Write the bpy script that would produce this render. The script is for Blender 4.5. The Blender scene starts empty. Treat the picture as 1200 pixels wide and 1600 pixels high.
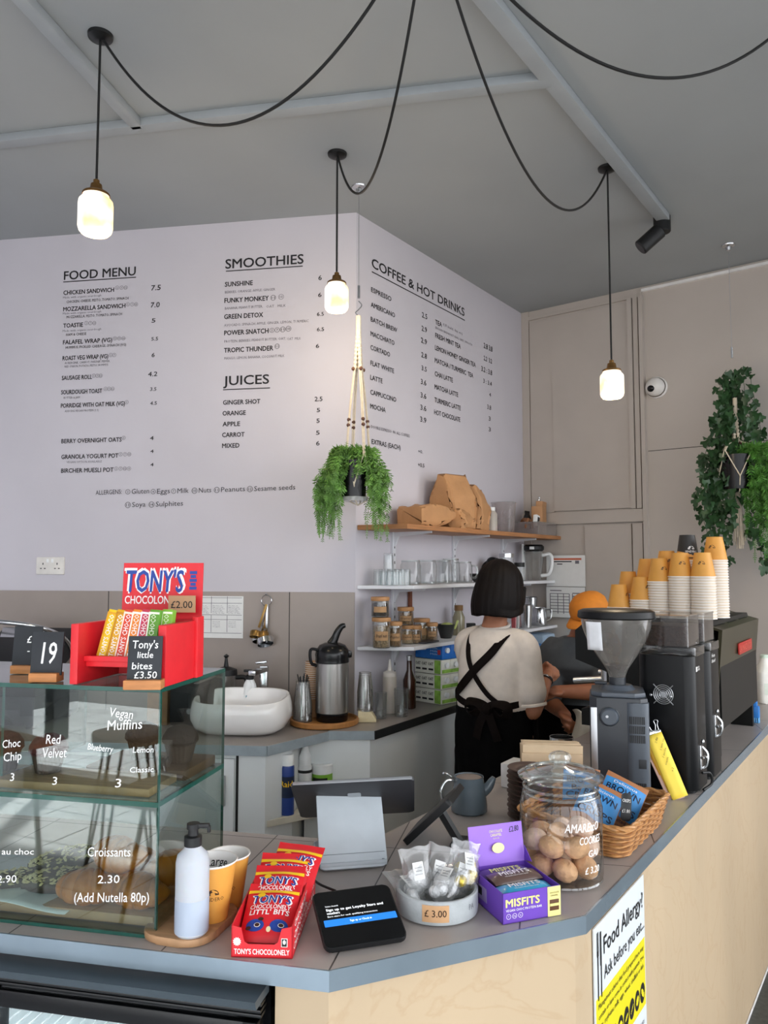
import bpy, bmesh, math, random
from math import sin, cos, pi, radians, sqrt, atan2
from mathutils import Vector, Matrix
random.seed(7)
S = bpy.context.scene
COL = S.collection

# ------------------------------------------------------------------ camera
CAMZ, FPX = 1.62, 1200.0
PITCH = math.atan(85.0 / FPX)
cam = bpy.data.objects.new('camera', bpy.data.cameras.new('camera'))
COL.objects.link(cam)
cam.location = (0, 0, CAMZ)
cam.rotation_euler = (pi / 2 + PITCH, 0, 0)
cam.data.sensor_width = 36.0
cam.data.lens = 27.0
cam.data.clip_start = 0.05
S.camera = cam

# ------------------------------------------------------------------ world, sun, exposure
S.view_settings.view_transform = 'Standard'
S.view_settings.look = 'None'
S.view_settings.gamma = 1.0
S.view_settings.use_curve_mapping = False
S.view_settings.exposure = 1.70
W = bpy.data.worlds.new('overcast_sky')
S.world = W
W.use_nodes = True
_n = W.node_tree.nodes
_bg = _n['Background']
_tc = _n.new('ShaderNodeTexCoord')
_sep = _n.new('ShaderNodeSeparateXYZ')
_cr = _n.new('ShaderNodeValToRGB')
_cr.color_ramp.elements[0].position = 0.40
_cr.color_ramp.elements[0].color = (0.42, 0.43, 0.45, 1)
_cr.color_ramp.elements[1].position = 0.52
_cr.color_ramp.elements[1].color = (0.93, 0.96, 1.0, 1)
_mp = _n.new('ShaderNodeMapRange')
_mp.inputs['From Min'].default_value = -1
W.node_tree.links.new(_tc.outputs['Generated'], _sep.inputs[0])
W.node_tree.links.new(_sep.outputs['Z'], _mp.inputs['Value'])
W.node_tree.links.new(_mp.outputs[0], _cr.inputs[0])
W.node_tree.links.new(_cr.outputs[0], _bg.inputs['Color'])
_mx = _n.new('ShaderNodeMapRange')          # the sky is brighter over the street on the right
_mx.inputs['From Min'].default_value = -1
_mx.inputs['To Min'].default_value = 0.55
_mx.inputs['To Max'].default_value = 1.75
W.node_tree.links.new(_sep.outputs['X'], _mx.inputs['Value'])
W.node_tree.links.new(_mx.outputs[0], _bg.inputs['Strength'])
sun = bpy.data.objects.new('sun', bpy.data.lights.new('sun', 'SUN'))
COL.objects.link(sun)
sun.data.energy = 6.0
sun.data.angle = radians(2)
sun.data.color = (1, 0.97, 0.92)
sun.rotation_euler = (radians(21), 0, radians(-30))
cy = S.cycles
cy.max_bounces = 8
cy.diffuse_bounces = 4
cy.glossy_bounces = 3
cy.transmission_bounces = 8
cy.transparent_max_bounces = 24
cy.caustics_reflective = False
cy.caustics_refractive = False
cy.sample_clamp_indirect = 4.0
cy.use_denoising = True

# ------------------------------------------------------------------ measuring from the camera
_FW = Vector((0, cos(PITCH), sin(PITCH)))
_UP = Vector((0, -sin(PITCH), cos(PITCH)))
EYE = Vector((0, 0, CAMZ))
def ray(px, py):
    return _FW * FPX + Vector((px - 600.0, 0, 0)) + _UP * (800.0 - py)
def at_z(px, py, z):
    d = ray(px, py)
    return EYE + d * ((z - CAMZ) / d.z)
def at_y(px, py, y):
    d = ray(px, py)
    return EYE + d * (y / d.y)
def on_plane(px, py, p0, n):
    d = ray(px, py)
    return EYE + d * ((Vector(p0) - EYE).dot(n) / d.dot(n))
def mpp(p):
    """metres per photo pixel at point p"""
    return (Vector(p) - EYE).dot(_FW) / FPX

# ------------------------------------------------------------------ materials
def lin(h):
    h = h.lstrip('#')
    o = []
    for i in (0, 2, 4):
        c = int(h[i:i + 2], 16) / 255.0
        o.append(c / 12.92 if c <= 0.04045 else ((c + 0.055) / 1.055) ** 2.4)
    return o + [1.0]
MATS = {}
def mat(name, col='808080', rough=0.5, metal=0.0, var=0.06, scale=25.0, bump=0.0, bscale=150.0, spec=0.5,
        emit=0.0, sss=0.0, coat=0.0, trans=0.0, ior=1.45, stretch=None, sheen=0.0):
    if name in MATS:
        return MATS[name]
    m = bpy.data.materials.new(name)
    m.use_nodes = True
    nt = m.node_tree
    b = nt.nodes['Principled BSDF']
    L = nt.links.new
    c = lin(col)
    tc = nt.nodes.new('ShaderNodeTexCoord')
    vec = tc.outputs['Object']
    if stretch:
        mp = nt.nodes.new('ShaderNodeMapping')
        mp.inputs['Scale'].default_value = stretch
        L(vec, mp.inputs[0])
        vec = mp.outputs[0]
    if var > 0:
        nz = nt.nodes.new('ShaderNodeTexNoise')
        nz.inputs['Scale'].default_value = scale
        nz.inputs['Detail'].default_value = 3
        L(vec, nz.inputs['Vector'])
        rp = nt.nodes.new('ShaderNodeValToRGB')
        rp.color_ramp.elements[0].position = 0.3
        rp.color_ramp.elements[1].position = 0.7
        rp.color_ramp.elements[0].color = [x * (1 - var) for x in c[:3]] + [1]
        rp.color_ramp.elements[1].color = [min(1, x * (1 + var)) for x in c[:3]] + [1]
        L(nz.outputs['Fac'], rp.inputs[0])
        L(rp.outputs[0], b.inputs['Base Color'])
        if emit:
            L(rp.outputs[0], b.inputs['Emission Color'])
    else:
        b.inputs['Base Color'].default_value = c
        if emit:
            b.inputs['Emission Color'].default_value = c
    b.inputs['Roughness'].default_value = rough
    b.inputs['Metallic'].default_value = metal
    b.inputs['Specular IOR Level'].default_value = spec
    b.inputs['Emission Strength'].default_value = emit
    b.inputs['Subsurface Weight'].default_value = sss
    b.inputs['Subsurface Radius'].default_value = (0.02, 0.01, 0.006)
    b.inputs['Coat Weight'].default_value = coat
    b.inputs['Transmission Weight'].default_value = trans
    b.inputs['IOR'].default_value = ior
    b.inputs['Sheen Weight'].default_value = sheen
    if bump > 0:
        n2 = nt.nodes.new('ShaderNodeTexNoise')
        n2.inputs['Scale'].default_value = bscale
        n2.inputs['Detail'].default_value = 4
        L(vec, n2.inputs['Vector'])
        bp = nt.nodes.new('ShaderNodeBump')
        bp.inputs['Strength'].default_value = bump
        bp.inputs['Distance'].default_value = 0.01
        L(n2.outputs['Fac'], bp.inputs['Height'])
        L(bp.outputs[0], b.inputs['Normal'])
    MATS[name] = m
    return m
def glass(name, tint='ffffff', refl=1.0, rough=0.02, haze=0.0, hazecol='ffffff', power=5.0, f0=0.04):
    """thin clear sheet: see-through with a facing dependent reflection"""
    if name in MATS:
        return MATS[name]
    m = bpy.data.materials.new(name)
    m.use_nodes = True
    nt = m.node_tree
    L = nt.links.new
    nt.nodes.remove(nt.nodes['Principled BSDF'])
    out = nt.nodes['Material Output']
    tr = nt.nodes.new('ShaderNodeBsdfTransparent')
    tr.inputs[0].default_value = lin(tint)
    gl = nt.nodes.new('ShaderNodeBsdfGlossy')
    gl.inputs['Roughness'].default_value = rough
    lw = nt.nodes.new('ShaderNodeLayerWeight')
    lw.inputs['Blend'].default_value = 0.5
    pw = nt.nodes.new('ShaderNodeMath'); pw.operation = 'POWER'
    pw.inputs[1].default_value = power
    L(lw.outputs['Facing'], pw.inputs[0])
    ml = nt.nodes.new('ShaderNodeMath'); ml.operation = 'MULTIPLY_ADD'
    ml.inputs[1].default_value = refl * (1 - f0)
    ml.inputs[2].default_value = f0 * refl
    ml.use_clamp = True
    L(pw.outputs[0], ml.inputs[0])
    mx = nt.nodes.new('ShaderNodeMixShader')
    L(ml.outputs[0], mx.inputs[0])
    src = tr.outputs[0]
    if haze > 0:
        df = nt.nodes.new('ShaderNodeBsdfDiffuse')
        df.inputs[0].default_value = lin(hazecol)
        tl = nt.nodes.new('ShaderNodeBsdfTranslucent')
        tl.inputs[0].default_value = lin(hazecol)
        ad = nt.nodes.new('ShaderNodeMixShader')
        ad.inputs[0].default_value = 0.5
        L(df.outputs[0], ad.inputs[1]); L(tl.outputs[0], ad.inputs[2])
        hm = nt.nodes.new('ShaderNodeMixShader')
        nz = nt.nodes.new('ShaderNodeTexNoise')
        nz.inputs['Scale'].default_value = 2.5
        mr = nt.nodes.new('ShaderNodeMapRange')
        mr.inputs['To Min'].default_value = haze * 0.7
        mr.inputs['To Max'].default_value = min(1, haze * 1.3)
        L(nz.outputs['Fac'], mr.inputs[0])
        L(mr.outputs[0], hm.inputs[0])
        L(tr.outputs[0], hm.inputs[1]); L(ad.outputs[0], hm.inputs[2])
        src = hm.outputs[0]
    L(src, mx.inputs[1]); L(gl.outputs[0], mx.inputs[2])
    L(mx.outputs[0], out.inputs['Surface'])
    MATS[name] = m
    return m

# ------------------------------------------------------------------ mesh building
ZAX = Vector((0, 0, 1))
def rotz(a): return Matrix.Rotation(a, 4, 'Z')
def rotx(a): return Matrix.Rotation(a, 4, 'X')
def roty(a): return Matrix.Rotation(a, 4, 'Y')
def tr(x, y=0, z=0): return Matrix.Translation(Vector((x, y, z)))
def frame(o, x, y):
    """matrix with origin o, local x and y axes (orthonormalised)"""
    x = Vector(x).normalized(); y = Vector(y); y = (y - x * y.dot(x)).normalized(); z = x.cross(y)
    return Matrix(((x.x, y.x, z.x, o[0]), (x.y, y.y, z.y, o[1]), (x.z, y.z, z.z, o[2]), (0, 0, 0, 1)))
_TXT = {}
def text2d(s, bold=0.0, space=1.0, res=3):
    k = (s, bold, space, res)
    if k not in _TXT:
        cu = bpy.data.curves.new('glyphs', 'FONT')
        cu.body = s
        cu.size = 1.0
        cu.offset = bold
        cu.space_character = space
        cu.space_line = 0.95
        cu.resolution_u = res
        cu.fill_mode = 'FRONT'
        ob = bpy.data.objects.new('glyphs', cu)
        me = bpy.data.meshes.new_from_object(ob)
        vs = [(v.co.x / 0.69, v.co.y / 0.69) for v in me.vertices]
        fs = [tuple(p.vertices) for p in me.polygons]
        bpy.data.objects.remove(ob); bpy.data.curves.remove(cu); bpy.data.meshes.remove(me)
        _TXT[k] = (vs, fs)
    return _TXT[k]
class MB:
    def __init__(self, M=None):
        self.v = []; self.f = []; self.mi = []; self.sm = []
        self.M = M or Matrix.Identity(4)
    def add(self, vs, fs, mi=0, sm=False, M=None):
        T = self.M @ M if M is not None else self.M
        o = len(self.v)
        self.v += [T @ Vector(p) for p in vs]
        for f in fs:
            self.f.append(tuple(i + o for i in f)); self.mi.append(mi); self.sm.append(sm)
        return self
    def box(self, c, s, M=None, mi=0, bev=0.0, seg=2):
        bm = bmesh.new()
        bmesh.ops.create_cube(bm, size=1.0)
        for v in bm.verts:
            v.co = Vector((v.co.x * s[0] + c[0], v.co.y * s[1] + c[1], v.co.z * s[2] + c[2]))
        if bev > 0:
            bev = min(bev, min(abs(x) for x in s) * 0.49)
            bmesh.ops.bevel(bm, geom=bm.edges[:] , offset=bev, segments=seg, profile=0.6, affect='EDGES')
        bm.verts.index_update()
        self.add([v.co.copy() for v in bm.verts], [tuple(v.index for v in f.verts) for f in bm.faces], mi, bev > 0, M)
        bm.free()
        return self
    def prism(self, poly, z0, z1, mi=0, M=None, bev=0.0, sm=False, cap=True):
        """poly: ccw 2D points, extruded along z"""
        n = len(poly)
        a = sum(poly[i][0] * poly[(i + 1) % n][1] - poly[(i + 1) % n][0] * poly[i][1] for i in range(n))
        if a < 0: poly = poly[::-1]
        if bev > 0:
            bm = bmesh.new()
            lo = [bm.verts.new((p[0], p[1], z0)) for p in poly]
            hi = [bm.verts.new((p[0], p[1], z1)) for p in poly]
            bm.faces.new(lo[::-1]); bm.faces.new(hi)
            for i in range(n):
                bm.faces.new((lo[i], lo[(i + 1) % n], hi[(i + 1) % n], hi[i]))
            ed = [e for e in bm.edges if len(set(v.co.z for v in e.verts)) == 1]
            bmesh.ops.bevel(bm, geom=ed, offset=bev, segments=2, profile=0.6, affect='EDGES')
            bm.verts.index_update()
            self.add([v.co.copy() for v in bm.verts], [tuple(v.index for v in f.verts) for f in bm.faces], mi, True, M)
            bm.free()
            return self
        vs = [(p[0], p[1], z0) for p in poly] + [(p[0], p[1], z1) for p in poly]
        fs = [(i, (i + 1) % n, n + (i + 1) % n, n + i) for i in range(n)]
        if cap: fs += [tuple(range(n - 1, -1, -1)), tuple(range(n, 2 * n))]
        return self.add(vs, fs, mi, sm, M)
    def lathe(self, prof, c=(0, 0, 0), seg=32, M=None, mi=0, sx=1.0, sy=1.0, sm=True, a0=0.0, a1=2 * pi):
        full = abs(a1 - a0 - 2 * pi) < 1e-6
        n = seg if full else seg + 1
        vs = []; fs = []
        rings = []
        for r, z in prof:
            if abs(r) < 1e-6:
                rings.append([len(vs)]); vs.append((c[0], c[1], c[2] + z))
            else:
                st = len(vs)
                for i in range(n):
                    a = a0 + (a1 - a0) * i / seg
                    vs.append((c[0] + r * cos(a) * sx, c[1] + r * sin(a) * sy, c[2] + z))
                rings.append(list(range(st, st + n)))
        for A, B in zip(rings, rings[1:]):
            for i in range(seg):
                j = (i + 1) % n if full else i + 1
                if len(A) == 1 and len(B) == 1: continue
                if len(A) == 1: fs.append((A[0], B[j], B[i]))
                elif len(B) == 1: fs.append((A[i], A[j], B[0]))
                else: fs.append((A[i], A[j], B[j], B[i]))
        return self.add(vs, fs, mi, sm, M)
    def cyl(self, c, r, h, seg=24, M=None, mi=0, r2=None, bev=0.0):
        r2 = r if r2 is None else r2
        if bev > 0:
            p = [(0, 0), (r - bev, 0), (r, bev), (r2, h - bev), (r2 - bev, h), (0, h)]
        else:
            p = [(0, 0), (r, 0), (r2, h), (0, h)]
        return self.lathe(p, c, seg, M, mi)
    def ell(self, c, r, M=None, mi=0, seg=20, rings=12):
        prof = [(max(0.0, sin(pi * i / rings)), -cos(pi * i / rings)) for i in range(rings + 1)]
        prof[0] = (0, -1); prof[-1] = (0, 1)
        T = tr(*c) @ (M or Matrix.Identity(4)) @ Matrix.Diagonal((r[0], r[1], r[2], 1))
        return self.lathe(prof, (0, 0, 0), seg, T, mi)
    def tube(self, pts, r, seg=8, mi=0, M=None, closed=False, cap=True, flat=1.0, up=None):
        P = [Vector(p) for p in pts]
        n = len(P)
        R = r if isinstance(r, (list, tuple)) else [r] * n
        vs = []; fs = []
        T = []
        for i in range(n):
            if closed: t = P[(i + 1) % n] - P[i - 1]
            else: t = P[min(i + 1, n - 1)] - P[max(i - 1, 0)]
            T.append(t.normalized() if t.length > 1e-9 else Vector((0, 0, 1)))
        nrm = Vector(up) if up is not None else (Vector((0, 0, 1)) if abs(T[0].z) < 0.9 else Vector((1, 0, 0)))
        for i in range(n):
            nn = nrm - T[i] * nrm.dot(T[i])
            if nn.length < 1e-6:
                nn = T[i].orthogonal()
            nn.normalize()
            if up is None: nrm = nn
            b = T[i].cross(nn)
            for k in range(seg):
                a = 2 * pi * k / seg
                vs.append(P[i] + nn * (cos(a) * R[i] * flat) + b * (sin(a) * R[i]))
        m = n if closed else n - 1
        for i in range(m):
            j = (i + 1) % n
            for k in range(seg):
                l = (k + 1) % seg
                fs.append((i * seg + k, i * seg + l, j * seg + l, j * seg + k))
        if cap and not closed:
            fs.append(tuple(range(seg - 1, -1, -1)))
            fs.append(tuple((n - 1) * seg + k for k in range(seg)))
        return self.add(vs, fs, mi, True, M)
    def loft(self, rings, mi=0, M=None, cap=True, sm=True, closed=True):
        n = len(rings[0]); vs = []; fs = []
        for r in rings: vs += [Vector(p) for p in r]
        for i in range(len(rings) - 1):
            for k in range(n if closed else n - 1):
                l = (k + 1) % n
                fs.append((i * n + k, i * n + l, (i + 1) * n + l, (i + 1) * n + k))
        if cap and closed:
            fs.append(tuple(range(n - 1, -1, -1)))
            fs.append(tuple((len(rings) - 1) * n + k for k in range(n)))
        return self.add(vs, fs, mi, sm, M)
    def grid(self, fn, nu, nv, mi=0, M=None, sm=True):
        vs = [fn(i / nu, j / nv) for j in range(nv + 1) for i in range(nu + 1)]
        fs = [(j * (nu + 1) + i, j * (nu + 1) + i + 1, (j + 1) * (nu + 1) + i + 1, (j + 1) * (nu + 1) + i) for j in range(nv) for i in range(nu)]
        return self.add(vs, fs, mi, sm, M)
    def text(self, s, M, h, w=None, mi=0, bold=0.0, align='L', space=1.0, fn=None, shear=0.0, res=3):
        """writing in the local x,y plane of M; h = height of a capital, w = full width"""
        vs, fs = text2d(s, 0.0, space, res)
        if not vs: return self
        x0 = min(p[0] for p in vs); x1 = max(p[0] for p in vs)
        sx = h if w is None else w / max(1e-6, x1 - x0)
        off = {'L': 0.0, 'C': -0.5, 'R': -1.0}[align] * (x1 - x0)
        q = [((p[0] - x0 + off) * sx + p[1] * h * shear, p[1] * h) for p in vs]
        e = bold * h * 0.9          # heavier strokes: the glyphs are laid three times around their own outline
        for k in range(3 if bold > 0.004 else 1):
            dx, dy = (e * cos(2.094 * k + 0.5), e * sin(2.094 * k + 0.5)) if bold > 0.004 else (0, 0)
            self.add([fn(p[0] + dx, p[1] + dy) if fn else (p[0] + dx, p[1] + dy, k * 0.00004) for p in q], fs, mi, False, M)
        return self
    def build(self, name, mats, parent=None, ang=38, M=None, solid=0.0):
        me = bpy.data.meshes.new(name)
        me.from_pydata([tuple(p) for p in self.v], [], self.f)
        ms = mats if isinstance(mats, (list, tuple)) else [mats]
        for m in ms: me.materials.append(m)
        for p, k, s in zip(me.polygons, self.mi, self.sm):
            p.material_index = min(k, len(ms) - 1); p.use_smooth = s
        if any(self.sm):
            me.set_sharp_from_angle(angle=radians(ang))
        me.update()
        o = bpy.data.objects.new(name, me)
        COL.objects.link(o)
        if parent: o.parent = parent
        if M is not None: o.matrix_local = M
        if solid:
            md = o.modifiers.new('thickness', 'SOLIDIFY'); md.thickness = abs(solid); md.offset = -1 if solid > 0 else 1
        return o
def tag(o, label, cat, group=None, kind=None):
    if label: o['label'] = label
    if cat: o['category'] = cat
    if group: o['group'] = group
    if kind: o['kind'] = kind
    return o
def thing(name, label, cat, loc=(0, 0, 0), rz=0.0, group=None, M=None):
    o = bpy.data.objects.new(name, None)
    o.empty_display_size = 0.05
    COL.objects.link(o)
    if M is not None: o.matrix_world = M
    else:
        o.location = loc; o.rotation_euler = (0, 0, rz)
    return tag(o, label, cat, group)
def struct(name, mb, m, parent=None):
    o = mb.build(name, m, parent)
    o['kind'] = 'structure'
    return o
def copytree(o, parent=None):
    c = o.copy()
    COL.objects.link(c)
    if parent is not None:
        c.parent = parent
    for ch in list(o.children):
        copytree(ch, c)
    return c
def dup(o, loc=None, rz=None, label=None, group=None, M=None):
    c = copytree(o)
    if M is not None: c.matrix_world = M
    if loc is not None: c.location = loc
    if rz is not None: c.rotation_euler = (0, 0, rz)
    if label: c['label'] = label
    if group: c['group'] = group
    return c
def arc(pts, n=8):
    """Catmull-Rom through pts"""
    P = [Vector(p) for p in pts]
    P = [P[0] * 2 - P[1]] + P + [P[-1] * 2 - P[-2]]
    out = []
    for i in range(1, len(P) - 2):
        for k in range(n):
            t = k / n
            a, b, c, d = P[i - 1:i + 3]
            out.append(0.5 * ((2 * b) + (c - a) * t + (2 * a - 5 * b + 4 * c - d) * t * t + (3 * b - a - 3 * c + d) * t ** 3))
    out.append(P[-2])
    return out
def rrect(w, d, r, n=5, cx=0, cy=0):
    o = []
    for sx, sy, a in ((1, 1, 0), (-1, 1, 90), (-1, -1, 180), (1, -1, 270)):
        for i in range(n + 1):
            t = radians(a + 90 * i / n)
            o.append((cx + sx * (w / 2 - r) + r * cos(t), cy + sy * (d / 2 - r) + r * sin(t)))
    return o
def frozen(o, name, mats, parent=None):
    """bake an object's modifiers into a plain mesh object"""
    bpy.context.view_layer.update()
    dg = bpy.context.evaluated_depsgraph_get()
    me = bpy.data.meshes.new_from_object(o.evaluated_get(dg))
    bpy.data.objects.remove(o)
    me.materials.clear()
    for m in (mats if isinstance(mats, (list, tuple)) else [mats]): me.materials.append(m)
    for p in me.polygons: p.use_smooth = True
    n = bpy.data.objects.new(name, me)
    COL.objects.link(n)
    if parent: n.parent = parent
    return n
# ================================================================== THE ROOM
CEIL = 3.397
CT = 0.96          # serving counter top
WT = 0.90          # back worktop
def V2(p, z=0.0): return Vector((p[0], p[1], z))
K = Vector((-0.139, 3.75, 0))           # outer corner of the two white menu walls
KB = Vector((0.97, 5.30, 0))            # inner corner behind the shelves
uF = (K - Vector((-2.096, 4.077, 0))).normalized()     # along the food menu wall, to the right
nF = Vector((uF.y, -uF.x, 0))
uC = (KB - K).normalized()                              # along the coffee menu wall, away
nC = Vector((uC.y, -uC.x, 0))
uG = (Vector((2.227, 4.339, 0)) - KB).normalized()     # along the grey wall, to the right
nG = Vector((uG.y, -uG.x, 0))

M_white = mat('white_wall_paint', 'cac6cd', 0.75, var=0.03, scale=2.2, bump=0.04, bscale=60)
M_ceil = mat('grey_ceiling_paint', '9a9e9f', 0.62, var=0.06, scale=1.3, bump=0.12, bscale=4)
M_batten = mat('grey_batten_paint', '999ea1', 0.55, var=0.05, scale=6)
M_greywall = mat('warm_grey_panel_paint', 'b9b0a8', 0.6, var=0.03, scale=3, bump=0.03, bscale=40)
M_greytrim = mat('warm_grey_trim_paint', 'b6ada5', 0.55, var=0.03, scale=5)
M_splash = mat('taupe_splashback', '9c918a', 0.35, var=0.05, scale=5)
M_joint = mat('dark_joint', '4a4644', 0.8)
M_whitetrim = mat('white_gloss_trim', 'e8e6e4', 0.4)
M_ink = mat('black_wall_lettering', '1d1b1f', 0.6, var=0)
M_ink_grey = mat('grey_small_lettering', '6f6c73', 0.6, var=0)
M_ink_mid = mat('worn_lettering', '423f45', 0.6, var=0)

def slab(mb, a, b, z0, z1, n, t, off=0.0, mi=0):
    """upright slab between plan points a and b, front face toward n, thickness t behind it"""
    a = V2(a); b = V2(b); n = Vector(n)
    f = n * off; k = n * (off - t)
    mb.add([a + f + Vector((0, 0, z0)), b + f + Vector((0, 0, z0)), b + f + Vector((0, 0, z1)), a + f + Vector((0, 0, z1)),
            a + k + Vector((0, 0, z0)), b + k + Vector((0, 0, z0)), b + k + Vector((0, 0, z1)), a + k + Vector((0, 0, z1))],
           [(0, 1, 2, 3), (5, 4, 7, 6), (4, 0, 3, 7), (1, 5, 6, 2), (3, 2, 6, 7), (4, 5, 1, 0)], mi)
    return mb

# floor: pale tiles in the seating area, dark boards beside the counter
def floor_mat(name, c1, c2, sz, rough):
    m = mat(name, c1, rough, var=0)
    nt = m.node_tree; b = nt.nodes['Principled BSDF']
    tc = nt.nodes.new('ShaderNodeTexCoord')
    br = nt.nodes.new('ShaderNodeTexBrick')
    br.offset = 0.0
    br.inputs['Color1'].default_value = lin(c1); br.inputs['Color2'].default_value = lin(c1)
    br.inputs['Mortar'].default_value = lin(c2)
    br.inputs['Scale'].default_value = 1.0
    br.inputs['Mortar Size'].default_value = 0.006
    br.inputs['Brick Width'].default_value = sz; br.inputs['Row Height'].default_value = sz
    nt.links.new(tc.outputs['Object'], br.inputs['Vector'])
    nt.links.new(br.outputs['Color'], b.inputs['Base Color'])
    return m
mb = MB(); mb.box((-2.95, 1.0, -0.05), (7.5, 11.0, 0.1))
struct('floor', mb, floor_mat('pale_floor_tiles', 'c6cace', '5b5f63', 0.45, 0.35))
mb = MB(); mb.box((2.70, 1.0, -0.05), (3.8, 11.0, 0.1))
struct('floor_entrance', mb, mat('dark_floor', '43443f', 0.7, var=0.2, scale=60))
mb = MB(); mb.box((-0.45, 2.3, CEIL + 0.06), (7.9, 8.15, 0.12))
struct('ceiling', mb, M_ceil)
def batten(name, p, q, w, d=0.035):
    a = at_z(p[0], p[1], CEIL); b = at_z(q[0], q[1], CEIL)
    t = (b - a).normalized(); s = t.cross(ZAX)
    mb = MB(frame((a + b) / 2, t, s))
    mb.box((0, 0, d / 2 if t.cross(s).z < 0 else -d / 2), ((b - a).length, w, d), bev=0.006)
    struct(name, mb, M_batten)
batten('trim_1', (-30, 218), (866, 116), 0.055)
batten('trim_2', (712, -70), (1037, 336), 0.06)
batten('trim_3', (-5, -55), (216, 190), 0.05)

# white menu walls
FL = K - uF * 3.6
mb = MB(); slab(mb, FL, K, 0, CEIL, nF, 0.15)
wall_food = struct('wall_food_menu', mb, M_white)
mb = MB(); slab(mb, K, KB, 0, CEIL, nC, 0.12)
wall_coffee = struct('wall_coffee_menu', mb, M_white)
GR = KB + uG * 4.2
mb = MB(); slab(mb, KB - uG * 0.1, GR, 0, CEIL, nG, 0.15)
wall_grey = struct('wall_grey', mb, M_greywall)
# shop front behind the camera: low wall, head, mullions; daylight comes through
M_front = mat('shopfront_paint', '55575a', 0.5)
FY = -1.7
mb = MB()
mb.box((-1.2, FY, 0.07), (9.4, 0.14, 0.14)); mb.box((-1.2, FY, 3.2), (9.4, 0.14, 0.5))
for x in (-5.6, -4.0, -2.2, -0.5, 1.1, 2.4, 3.4): mb.box((x, FY, 1.7), (0.09, 0.14, 2.7))
struct('window_1', mb, M_front)
mb = MB(); mb.box((-4.3, 1.4, CEIL / 2), (0.12, 6.2, CEIL)); struct('wall_left_light_block', mb, M_white)  # unseen wall, added to shut out daylight from the left and bounce some back
mb = MB()
mb.box((3.4, 0.75, 0.15), (0.12, 4.8, 0.3)); mb.box((3.4, 0.75, 3.3), (0.12, 4.8, 0.25))
for y in (-1.6, -0.1, 1.5, 3.1): mb.box((3.4, y, 1.7), (0.12, 0.09, 2.95))
struct('window_2', mb, M_front)
# taupe splashback along the food wall
zs = on_plane(280, 924, K, nF).z
mb = MB(); slab(mb, FL, K - uF * 0.003, WT - 0.02, zs, nF, 0.012, 0.012)
struct('wall_splashback', mb, M_splash)
mb = MB()
for px in (453, 170):
    p = on_plane(px, 1000, K, nF)
    slab(mb, p - uF * 0.002, p + uF * 0.002, WT, zs, nF, 0.004, 0.0135)
struct('trim_4', mb, M_joint)

# grey wall mouldings
def gpt(px, py): return on_plane(px, py, KB, nG)
def gboard(name, x0, x1, y0, y1, t, m=None, off=0.0):
    """x0..x1, y0..y1 in photo pixels read at the wall"""
    a = gpt(x0, (y0 + y1) / 2); b = gpt(x1, (y0 + y1) / 2)
    z1 = gpt((x0 + x1) / 2, y0).z; z0 = gpt((x0 + x1) / 2, y1).z
    mb = MB(); slab(mb, a, b, z0, z1, nG, t, t + off)
    struct(name, mb, m or M_greytrim)
z_t = gpt(930, 480).z
def gb(name, x0, x1, z0, z1, t, m=None):
    a = gpt(x0, 700); b = gpt(x1, 700)
    mb = MB(); slab(mb, a, b, z0, z1, nG, t, t); struct(name, mb, m or M_greytrim)
zr1 = gpt(945, 797).z; zr0 = gpt(945, 817).z
gb('trim_5', 831, 866, zr1, z_t - 0.02, 0.012)
gb('trim_6', 866.6, 986, zr1 + 0.006, z_t - 0.02, 0.020)
gb('trim_7', 987, 994, zr1, z_t, 0.036)
gb('trim_8', 995.5, 1003, zr1, z_t, 0.028)
gb('trim_9', 1005.5, 1011.5, 0.0, z_t, 0.04)
gb('trim_10', 818, 1004.5, zr0, zr1 - 0.004, 0.030)
gb('trim_11', 818, 829.5, 0, CEIL, 0.010)
gb('trim_12', 829.5, 1009, z_t + 0.002, CEIL - 0.04, 0.012)
gb('trim_13', 913, 985, 0.3, zr0 - 0.012, 0.018)
gb('trim_14', 988, 1003, 0.3, zr0 - 0.012, 0.028)
mb = MB(); a = gpt(1013, 705); b = a + uG * 2.3
slab(mb, a, b, a.z - 0.002, a.z + 0.002, nG, 0.002, 0.002); struct('trim_15', mb, M_joint)
mb = MB(); slab(mb, KB + uG * 0.85, GR, CEIL - 0.035, CEIL - 0.018, nG, 0.02, 0.02); struct('trim_16', mb, M_whitetrim)

# ------------------------------------------------------------------ painted menus
def wfit(px0, py0, px1, P0, u, n):
    """wall point at photo pixel, and the run along the wall to the pixel column px1"""
    a = on_plane(px0, py0, P0, n)
    lo, hi = 0.0, 4.0
    for _ in range(40):
        m = (lo + hi) / 2
        q = a + u * m
        d = q - EYE
        x = 600 + FPX * d.x / d.dot(_FW)
        if x < px1: lo = m
        else: hi = m
    return a, lo
def wtext(mb, s, px0, py0, px1, hpx, P0, u, n, bold=0.0, mi=0, align='L', space=1.0, shear=0.0, tilt=0.0, res=3):
    a, w = wfit(px0, py0, px1, P0, u, n)
    uu = (u + Vector((0, 0, tilt))).normalized()
    M = frame(a + n * 0.0015, uu, Vector((0, 0, 1)))
    mb.text(s, M, hpx * mpp(a), w, mi, bold, align, space, shear=shear, res=res)
    return a, w
def wline(mb, px0, py0, px1, tpx, P0, u, n, mi=0):
    a, w = wfit(px0, py0, px1, P0, u, n)
    h = tpx * mpp(a)
    mb.box((w / 2, 0, 0), (w, h, 0.001), frame(a + n * 0.0012, u, Vector((0, 0, 1))), mi)
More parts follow.
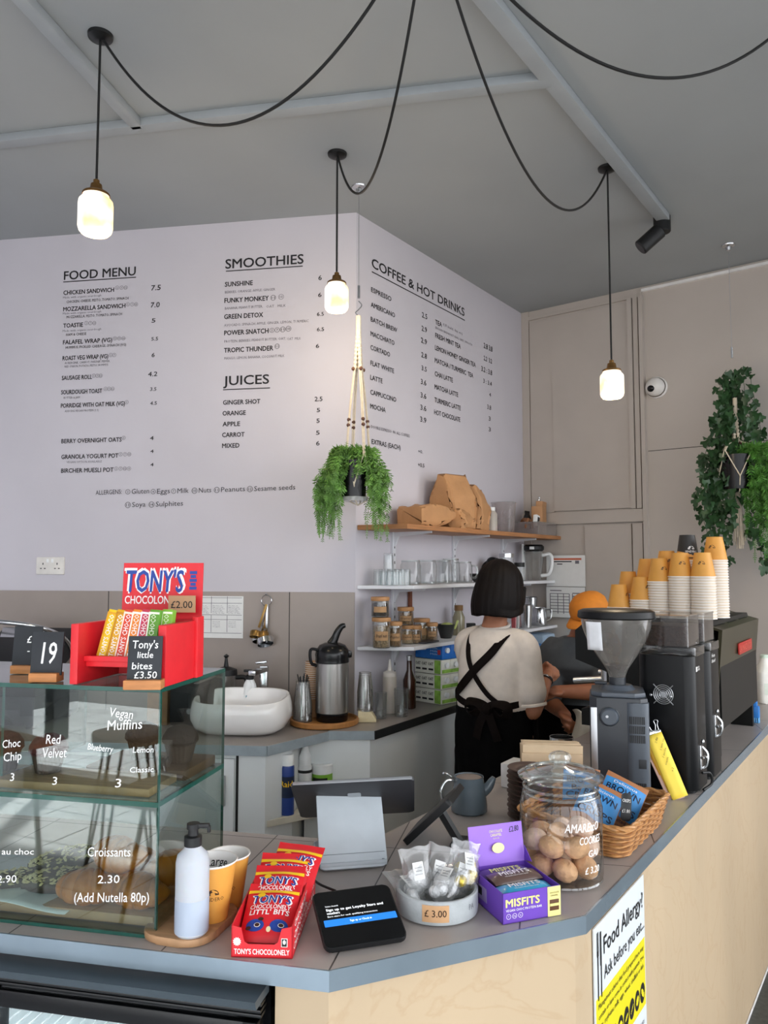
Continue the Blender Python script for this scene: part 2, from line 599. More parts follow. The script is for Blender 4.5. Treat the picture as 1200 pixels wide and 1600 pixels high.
def ringmark(mb, px, py, rpx, s, P0, u, n, mi=0, t=0.13):
    a = on_plane(px, py, P0, n); r = rpx * mpp(a)
    M = frame(a + n * 0.0012, u, Vector((0, 0, 1)))
    N = 18
    vs = [(r * k * cos(2 * pi * i / N), r * k * sin(2 * pi * i / N), 0) for k in (1, 1 - t) for i in range(N)]
    mb.add(vs, [(i, (i + 1) % N, N + (i + 1) % N, N + i) for i in range(N)], mi, False, M)
    if s:
        h = r * 0.85
        mb.text(s, M @ tr(0, -h / 2, 0), h, None if len(s) < 2 else r * 1.1, mi, 0.01, 'C', res=2)
F = (K, uF, nF); Cw = (K, uC, nC)
def f1(x, y): return 80 + x * 0.366667, 370 + y * 0.366667
def c1(x, y): return 480 + x * 0.3, 370 + y * 0.3
INKS = [M_ink, M_ink_mid, M_ink_grey]
# food menu ----------------------------------------------------------
mb = MB()
def ft(s, x0, y0, x1, h, **k):
    px, py = f1(x0, y0)
    wtext(mb, s, px, py, 80 + x1 * 0.366667, h * 0.366667, *F, **k)
def fring(x, y, r, s, **k):
    ringmark(mb, *f1(x, y), r * 0.366667, s, *F, **k)
ft('FOOD MENU', 55, 184, 360, 37, bold=0.03)
wline(mb, *f1(52, 193), 80 + 362 * 0.366667, 1.4, *F)
for s, x0, y, x1, rings, ry in (
        ('CHICKEN SANDWICH', 53, 248, 268, (281, 300, 318), 217), ('MOZZARELLA SANDWICH', 52, 318, 316, (327, 345, 362), 288),
        ('TOASTIE', 52, 388, 136, (150, 167, 184), 368), ('FALAFEL WRAP (VG)', 51, 459, 260, (272, 290, 308), 433),
        ('ROAST VEG WRAP (VG)', 49, 527, 243, (254, 269), 504), ('SAUSAGE ROLL', 46, 611, 174, (182, 197, 211), 592),
        ('SOURDOUGH TOAST', 43, 672, 217, (232, 247, 262), 648), ('PORRIDGE WITH OAT MILK (VG)', 42, 729, 314, (322,), 705),
        ('BERRY OVERNIGHT OATS', 44, 880, 300, (309,), 857), ('GRANOLA YOGURT POT', 44, 947, 286, (296, 315, 333), 927),
        ('BIRCHER MUESLI POT', 43, 1006, 266, (277, 296, 314, 332), 988)):
    ft(s, x0, y, x1, 18, bold=0.04, res=2)
    for i, r in enumerate(rings): fring(r, ry, 8.5, str((2, 7, 12, 4)[i % 4]), mi=1)
for s, x0, y, x1, h, mi in (
        ('Made with organic sourdough', 51, 264, 214, 9, 2), ('CHICKEN, CHEESE, PESTO, TOMATO, SPINACH', 66, 283, 330, 11, 0),
        ('Made with organic sourdough', 50, 332, 214, 9, 2), ('MOZZARELLA, PESTO, TOMATO, SPINACH', 66, 348, 302, 11, 0),
        ('Made with organic sourdough', 49, 406, 214, 9, 2), ('HAM & CHEESE', 64, 423, 150, 11, 0),
        ('HUMMUS, PICKLED CABBAGE, SPINACH (VG)', 62, 478, 320, 11, 0),
        ('AUBERGINE, CARROT, PARSNIP, PEPPER,', 58, 543, 252, 9, 1), ('RED ONION, POTATO, PESTO, HUMMUS', 58, 558, 243, 9, 1),
        ('BUTTER & JAM', 54, 691, 122, 9, 1), ('ADD 50G VEGAN PROTEIN (1.5)', 58, 748, 203, 9, 1),
        ('VEGAN OPTION AVAILABLE', 66, 965, 216, 9, 2)):
    ft(s, x0, y, x1, h, mi=mi, bold=0.012 if mi == 0 else 0.0, res=1)
for s, x0, y, x1, h in (('7.5', 426, 229, 466, 22), ('7.0', 424, 302, 462, 22), ('5', 428, 366, 444, 18), ('5.5', 427, 443, 455, 15),
                        ('6', 428, 513, 441, 18), ('4.2', 413, 595, 452, 19), ('3.5', 422, 657, 448, 15), ('4.5', 422, 717, 450, 15),
                        ('4', 421, 866, 436, 16), ('4', 423, 921, 436, 14), ('4', 423, 978, 436, 14)):
    ft(s, x0, y, x1, h, bold=0.03, shear=0.08, res=2)
food_l = mb.build('lettering', INKS, wall_food)
# smoothies, juices, allergens ---------------------------------------
mb = MB()
ft('SMOOTHIES', 743, 136, 1075, 40, bold=0.03)
wline(mb, *f1(745, 147), 80 + 1072 * 0.366667, 1.4, *F)
for s, x0, y, x1 in (('SUNSHINE', 741, 213, 859), ('FUNKY MONKEY', 739, 282, 927), ('GREEN DETOX', 738, 351, 903),
                     ('POWER SNATCH', 738, 420, 926), ('TROPIC THUNDER', 737, 494, 946)):
    ft(s, x0, y, x1, 20, bold=0.04, res=2)
for x, y, s, r, mi in ((946, 260, '11', 12, 0), (980, 256, '10', 12, 2), (941, 399, '2', 10, 0), (963, 397, '7', 11, 0), (987, 395, '11', 12, 0),
                       (1011, 392, '10', 12, 0), (963, 467, '11', 11, 0)):
    fring(x, y, r, s, mi=mi)
for s, x0, y, x1 in (('BERRIES, ORANGE, APPLE, GINGER', 741, 242, 955), ('BANANA, PEANUT BUTTER,', 741, 311, 902), ('OAT   MILK', 917, 303, 1000),
                     ('AVOCADO, SPINACH, APPLE, GINGER, LEMON, TURMERIC', 738, 383, 1097), ('PROTEIN, BERRIES, PEANUT BUTTER, OAT,', 738, 452, 1000),
                     ('OAT  MILK', 1006, 441, 1064), ('MANGO, LEMON, BANANA, COCONUT MILK', 738, 524, 994)):
    ft(s, x0, y, x1, 11, mi=2, bold=0.004, res=1)
for s, x0, y, x1, h in (('6', 1139, 185, 1153, 20), ('6', 1138, 257, 1152, 18), ('6.5', 1133, 338, 1162, 16), ('6.5', 1133, 403, 1163, 16), ('6', 1128, 474, 1142, 17),
                        ('2.5', 1123, 701, 1156, 19), ('5', 1132, 747, 1146, 17), ('5', 1131, 793, 1144, 18), ('5', 1129, 844, 1144, 18), ('6', 1129, 889, 1144, 18)):
    ft(s, x0, y, x1, h, bold=0.03, res=2)
ft('JUICES', 734, 633, 928, 39, bold=0.03)
wline(mb, *f1(733, 652), 80 + 933 * 0.366667, 1.4, *F)
for s, x0, y, x1 in (('GINGER SHOT', 733, 716, 891), ('ORANGE', 731, 762, 829), ('APPLE', 731, 808, 805), ('CARROT', 729, 854, 824), ('MIXED', 729, 900, 802)):
    ft(s, x0, y, x1, 19, bold=0.04, res=2)
smoothie_l = mb.build('lettering', INKS, wall_food)
mb = MB()
TL = 0.026
def fa(s, x0, y0, x1, h, **k): ft(s, x0, y0, x1, h, tilt=TL, **k)
fa('ALLERGENS:', 190, 1100, 301, 19)
for x, y, s, w, nx in ((327, 1087, '2', 'Gluten', 418), (435, 1086, '4', 'Eggs', 506), (522, 1084, '7', 'Milk', 586), (611, 1082, '10', 'Nuts', 682),
                       (706, 1079, '11', 'Peanuts', 826), (847, 1075, '12', 'Sesame seeds', 1040), (327, 1143, '13', 'Soya', 402), (428, 1141, '14', 'Sulphites', 562)):
    r = 13 if len(s) > 1 else 11
    fring(x, y, r, s, t=0.16)
    fa(w, x + r + 5, y + 9, nx, 21, shear=0.05, res=2)
allergen_l = mb.build('lettering', INKS, wall_food)
# coffee menu ---------------------------------------------------------
mb = MB()
def ct(s, x0, y0, x1, h, **k):
    px, py = c1(x0, y0)
    wtext(mb, s, px, py, 480 + x1 * 0.3, h * 0.3, *Cw, **k)
ct('COFFEE & HOT DRINKS', 336, 158, 818, 50, bold=0.03)
wline(mb, *c1(336, 182), 480 + 820 * 0.3, 1.6, *Cw)
for s, x0, y, x1 in (('ESPRESSO', 332, 286, 437), ('AMERICANO', 331, 364, 456), ('BATCH BREW', 330, 440, 467), ('MACCHIATO', 329, 515, 453), ('CORTADO', 329, 587, 430),
                     ('FLAT WHITE', 329, 668, 451), ('LATTE', 328, 743, 391), ('CAPPUCCINO', 328, 820, 462), ('MOCHA', 328, 893, 407), ('EXTRAS (EACH)', 335, 1078, 485)):
    ct(s, x0, y, x1, 25, bold=0.035, res=2)
for s, x0, y, x1 in (('TEA', 667, 455, 700), ('FRESH MINT TEA', 666, 524, 798), ('LEMON HONEY GINGER TEA', 665, 588, 876), ('MATCHA / TURMERIC  TEA', 664, 654, 863),
                     ('CHAI LATTE', 664, 724, 757), ('MATCHA LATTE', 663, 792, 785), ('TURMERIC LATTE', 662, 860, 798), ('HOT CHOCOLATE', 661, 924, 796)):
    ct(s, x0, y, x1, 25, bold=0.035, res=2)
ct('(UP build, day etc)', 706, 462, 808, 14, mi=2, res=1)
ct('ENGLISH BREAKFAST, EARL GREY, SMOOTH', 667, 478, 858, 12, mi=2, res=1)
ct('DOUBLE ESPRESSO  IN  ALL COFFEES', 332, 996, 533, 16, mi=1, res=1)
for s, x0, y, x1, h in (('2.5', 597, 418, 624, 27), ('2.9', 595, 488, 622, 27), ('2.9', 592, 550, 622, 27), ('2.8', 594, 626, 622, 27), ('3.5', 595, 694, 621, 25),
                        ('3.6', 591, 766, 619, 27), ('3.6', 590, 836, 619, 27), ('3.6', 589, 900, 619, 27), ('3.9', 588, 962, 619, 27), ('+0.', 577, 1124, 601, 16), ('+0.5', 576, 1196, 609, 20),
                        ('2.8 3.8', 919, 578, 964, 27), ('2.2  3.2', 919, 642, 961, 24), ('3.2 : 3.8', 906, 698, 962, 26), ('3 : 3.4', 916, 760, 960, 22),
                        ('4', 947, 830, 956, 19), ('3.8', 937, 896, 957, 23), ('3', 944, 956, 954, 22), ('3', 944, 1012, 955, 22)):
    ct(s, x0, y, x1, h, bold=0.03, res=2)
coffee_l = mb.build('lettering', INKS, wall_coffee)
# ================================================================== SERVING COUNTER
cL = Vector((-0.694, 1.438, 0)); cA = Vector((-0.09, 1.308, 0)); cB = Vector((0.38, 1.507, 0)); cR = Vector((1.607, 3.269, 0))
uL = (cA - cL).normalized(); nL = Vector((uL.y, -uL.x, 0))          # left run, facing the customer
uD = (cB - cA).normalized(); nD = Vector((uD.y, -uD.x, 0))          # diagonal
uR = (cR - cB).normalized(); nR = Vector((uR.y, -uR.x, 0))          # right run
cLL = cA - uL * 1.9
cRR = cB + uR * 2.75
iL = cLL - nL * 0.585
iRR = cRR - nR * 0.565
# inner corner: the two inner edges meet
def isect(p, u, q, v):
    d = u.x * v.y - u.y * v.x
    t = ((q.x - p.x) * v.y - (q.y - p.y) * v.x) / d
    return p + u * t
iC = isect(iL, uL, iRR, uR)
M_top = mat('grey_laminate_tile', 'a39b96', 0.38, var=0.05, scale=9)
def tile_lines(m, sz, ang, mort, ox=0.0, oy=0.0):
    nt = m.node_tree; b = nt.nodes['Principled BSDF']
    old = b.inputs['Base Color'].links[0].from_socket
    tc = nt.nodes.new('ShaderNodeTexCoord'); mp = nt.nodes.new('ShaderNodeMapping')
    mp.inputs['Rotation'].default_value = (0, 0, ang); mp.inputs['Location'].default_value = (ox, oy, 0)
    br = nt.nodes.new('ShaderNodeTexBrick'); br.offset = 0.0
    br.inputs['Color1'].default_value = (0, 0, 0, 1); br.inputs['Color2'].default_value = (0, 0, 0, 1); br.inputs['Mortar'].default_value = (1, 1, 1, 1)
    br.inputs['Scale'].default_value = 1; br.inputs['Mortar Size'].default_value = 0.0016; br.inputs['Mortar Smooth'].default_value = 0.2
    br.inputs['Brick Width'].default_value = sz[0]; br.inputs['Row Height'].default_value = sz[1]
    mx = nt.nodes.new('ShaderNodeMix'); mx.data_type = 'RGBA'
    L = nt.links.new
    L(tc.outputs['Object'], mp.inputs[0]); L(mp.outputs[0], br.inputs['Vector'])
    L(br.outputs['Color'], mx.inputs['Factor']); L(old, mx.inputs['A'])
    mx.inputs['B'].default_value = lin(mort)
    L(mx.outputs['Result'], b.inputs['Base Color'])
tile_lines(M_top, (0.30, 0.60), radians(12), '3a3634', 0.06, -0.02)
M_edge = mat('slate_grey_edging', '93a3af', 0.24, 0.6, var=0.10, scale=7, stretch=(1, 1, 1))
M_ply = mat('birch_plywood', 'b9a487', 0.5, var=0.07, scale=3.2, stretch=(1, 1, 0.35), bump=0.05, bscale=30)
def ply_fig(m):
    nt = m.node_tree; b = nt.nodes['Principled BSDF']; L = nt.links.new
    old = b.inputs['Base Color'].links[0].from_socket
    tc = nt.nodes.new('ShaderNodeTexCoord')
    wv = nt.nodes.new('ShaderNodeTexNoise'); wv.inputs['Scale'].default_value = 3.0; wv.inputs['Detail'].default_value = 6; wv.inputs['Distortion'].default_value = 2.2
    rp = nt.nodes.new('ShaderNodeValToRGB')
    e = rp.color_ramp.elements
    e[0].position = 0.47; e[0].color = (1, 1, 1, 1); e[1].position = 0.53; e[1].color = (1, 1, 1, 1)
    k = e.new(0.5); k.color = (0.88, 0.80, 0.72, 1)
    mx = nt.nodes.new('ShaderNodeMix'); mx.data_type = 'RGBA'; mx.blend_type = 'MULTIPLY'; mx.inputs['Factor'].default_value = 0.4
    L(tc.outputs['Object'], wv.inputs['Vector']); L(wv.outputs['Fac'], rp.inputs[0])
    L(old, mx.inputs['A']); L(rp.outputs[0], mx.inputs['B']); L(mx.outputs['Result'], b.inputs['Base Color'])
ply_fig(M_ply)
counter = thing('serving_counter', 'grey tiled serving counter with slate edging and pale plywood front', 'counter', (0, 0, 0))
poly = [cLL, cA, cB, cRR, iRR, iC, iL]
mb = MB(); mb.prism([(p.x, p.y) for p in poly], CT - 0.03, CT, bev=0.0)
mb.build('worktop', M_top, counter)
mb = MB()
te = 0.004
oA = isect(cLL + nL * te, uL, cA + nD * te, uD); oB = isect(cB + nD * te, uD, cB + nR * te, uR)
for a, b, a2, b2 in ((cLL, cA, cLL + nL * te, oA), (cA, cB, oA, oB), (cB, cRR, oB, cRR + nR * te)):
    mb.prism([(a.x, a.y), (b.x, b.y), (b2.x, b2.y), (a2.x, a2.y)], CT - 0.033, CT + 0.0005)
mb.build('edging', M_edge, counter)
# carcass with plywood cladding, set back under the edging
rc = 0.022
pA = isect(cLL - nL * rc, uL, cA - nD * rc, uD); pB = isect(cA - nD * rc, uD, cB - nR * rc, uR); pRR = cRR - nR * rc
fr0 = on_plane(430, 1560, cA - nL * rc, nL)             # right end of the fridge bay
fr0 = Vector((fr0.x, fr0.y, 0))
in2 = iRR + nR * 0.02; inC = isect(iL + nL * 0.02, uL, in2, uR)
mb = MB()
mb.prism([(p.x, p.y) for p in (fr0, pA, pB, pRR, in2, inC, fr0 - nL * 0.53)], 0.0, CT - 0.031)
mb.build('cladding', M_ply, counter)
mb = MB()
mb.prism([(p.x, p.y) for p in (iL + nL * 0.02, fr0 - nL * 0.54, fr0 - nL * 0.52, iL + nL * 0.04)], 0.0, CT - 0.031)
mb.build('back_panel', mat('white_melamine', 'cfd3d2', 0.5), counter)
# thin pale strip where the right front meets the dark floor
mb = MB(); a = pB + nR * 0.001; b = pRR + nR * 0.001
slab(mb, a, b, 0, 0.012, nR, 0.002, 0.003); mb.build('kickstrip', M_whitetrim, counter)

# ---- fridge in the left bay
M_blk = mat('black_gloss_plastic', '0b0c0e', 0.25, var=0.1)
M_blkm = mat('black_matt_plastic', '131416', 0.5, var=0.1)
M_slate = mat('slate_panel', '3f4950', 0.4, var=0.1, scale=12)
fw, fd, fh = 1.05, 0.50, 0.905
FM = Matrix(((uL.x, -nL.x, 0, fr0.x - uL.x * 0.012 + nL.x * 0.028), (uL.y, -nL.y, 0, fr0.y - uL.y * 0.012 + nL.y * 0.028), (0, 0, 1, 0), (0, 0, 0, 1)))
fridge = thing('bottle_fridge', 'black under-counter bottle fridge with two lit glass doors', 'fridge', M=FM)
mb = MB()
t = 0.03
mb.box((-fw / 2, fd - t / 2, fh / 2), (fw, t, fh)); mb.box((-t / 2, fd / 2 + 0.02, fh / 2), (t, fd - 0.04, fh)); mb.box((-fw + t / 2, fd / 2 + 0.02, fh / 2), (t, fd - 0.04, fh))
mb.box((-fw / 2, fd / 2 + 0.02, fh - 0.02), (fw, fd - 0.04, 0.04)); mb.box((-fw / 2, fd / 2 + 0.02, 0.06), (fw, fd - 0.04, 0.12))
mb.build('body', M_blk, fridge)
mb = MB()
mb.add([(-fw, -0.034, fh + 0.012), (0, -0.034, fh + 0.012), (0, -0.028, fh - 0.003), (-fw, -0.028, fh - 0.003), (-fw, 0.03, fh + 0.012), (0, 0.03, fh + 0.012), (0, 0.03, fh - 0.003), (-fw, 0.03, fh - 0.003)],
       [(3, 2, 1, 0), (0, 1, 5, 4), (1, 2, 6, 5), (2, 3, 7, 6), (3, 0, 4, 7), (4, 5, 6, 7)])
mb.build('fascia', M_slate, fridge)
mb = MB()
for i in range(3): mb.box((-fw / 2, 0.006, fh - 0.008 - i * 0.009), (fw, 0.022 + (i % 2) * 0.006, 0.006), bev=0.002)
mb.build('grille', M_blk, fridge)
mb = MB(); mb.box((-fw / 2, fd - 0.034, fh / 2), (fw - 0.06, 0.004, fh - 0.2)); mb.build('liner', mat('fridge_liner', 'e8eef2', 0.4), fridge)
zt = fh - 0.034
M_clear = glass('clear_glass', 'f4f8f7', 0.9)
M_hand = mat('brushed_alloy', '9da2a6', 0.3, 1.0)
dw = (fw - 0.02) / 2
for k in range(2):
    x1 = -0.005 - k * (dw + 0.01); x0 = x1 - dw
    d = MB()
    b = 0.030
    d.box(((x0 + x1) / 2, 0.005, zt - b / 2), (dw, 0.03, b), bev=0.004); d.box(((x0 + x1) / 2, 0.005, 0.14), (dw, 0.03, b), bev=0.004)
    d.box((x0 + b / 2, 0.005, (zt + 0.12) / 2), (b, 0.03, zt - 0.12), bev=0.004); d.box((x1 - b / 2, 0.005, (zt + 0.12) / 2), (b, 0.03, zt - 0.12), bev=0.004)
    door = d.build('door', M_blk, fridge)
    g = MB(); g.box(((x0 + x1) / 2, 0.008, (zt + 0.12) / 2), (dw - 2 * b + 0.01, 0.006, zt - 0.12 - 2 * b + 0.01)); g.build('pane', M_clear, door)
    h = MB(); h.box((x0 + 0.02 if k == 0 else x1 - 0.02, -0.018, zt - 0.2), (0.016, 0.016, 0.30), bev=0.005); h.build('handle', M_hand, door)
M_wire = mat('white_wire', 'dfe4e6', 0.4)
for z in (0.70, 0.42):
    mb = MB()
    for i in range(40): mb.box((-0.04 - i * 0.0249, 0.26, z), (0.003, 0.40, 0.003))
    mb.box((-fw / 2, 0.06, z), (fw - 0.06, 0.005, 0.006)); mb.box((-fw / 2, 0.25, z), (fw - 0.06, 0.004, 0.004)); mb.box((-fw / 2, 0.45, z), (fw - 0.06, 0.004, 0.004))
    mb.build('wire_shelf', M_wire, fridge)
mb = MB(); mb.box((-fw / 2, 0.045, fh - 0.06), (0.95, 0.02, 0.016), bev=0.004); mb.build('strip_light', mat('fridge_lamp', 'f2f8ff', 0.5, emit=14.0, var=0), fridge)
# bottles on the top shelf
M_lidw = mat('white_cap', 'eef0f0', 0.4)
bt = thing('drink_bottle', 'white capped bottle on the top shelf of the lit fridge, behind its right door', 'bottle', group=None)
mb = MB(); mb.lathe([(0, 0), (0.03, 0), (0.032, 0.01), (0.032, 0.10), (0.015, 0.14), (0.015, 0.16)], seg=20); mb.build('body', mat('milky_drink', 'e9ecec', 0.3), bt)
mb = MB(); mb.cyl((0, 0, 0.155), 0.018, 0.016, 18, bev=0.003); mb.build('cap', M_lidw, bt)
fm = FM
bt.matrix_world = fm @ tr(-0.19, 0.13, 0.703)
for lab, x, y in (('white capped bottle second along the top fridge shelf, right door', -0.275, 0.14), ('white capped bottle on the top fridge shelf behind the left door', -0.70, 0.16)):
    dup(bt, M=fm @ tr(x, y, 0.703), label=lab)
# ================================================================== GLASS DISPLAY CASE
M_pane = glass('display_glass', 'eaf3f0', 1.0, 0.0, power=3.0, f0=0.062)
M_gedge = mat('green_glass_edge', '1d4f45', 0.15, var=0.15, scale=20, coat=0.5)
M_board = mat('oiled_board', 'a9835f', 0.5, var=0.18, scale=14, stretch=(1, 7, 1))
M_dboard = mat('dark_board', '6d4b35', 0.5, var=0.2, scale=14, stretch=(6, 1, 1))
M_chalkw = mat('white_chalk_pen', 'f4f4f2', 0.6, var=0)
def axes(o, u):
    """upright frame: x along u, y away from the viewer, z up"""
    u = Vector(u).normalized(); v = Vector((-u.y, u.x, 0))
    return Matrix(((u.x, v.x, 0, o[0]), (u.y, v.y, 0, o[1]), (0, 0, 1, o[2]), (0, 0, 0, 1)))
C0 = at_z(243, 1468, CT + 0.0005)
CM = axes(C0, uL)
CW, CD, CH, CS = 0.64, 0.285, 0.435, 0.232
case = thing('display_case', 'two-tier glass pastry display case with green edges and white handwriting', 'display case', M=CM)
def pane(name, c, s, parent=case):
    """glass sheet; its narrow faces show the green edge"""
    mb = MB(); mb.box(c, s)
    k = min(range(3), key=lambda i: s[i])
    for i, f in enumerate(mb.f):
        n = (mb.v[f[1]] - mb.v[f[0]]).cross(mb.v[f[2]] - mb.v[f[1]]).normalized()
        mb.mi[i] = 0 if abs(n[k]) > 0.9 else 1
    return mb.build(name, [M_pane, M_gedge], parent)
g = 0.006
pane('base_glass', (-CW / 2, CD / 2, g / 2), (CW, CD, g))
pane('shelf_glass', (-CW / 2, CD / 2, CS), (CW, CD, 0.009))
pane('top_glass', (-CW / 2, CD / 2, CH), (CW, CD, 0.008))
fp = pane('front_pane', (-CW / 2, g / 2, (g + CS - 0.0045) / 2), (CW, g, CS - 0.0045 - g))
fp2 = pane('front_pane', (-CW / 2, g / 2, (CS + CH) / 2), (CW, g, CH - CS - 0.0085))
pane('side_pane', (-g / 2, g + (CD - g) / 2, (g + CS - 0.0045) / 2), (g, CD - g, CS - 0.0045 - g))
pane('side_pane', (-g / 2, g + (CD - g) / 2, (CS + CH) / 2), (g, CD - g, CH - CS - 0.0085))
pane('side_pane', (-CW + g / 2, g + (CD - g) / 2, CH / 2), (g, CD - g, CH - 0.02))
pane('divider', (-CW * 0.52, g + (CD - g) / 2, (CS + CH) / 2 + 0.012), (g, CD - g - 0.01, CH - CS - 0.036))
# handwriting on the front glass
CI = CM.inverted()
def gl(px, py):
    return CI @ on_plane(px, py, C0, nL)
def gtext(mb, s, px, py, px1, hpx, tilt=0.0, **k):
    a = gl(px, py); b = gl(px1, py - (px1 - px) * tilt)
    M = frame((a.x, -0.0008, a.z), Vector((b.x - a.x, 0, b.z - a.z)), Vector((0, 0, 1)))
    mb.text(s, M, hpx * mpp(on_plane(px, py, C0, nL)), sqrt((b.x - a.x) ** 2 + (b.z - a.z) ** 2), bold=0.005, res=2, **k)
mb = MB()
for s, x, y, x1, h, t in (('Croissants', 137, 1338, 204, 14, 0.0), ('2.30', 153, 1380, 187, 12, 0.02), ('(Add Nutella 80p)', 116, 1409, 233, 14, 0.0),
                          ('au choc', 3, 1335, 53, 9, 0.0), ('2.90', -4, 1379, 26, 11, 0.02), ('Pain', -42, 1336, -4, 12, 0.0)):
    gtext(mb, s, x, y, x1, h, t, shear=0.12)
mb.build('lettering', M_chalkw, fp)
mb = MB()
for s, x, y, x1, h, t in (('Vegan', 170, 1119, 207, 14, -0.12), ('Muffins', 168, 1141, 222, 15, 0.05), ('Blueberry', 137, 1171, 176, 10, -0.12), ('Lemon', 208, 1176, 240, 9, 0.02),
                          ('Classic', 203, 1207, 240, 8, 0.03), ('Red', 72, 1162, 94, 14, 0.0), ('Velvet', 66, 1184, 104, 15, 0.02), ('Choc', 4, 1169, 32, 12, 0.1), ('Chip', 6, 1190, 34, 13, 0.12),
                          ('3', 16, 1220, 22, 12, 0), ('3', 82, 1226, 89, 12, 0), ('3', 180, 1230, 189, 13, 0)):
    gtext(mb, s, x, y, x1, h, t, shear=0.15)
mb.build('lettering', M_chalkw, fp2)
# boards and pastries inside
def slab_thing(name, label, cat, c, s, m, bev=0.004, M=CM, group=None):
    mb = MB(); mb.box((0, 0, s[2] / 2), s, bev=bev)
    o = mb.build(name, m); o.matrix_world = M @ tr(*c)
    return tag(o, label, cat, group)
slab_thing('wooden_board', 'pale wooden serving board under the croissants in the lower tier of the case', 'board', (-0.20, 0.142, 0.0065), (0.36, 0.23, 0.018), M_board)
slab_thing('wooden_board', 'pale wooden board along the front of the upper glass tier', 'board', (-0.32, 0.075, CS + 0.005), (0.58, 0.11, 0.016), M_board)
slab_thing('wooden_board', 'dark wooden board at the back right of the upper glass tier', 'board', (-0.125, 0.205, CS + 0.005), (0.22, 0.14, 0.02), M_dboard)
M_crust = mat('croissant_crust', 'ad6626', 0.38, var=0.3, scale=35, bump=0.25, bscale=90, sss=0.05)
def croissant_mesh():
    mb = MB(); rings = []
    n = 64
    for i in range(n + 1):
        t = i / n; a = (t - 0.5) * 2.1
        c = Vector((0.062 * sin(a), -0.045 * cos(a) + 0.045, 0.0))
        env = sin(pi * min(max(t, 0.012), 0.988)) ** 0.62
        r = 0.034 * env * (0.90 + 0.13 * abs(sin(pi * (t * 6.5 + 0.25))) ** 0.55)
        d = Vector((cos(a), sin(a), 0)); nrm = Vector((-d.y, d.x, 0))
        rings.append([c + nrm * (r * cos(2 * pi * k / 18)) + Vector((0, 0, r * 0.9 * max(-0.8, sin(2 * pi * k / 18)) + 0.024)) for k in range(18)])
    mb.loft(rings)
    return mb
cro = croissant_mesh().build('croissant', M_crust)
labs = ('golden croissant lying on the board at the front left of the pile', 'golden croissant lying on the board behind the front corner of the lower case',
        'golden croissant resting on top of the pile behind the writing', 'golden croissant leaning against the right side glass', 'golden croissant at the back of the croissant pile')
bz = 0.0255
spots = [(-0.175, 0.060, bz, 0.2, 0, 0), (-0.075, 0.066, bz, -0.25, 0, 0), (-0.135, 0.105, bz + 0.050, -0.35, 0.25, 0.0), (-0.055, 0.150, bz + 0.012, 1.2, 0.12, 0.0), (-0.165, 0.195, bz, 0.1, 0, 0)]
for i, (x, y, z, a, rx, ry) in enumerate(spots):
    o = cro if i == 0 else dup(cro)
    o.matrix_world = CM @ tr(x, y, z) @ rotz(a) @ rotx(rx) @ Matrix.Scale(1.08, 4)
    tag(o, labs[i], 'croissant', 'croissants in the lower case')
# seeded dark pastries with flaked nuts
M_choc = mat('dark_chocolate_pastry', '3b2c22', 0.5, var=0.3, scale=40, bump=0.2)
M_flake = mat('flaked_almond', 'cbb98f', 0.6, var=0.25, scale=60)
rnd = random.Random(3)
def seeded():
    mb = MB(); rings = []
    for i in range(25):
        t = i / 24; e = max(0.12, sin(pi * t)) ** 0.4
        rings.append([(-0.07 + 0.14 * t, 0.027 * e * cos(2 * pi * k / 16), 0.022 + 0.022 * e * max(-0.95, sin(2 * pi * k / 16))) for k in range(16)])
    mb.loft(rings)
    return mb
pn = thing('almond_pastry', 'dark chocolate pastry scattered with flaked almonds, upper of the two in the case', 'pastry', group='flaked almond pastries in the lower case')
seeded().build('roll', M_choc, pn)
mb = MB()
for i in range(190):
    t = rnd.uniform(-0.066, 0.066); a = rnd.uniform(0.1, pi - 0.1)
    e = max(0.12, sin(pi * (t + 0.07) / 0.14)) ** 0.4
    c = Vector((t, 0.0275 * e * cos(a), 0.0225 + 0.0225 * e * sin(a)))
    M = tr(*c) @ rotx(a * 0 + rnd.uniform(-0.6, 0.6) - (pi / 2 - a) * -1 * 0 ) @ rotz(rnd.uniform(0, 3)) @ roty(rnd.uniform(-0.5, 0.5))
    mb.ell((0, 0, 0), (0.0055, 0.003, 0.0012), M, seg=6, rings=4)
mb.build('almond_flakes', M_flake, pn)['kind'] = 'stuff'
pn.matrix_world = CM @ tr(-0.285, 0.155, bz + 0.012) @ rotz(0.55) @ roty(-0.12)
p2 = dup(pn, M=CM @ tr(-0.250, 0.085, bz - 0.0) @ rotz(0.42), label='dark chocolate pastry scattered with flaked almonds, beside the front left croissant')
p3 = dup(pn, M=CM @ tr(-0.355, 0.10, bz - 0.016) @ rotz(0.5), label='dark chocolate pastry scattered with flaked almonds, leftmost in the case on white paper')
mb = MB()
mb.grid(lambda u, v: (-0.40 + 0.21 * u, 0.012 + 0.13 * v, 0.0255 + 0.006 * sin(5 * u) * (1 - v) - 0.012 * u * (1 - v) * 0), 12, 8)
o = mb.build('paper_sheet', mat('white_baking_paper', 'e9eaec', 0.6), solid=0.0008); o.matrix_world = CM @ tr(0, 0, 0.001)
tag(o, 'white sheet of baking paper under the dark pastries in the lower case', 'paper')
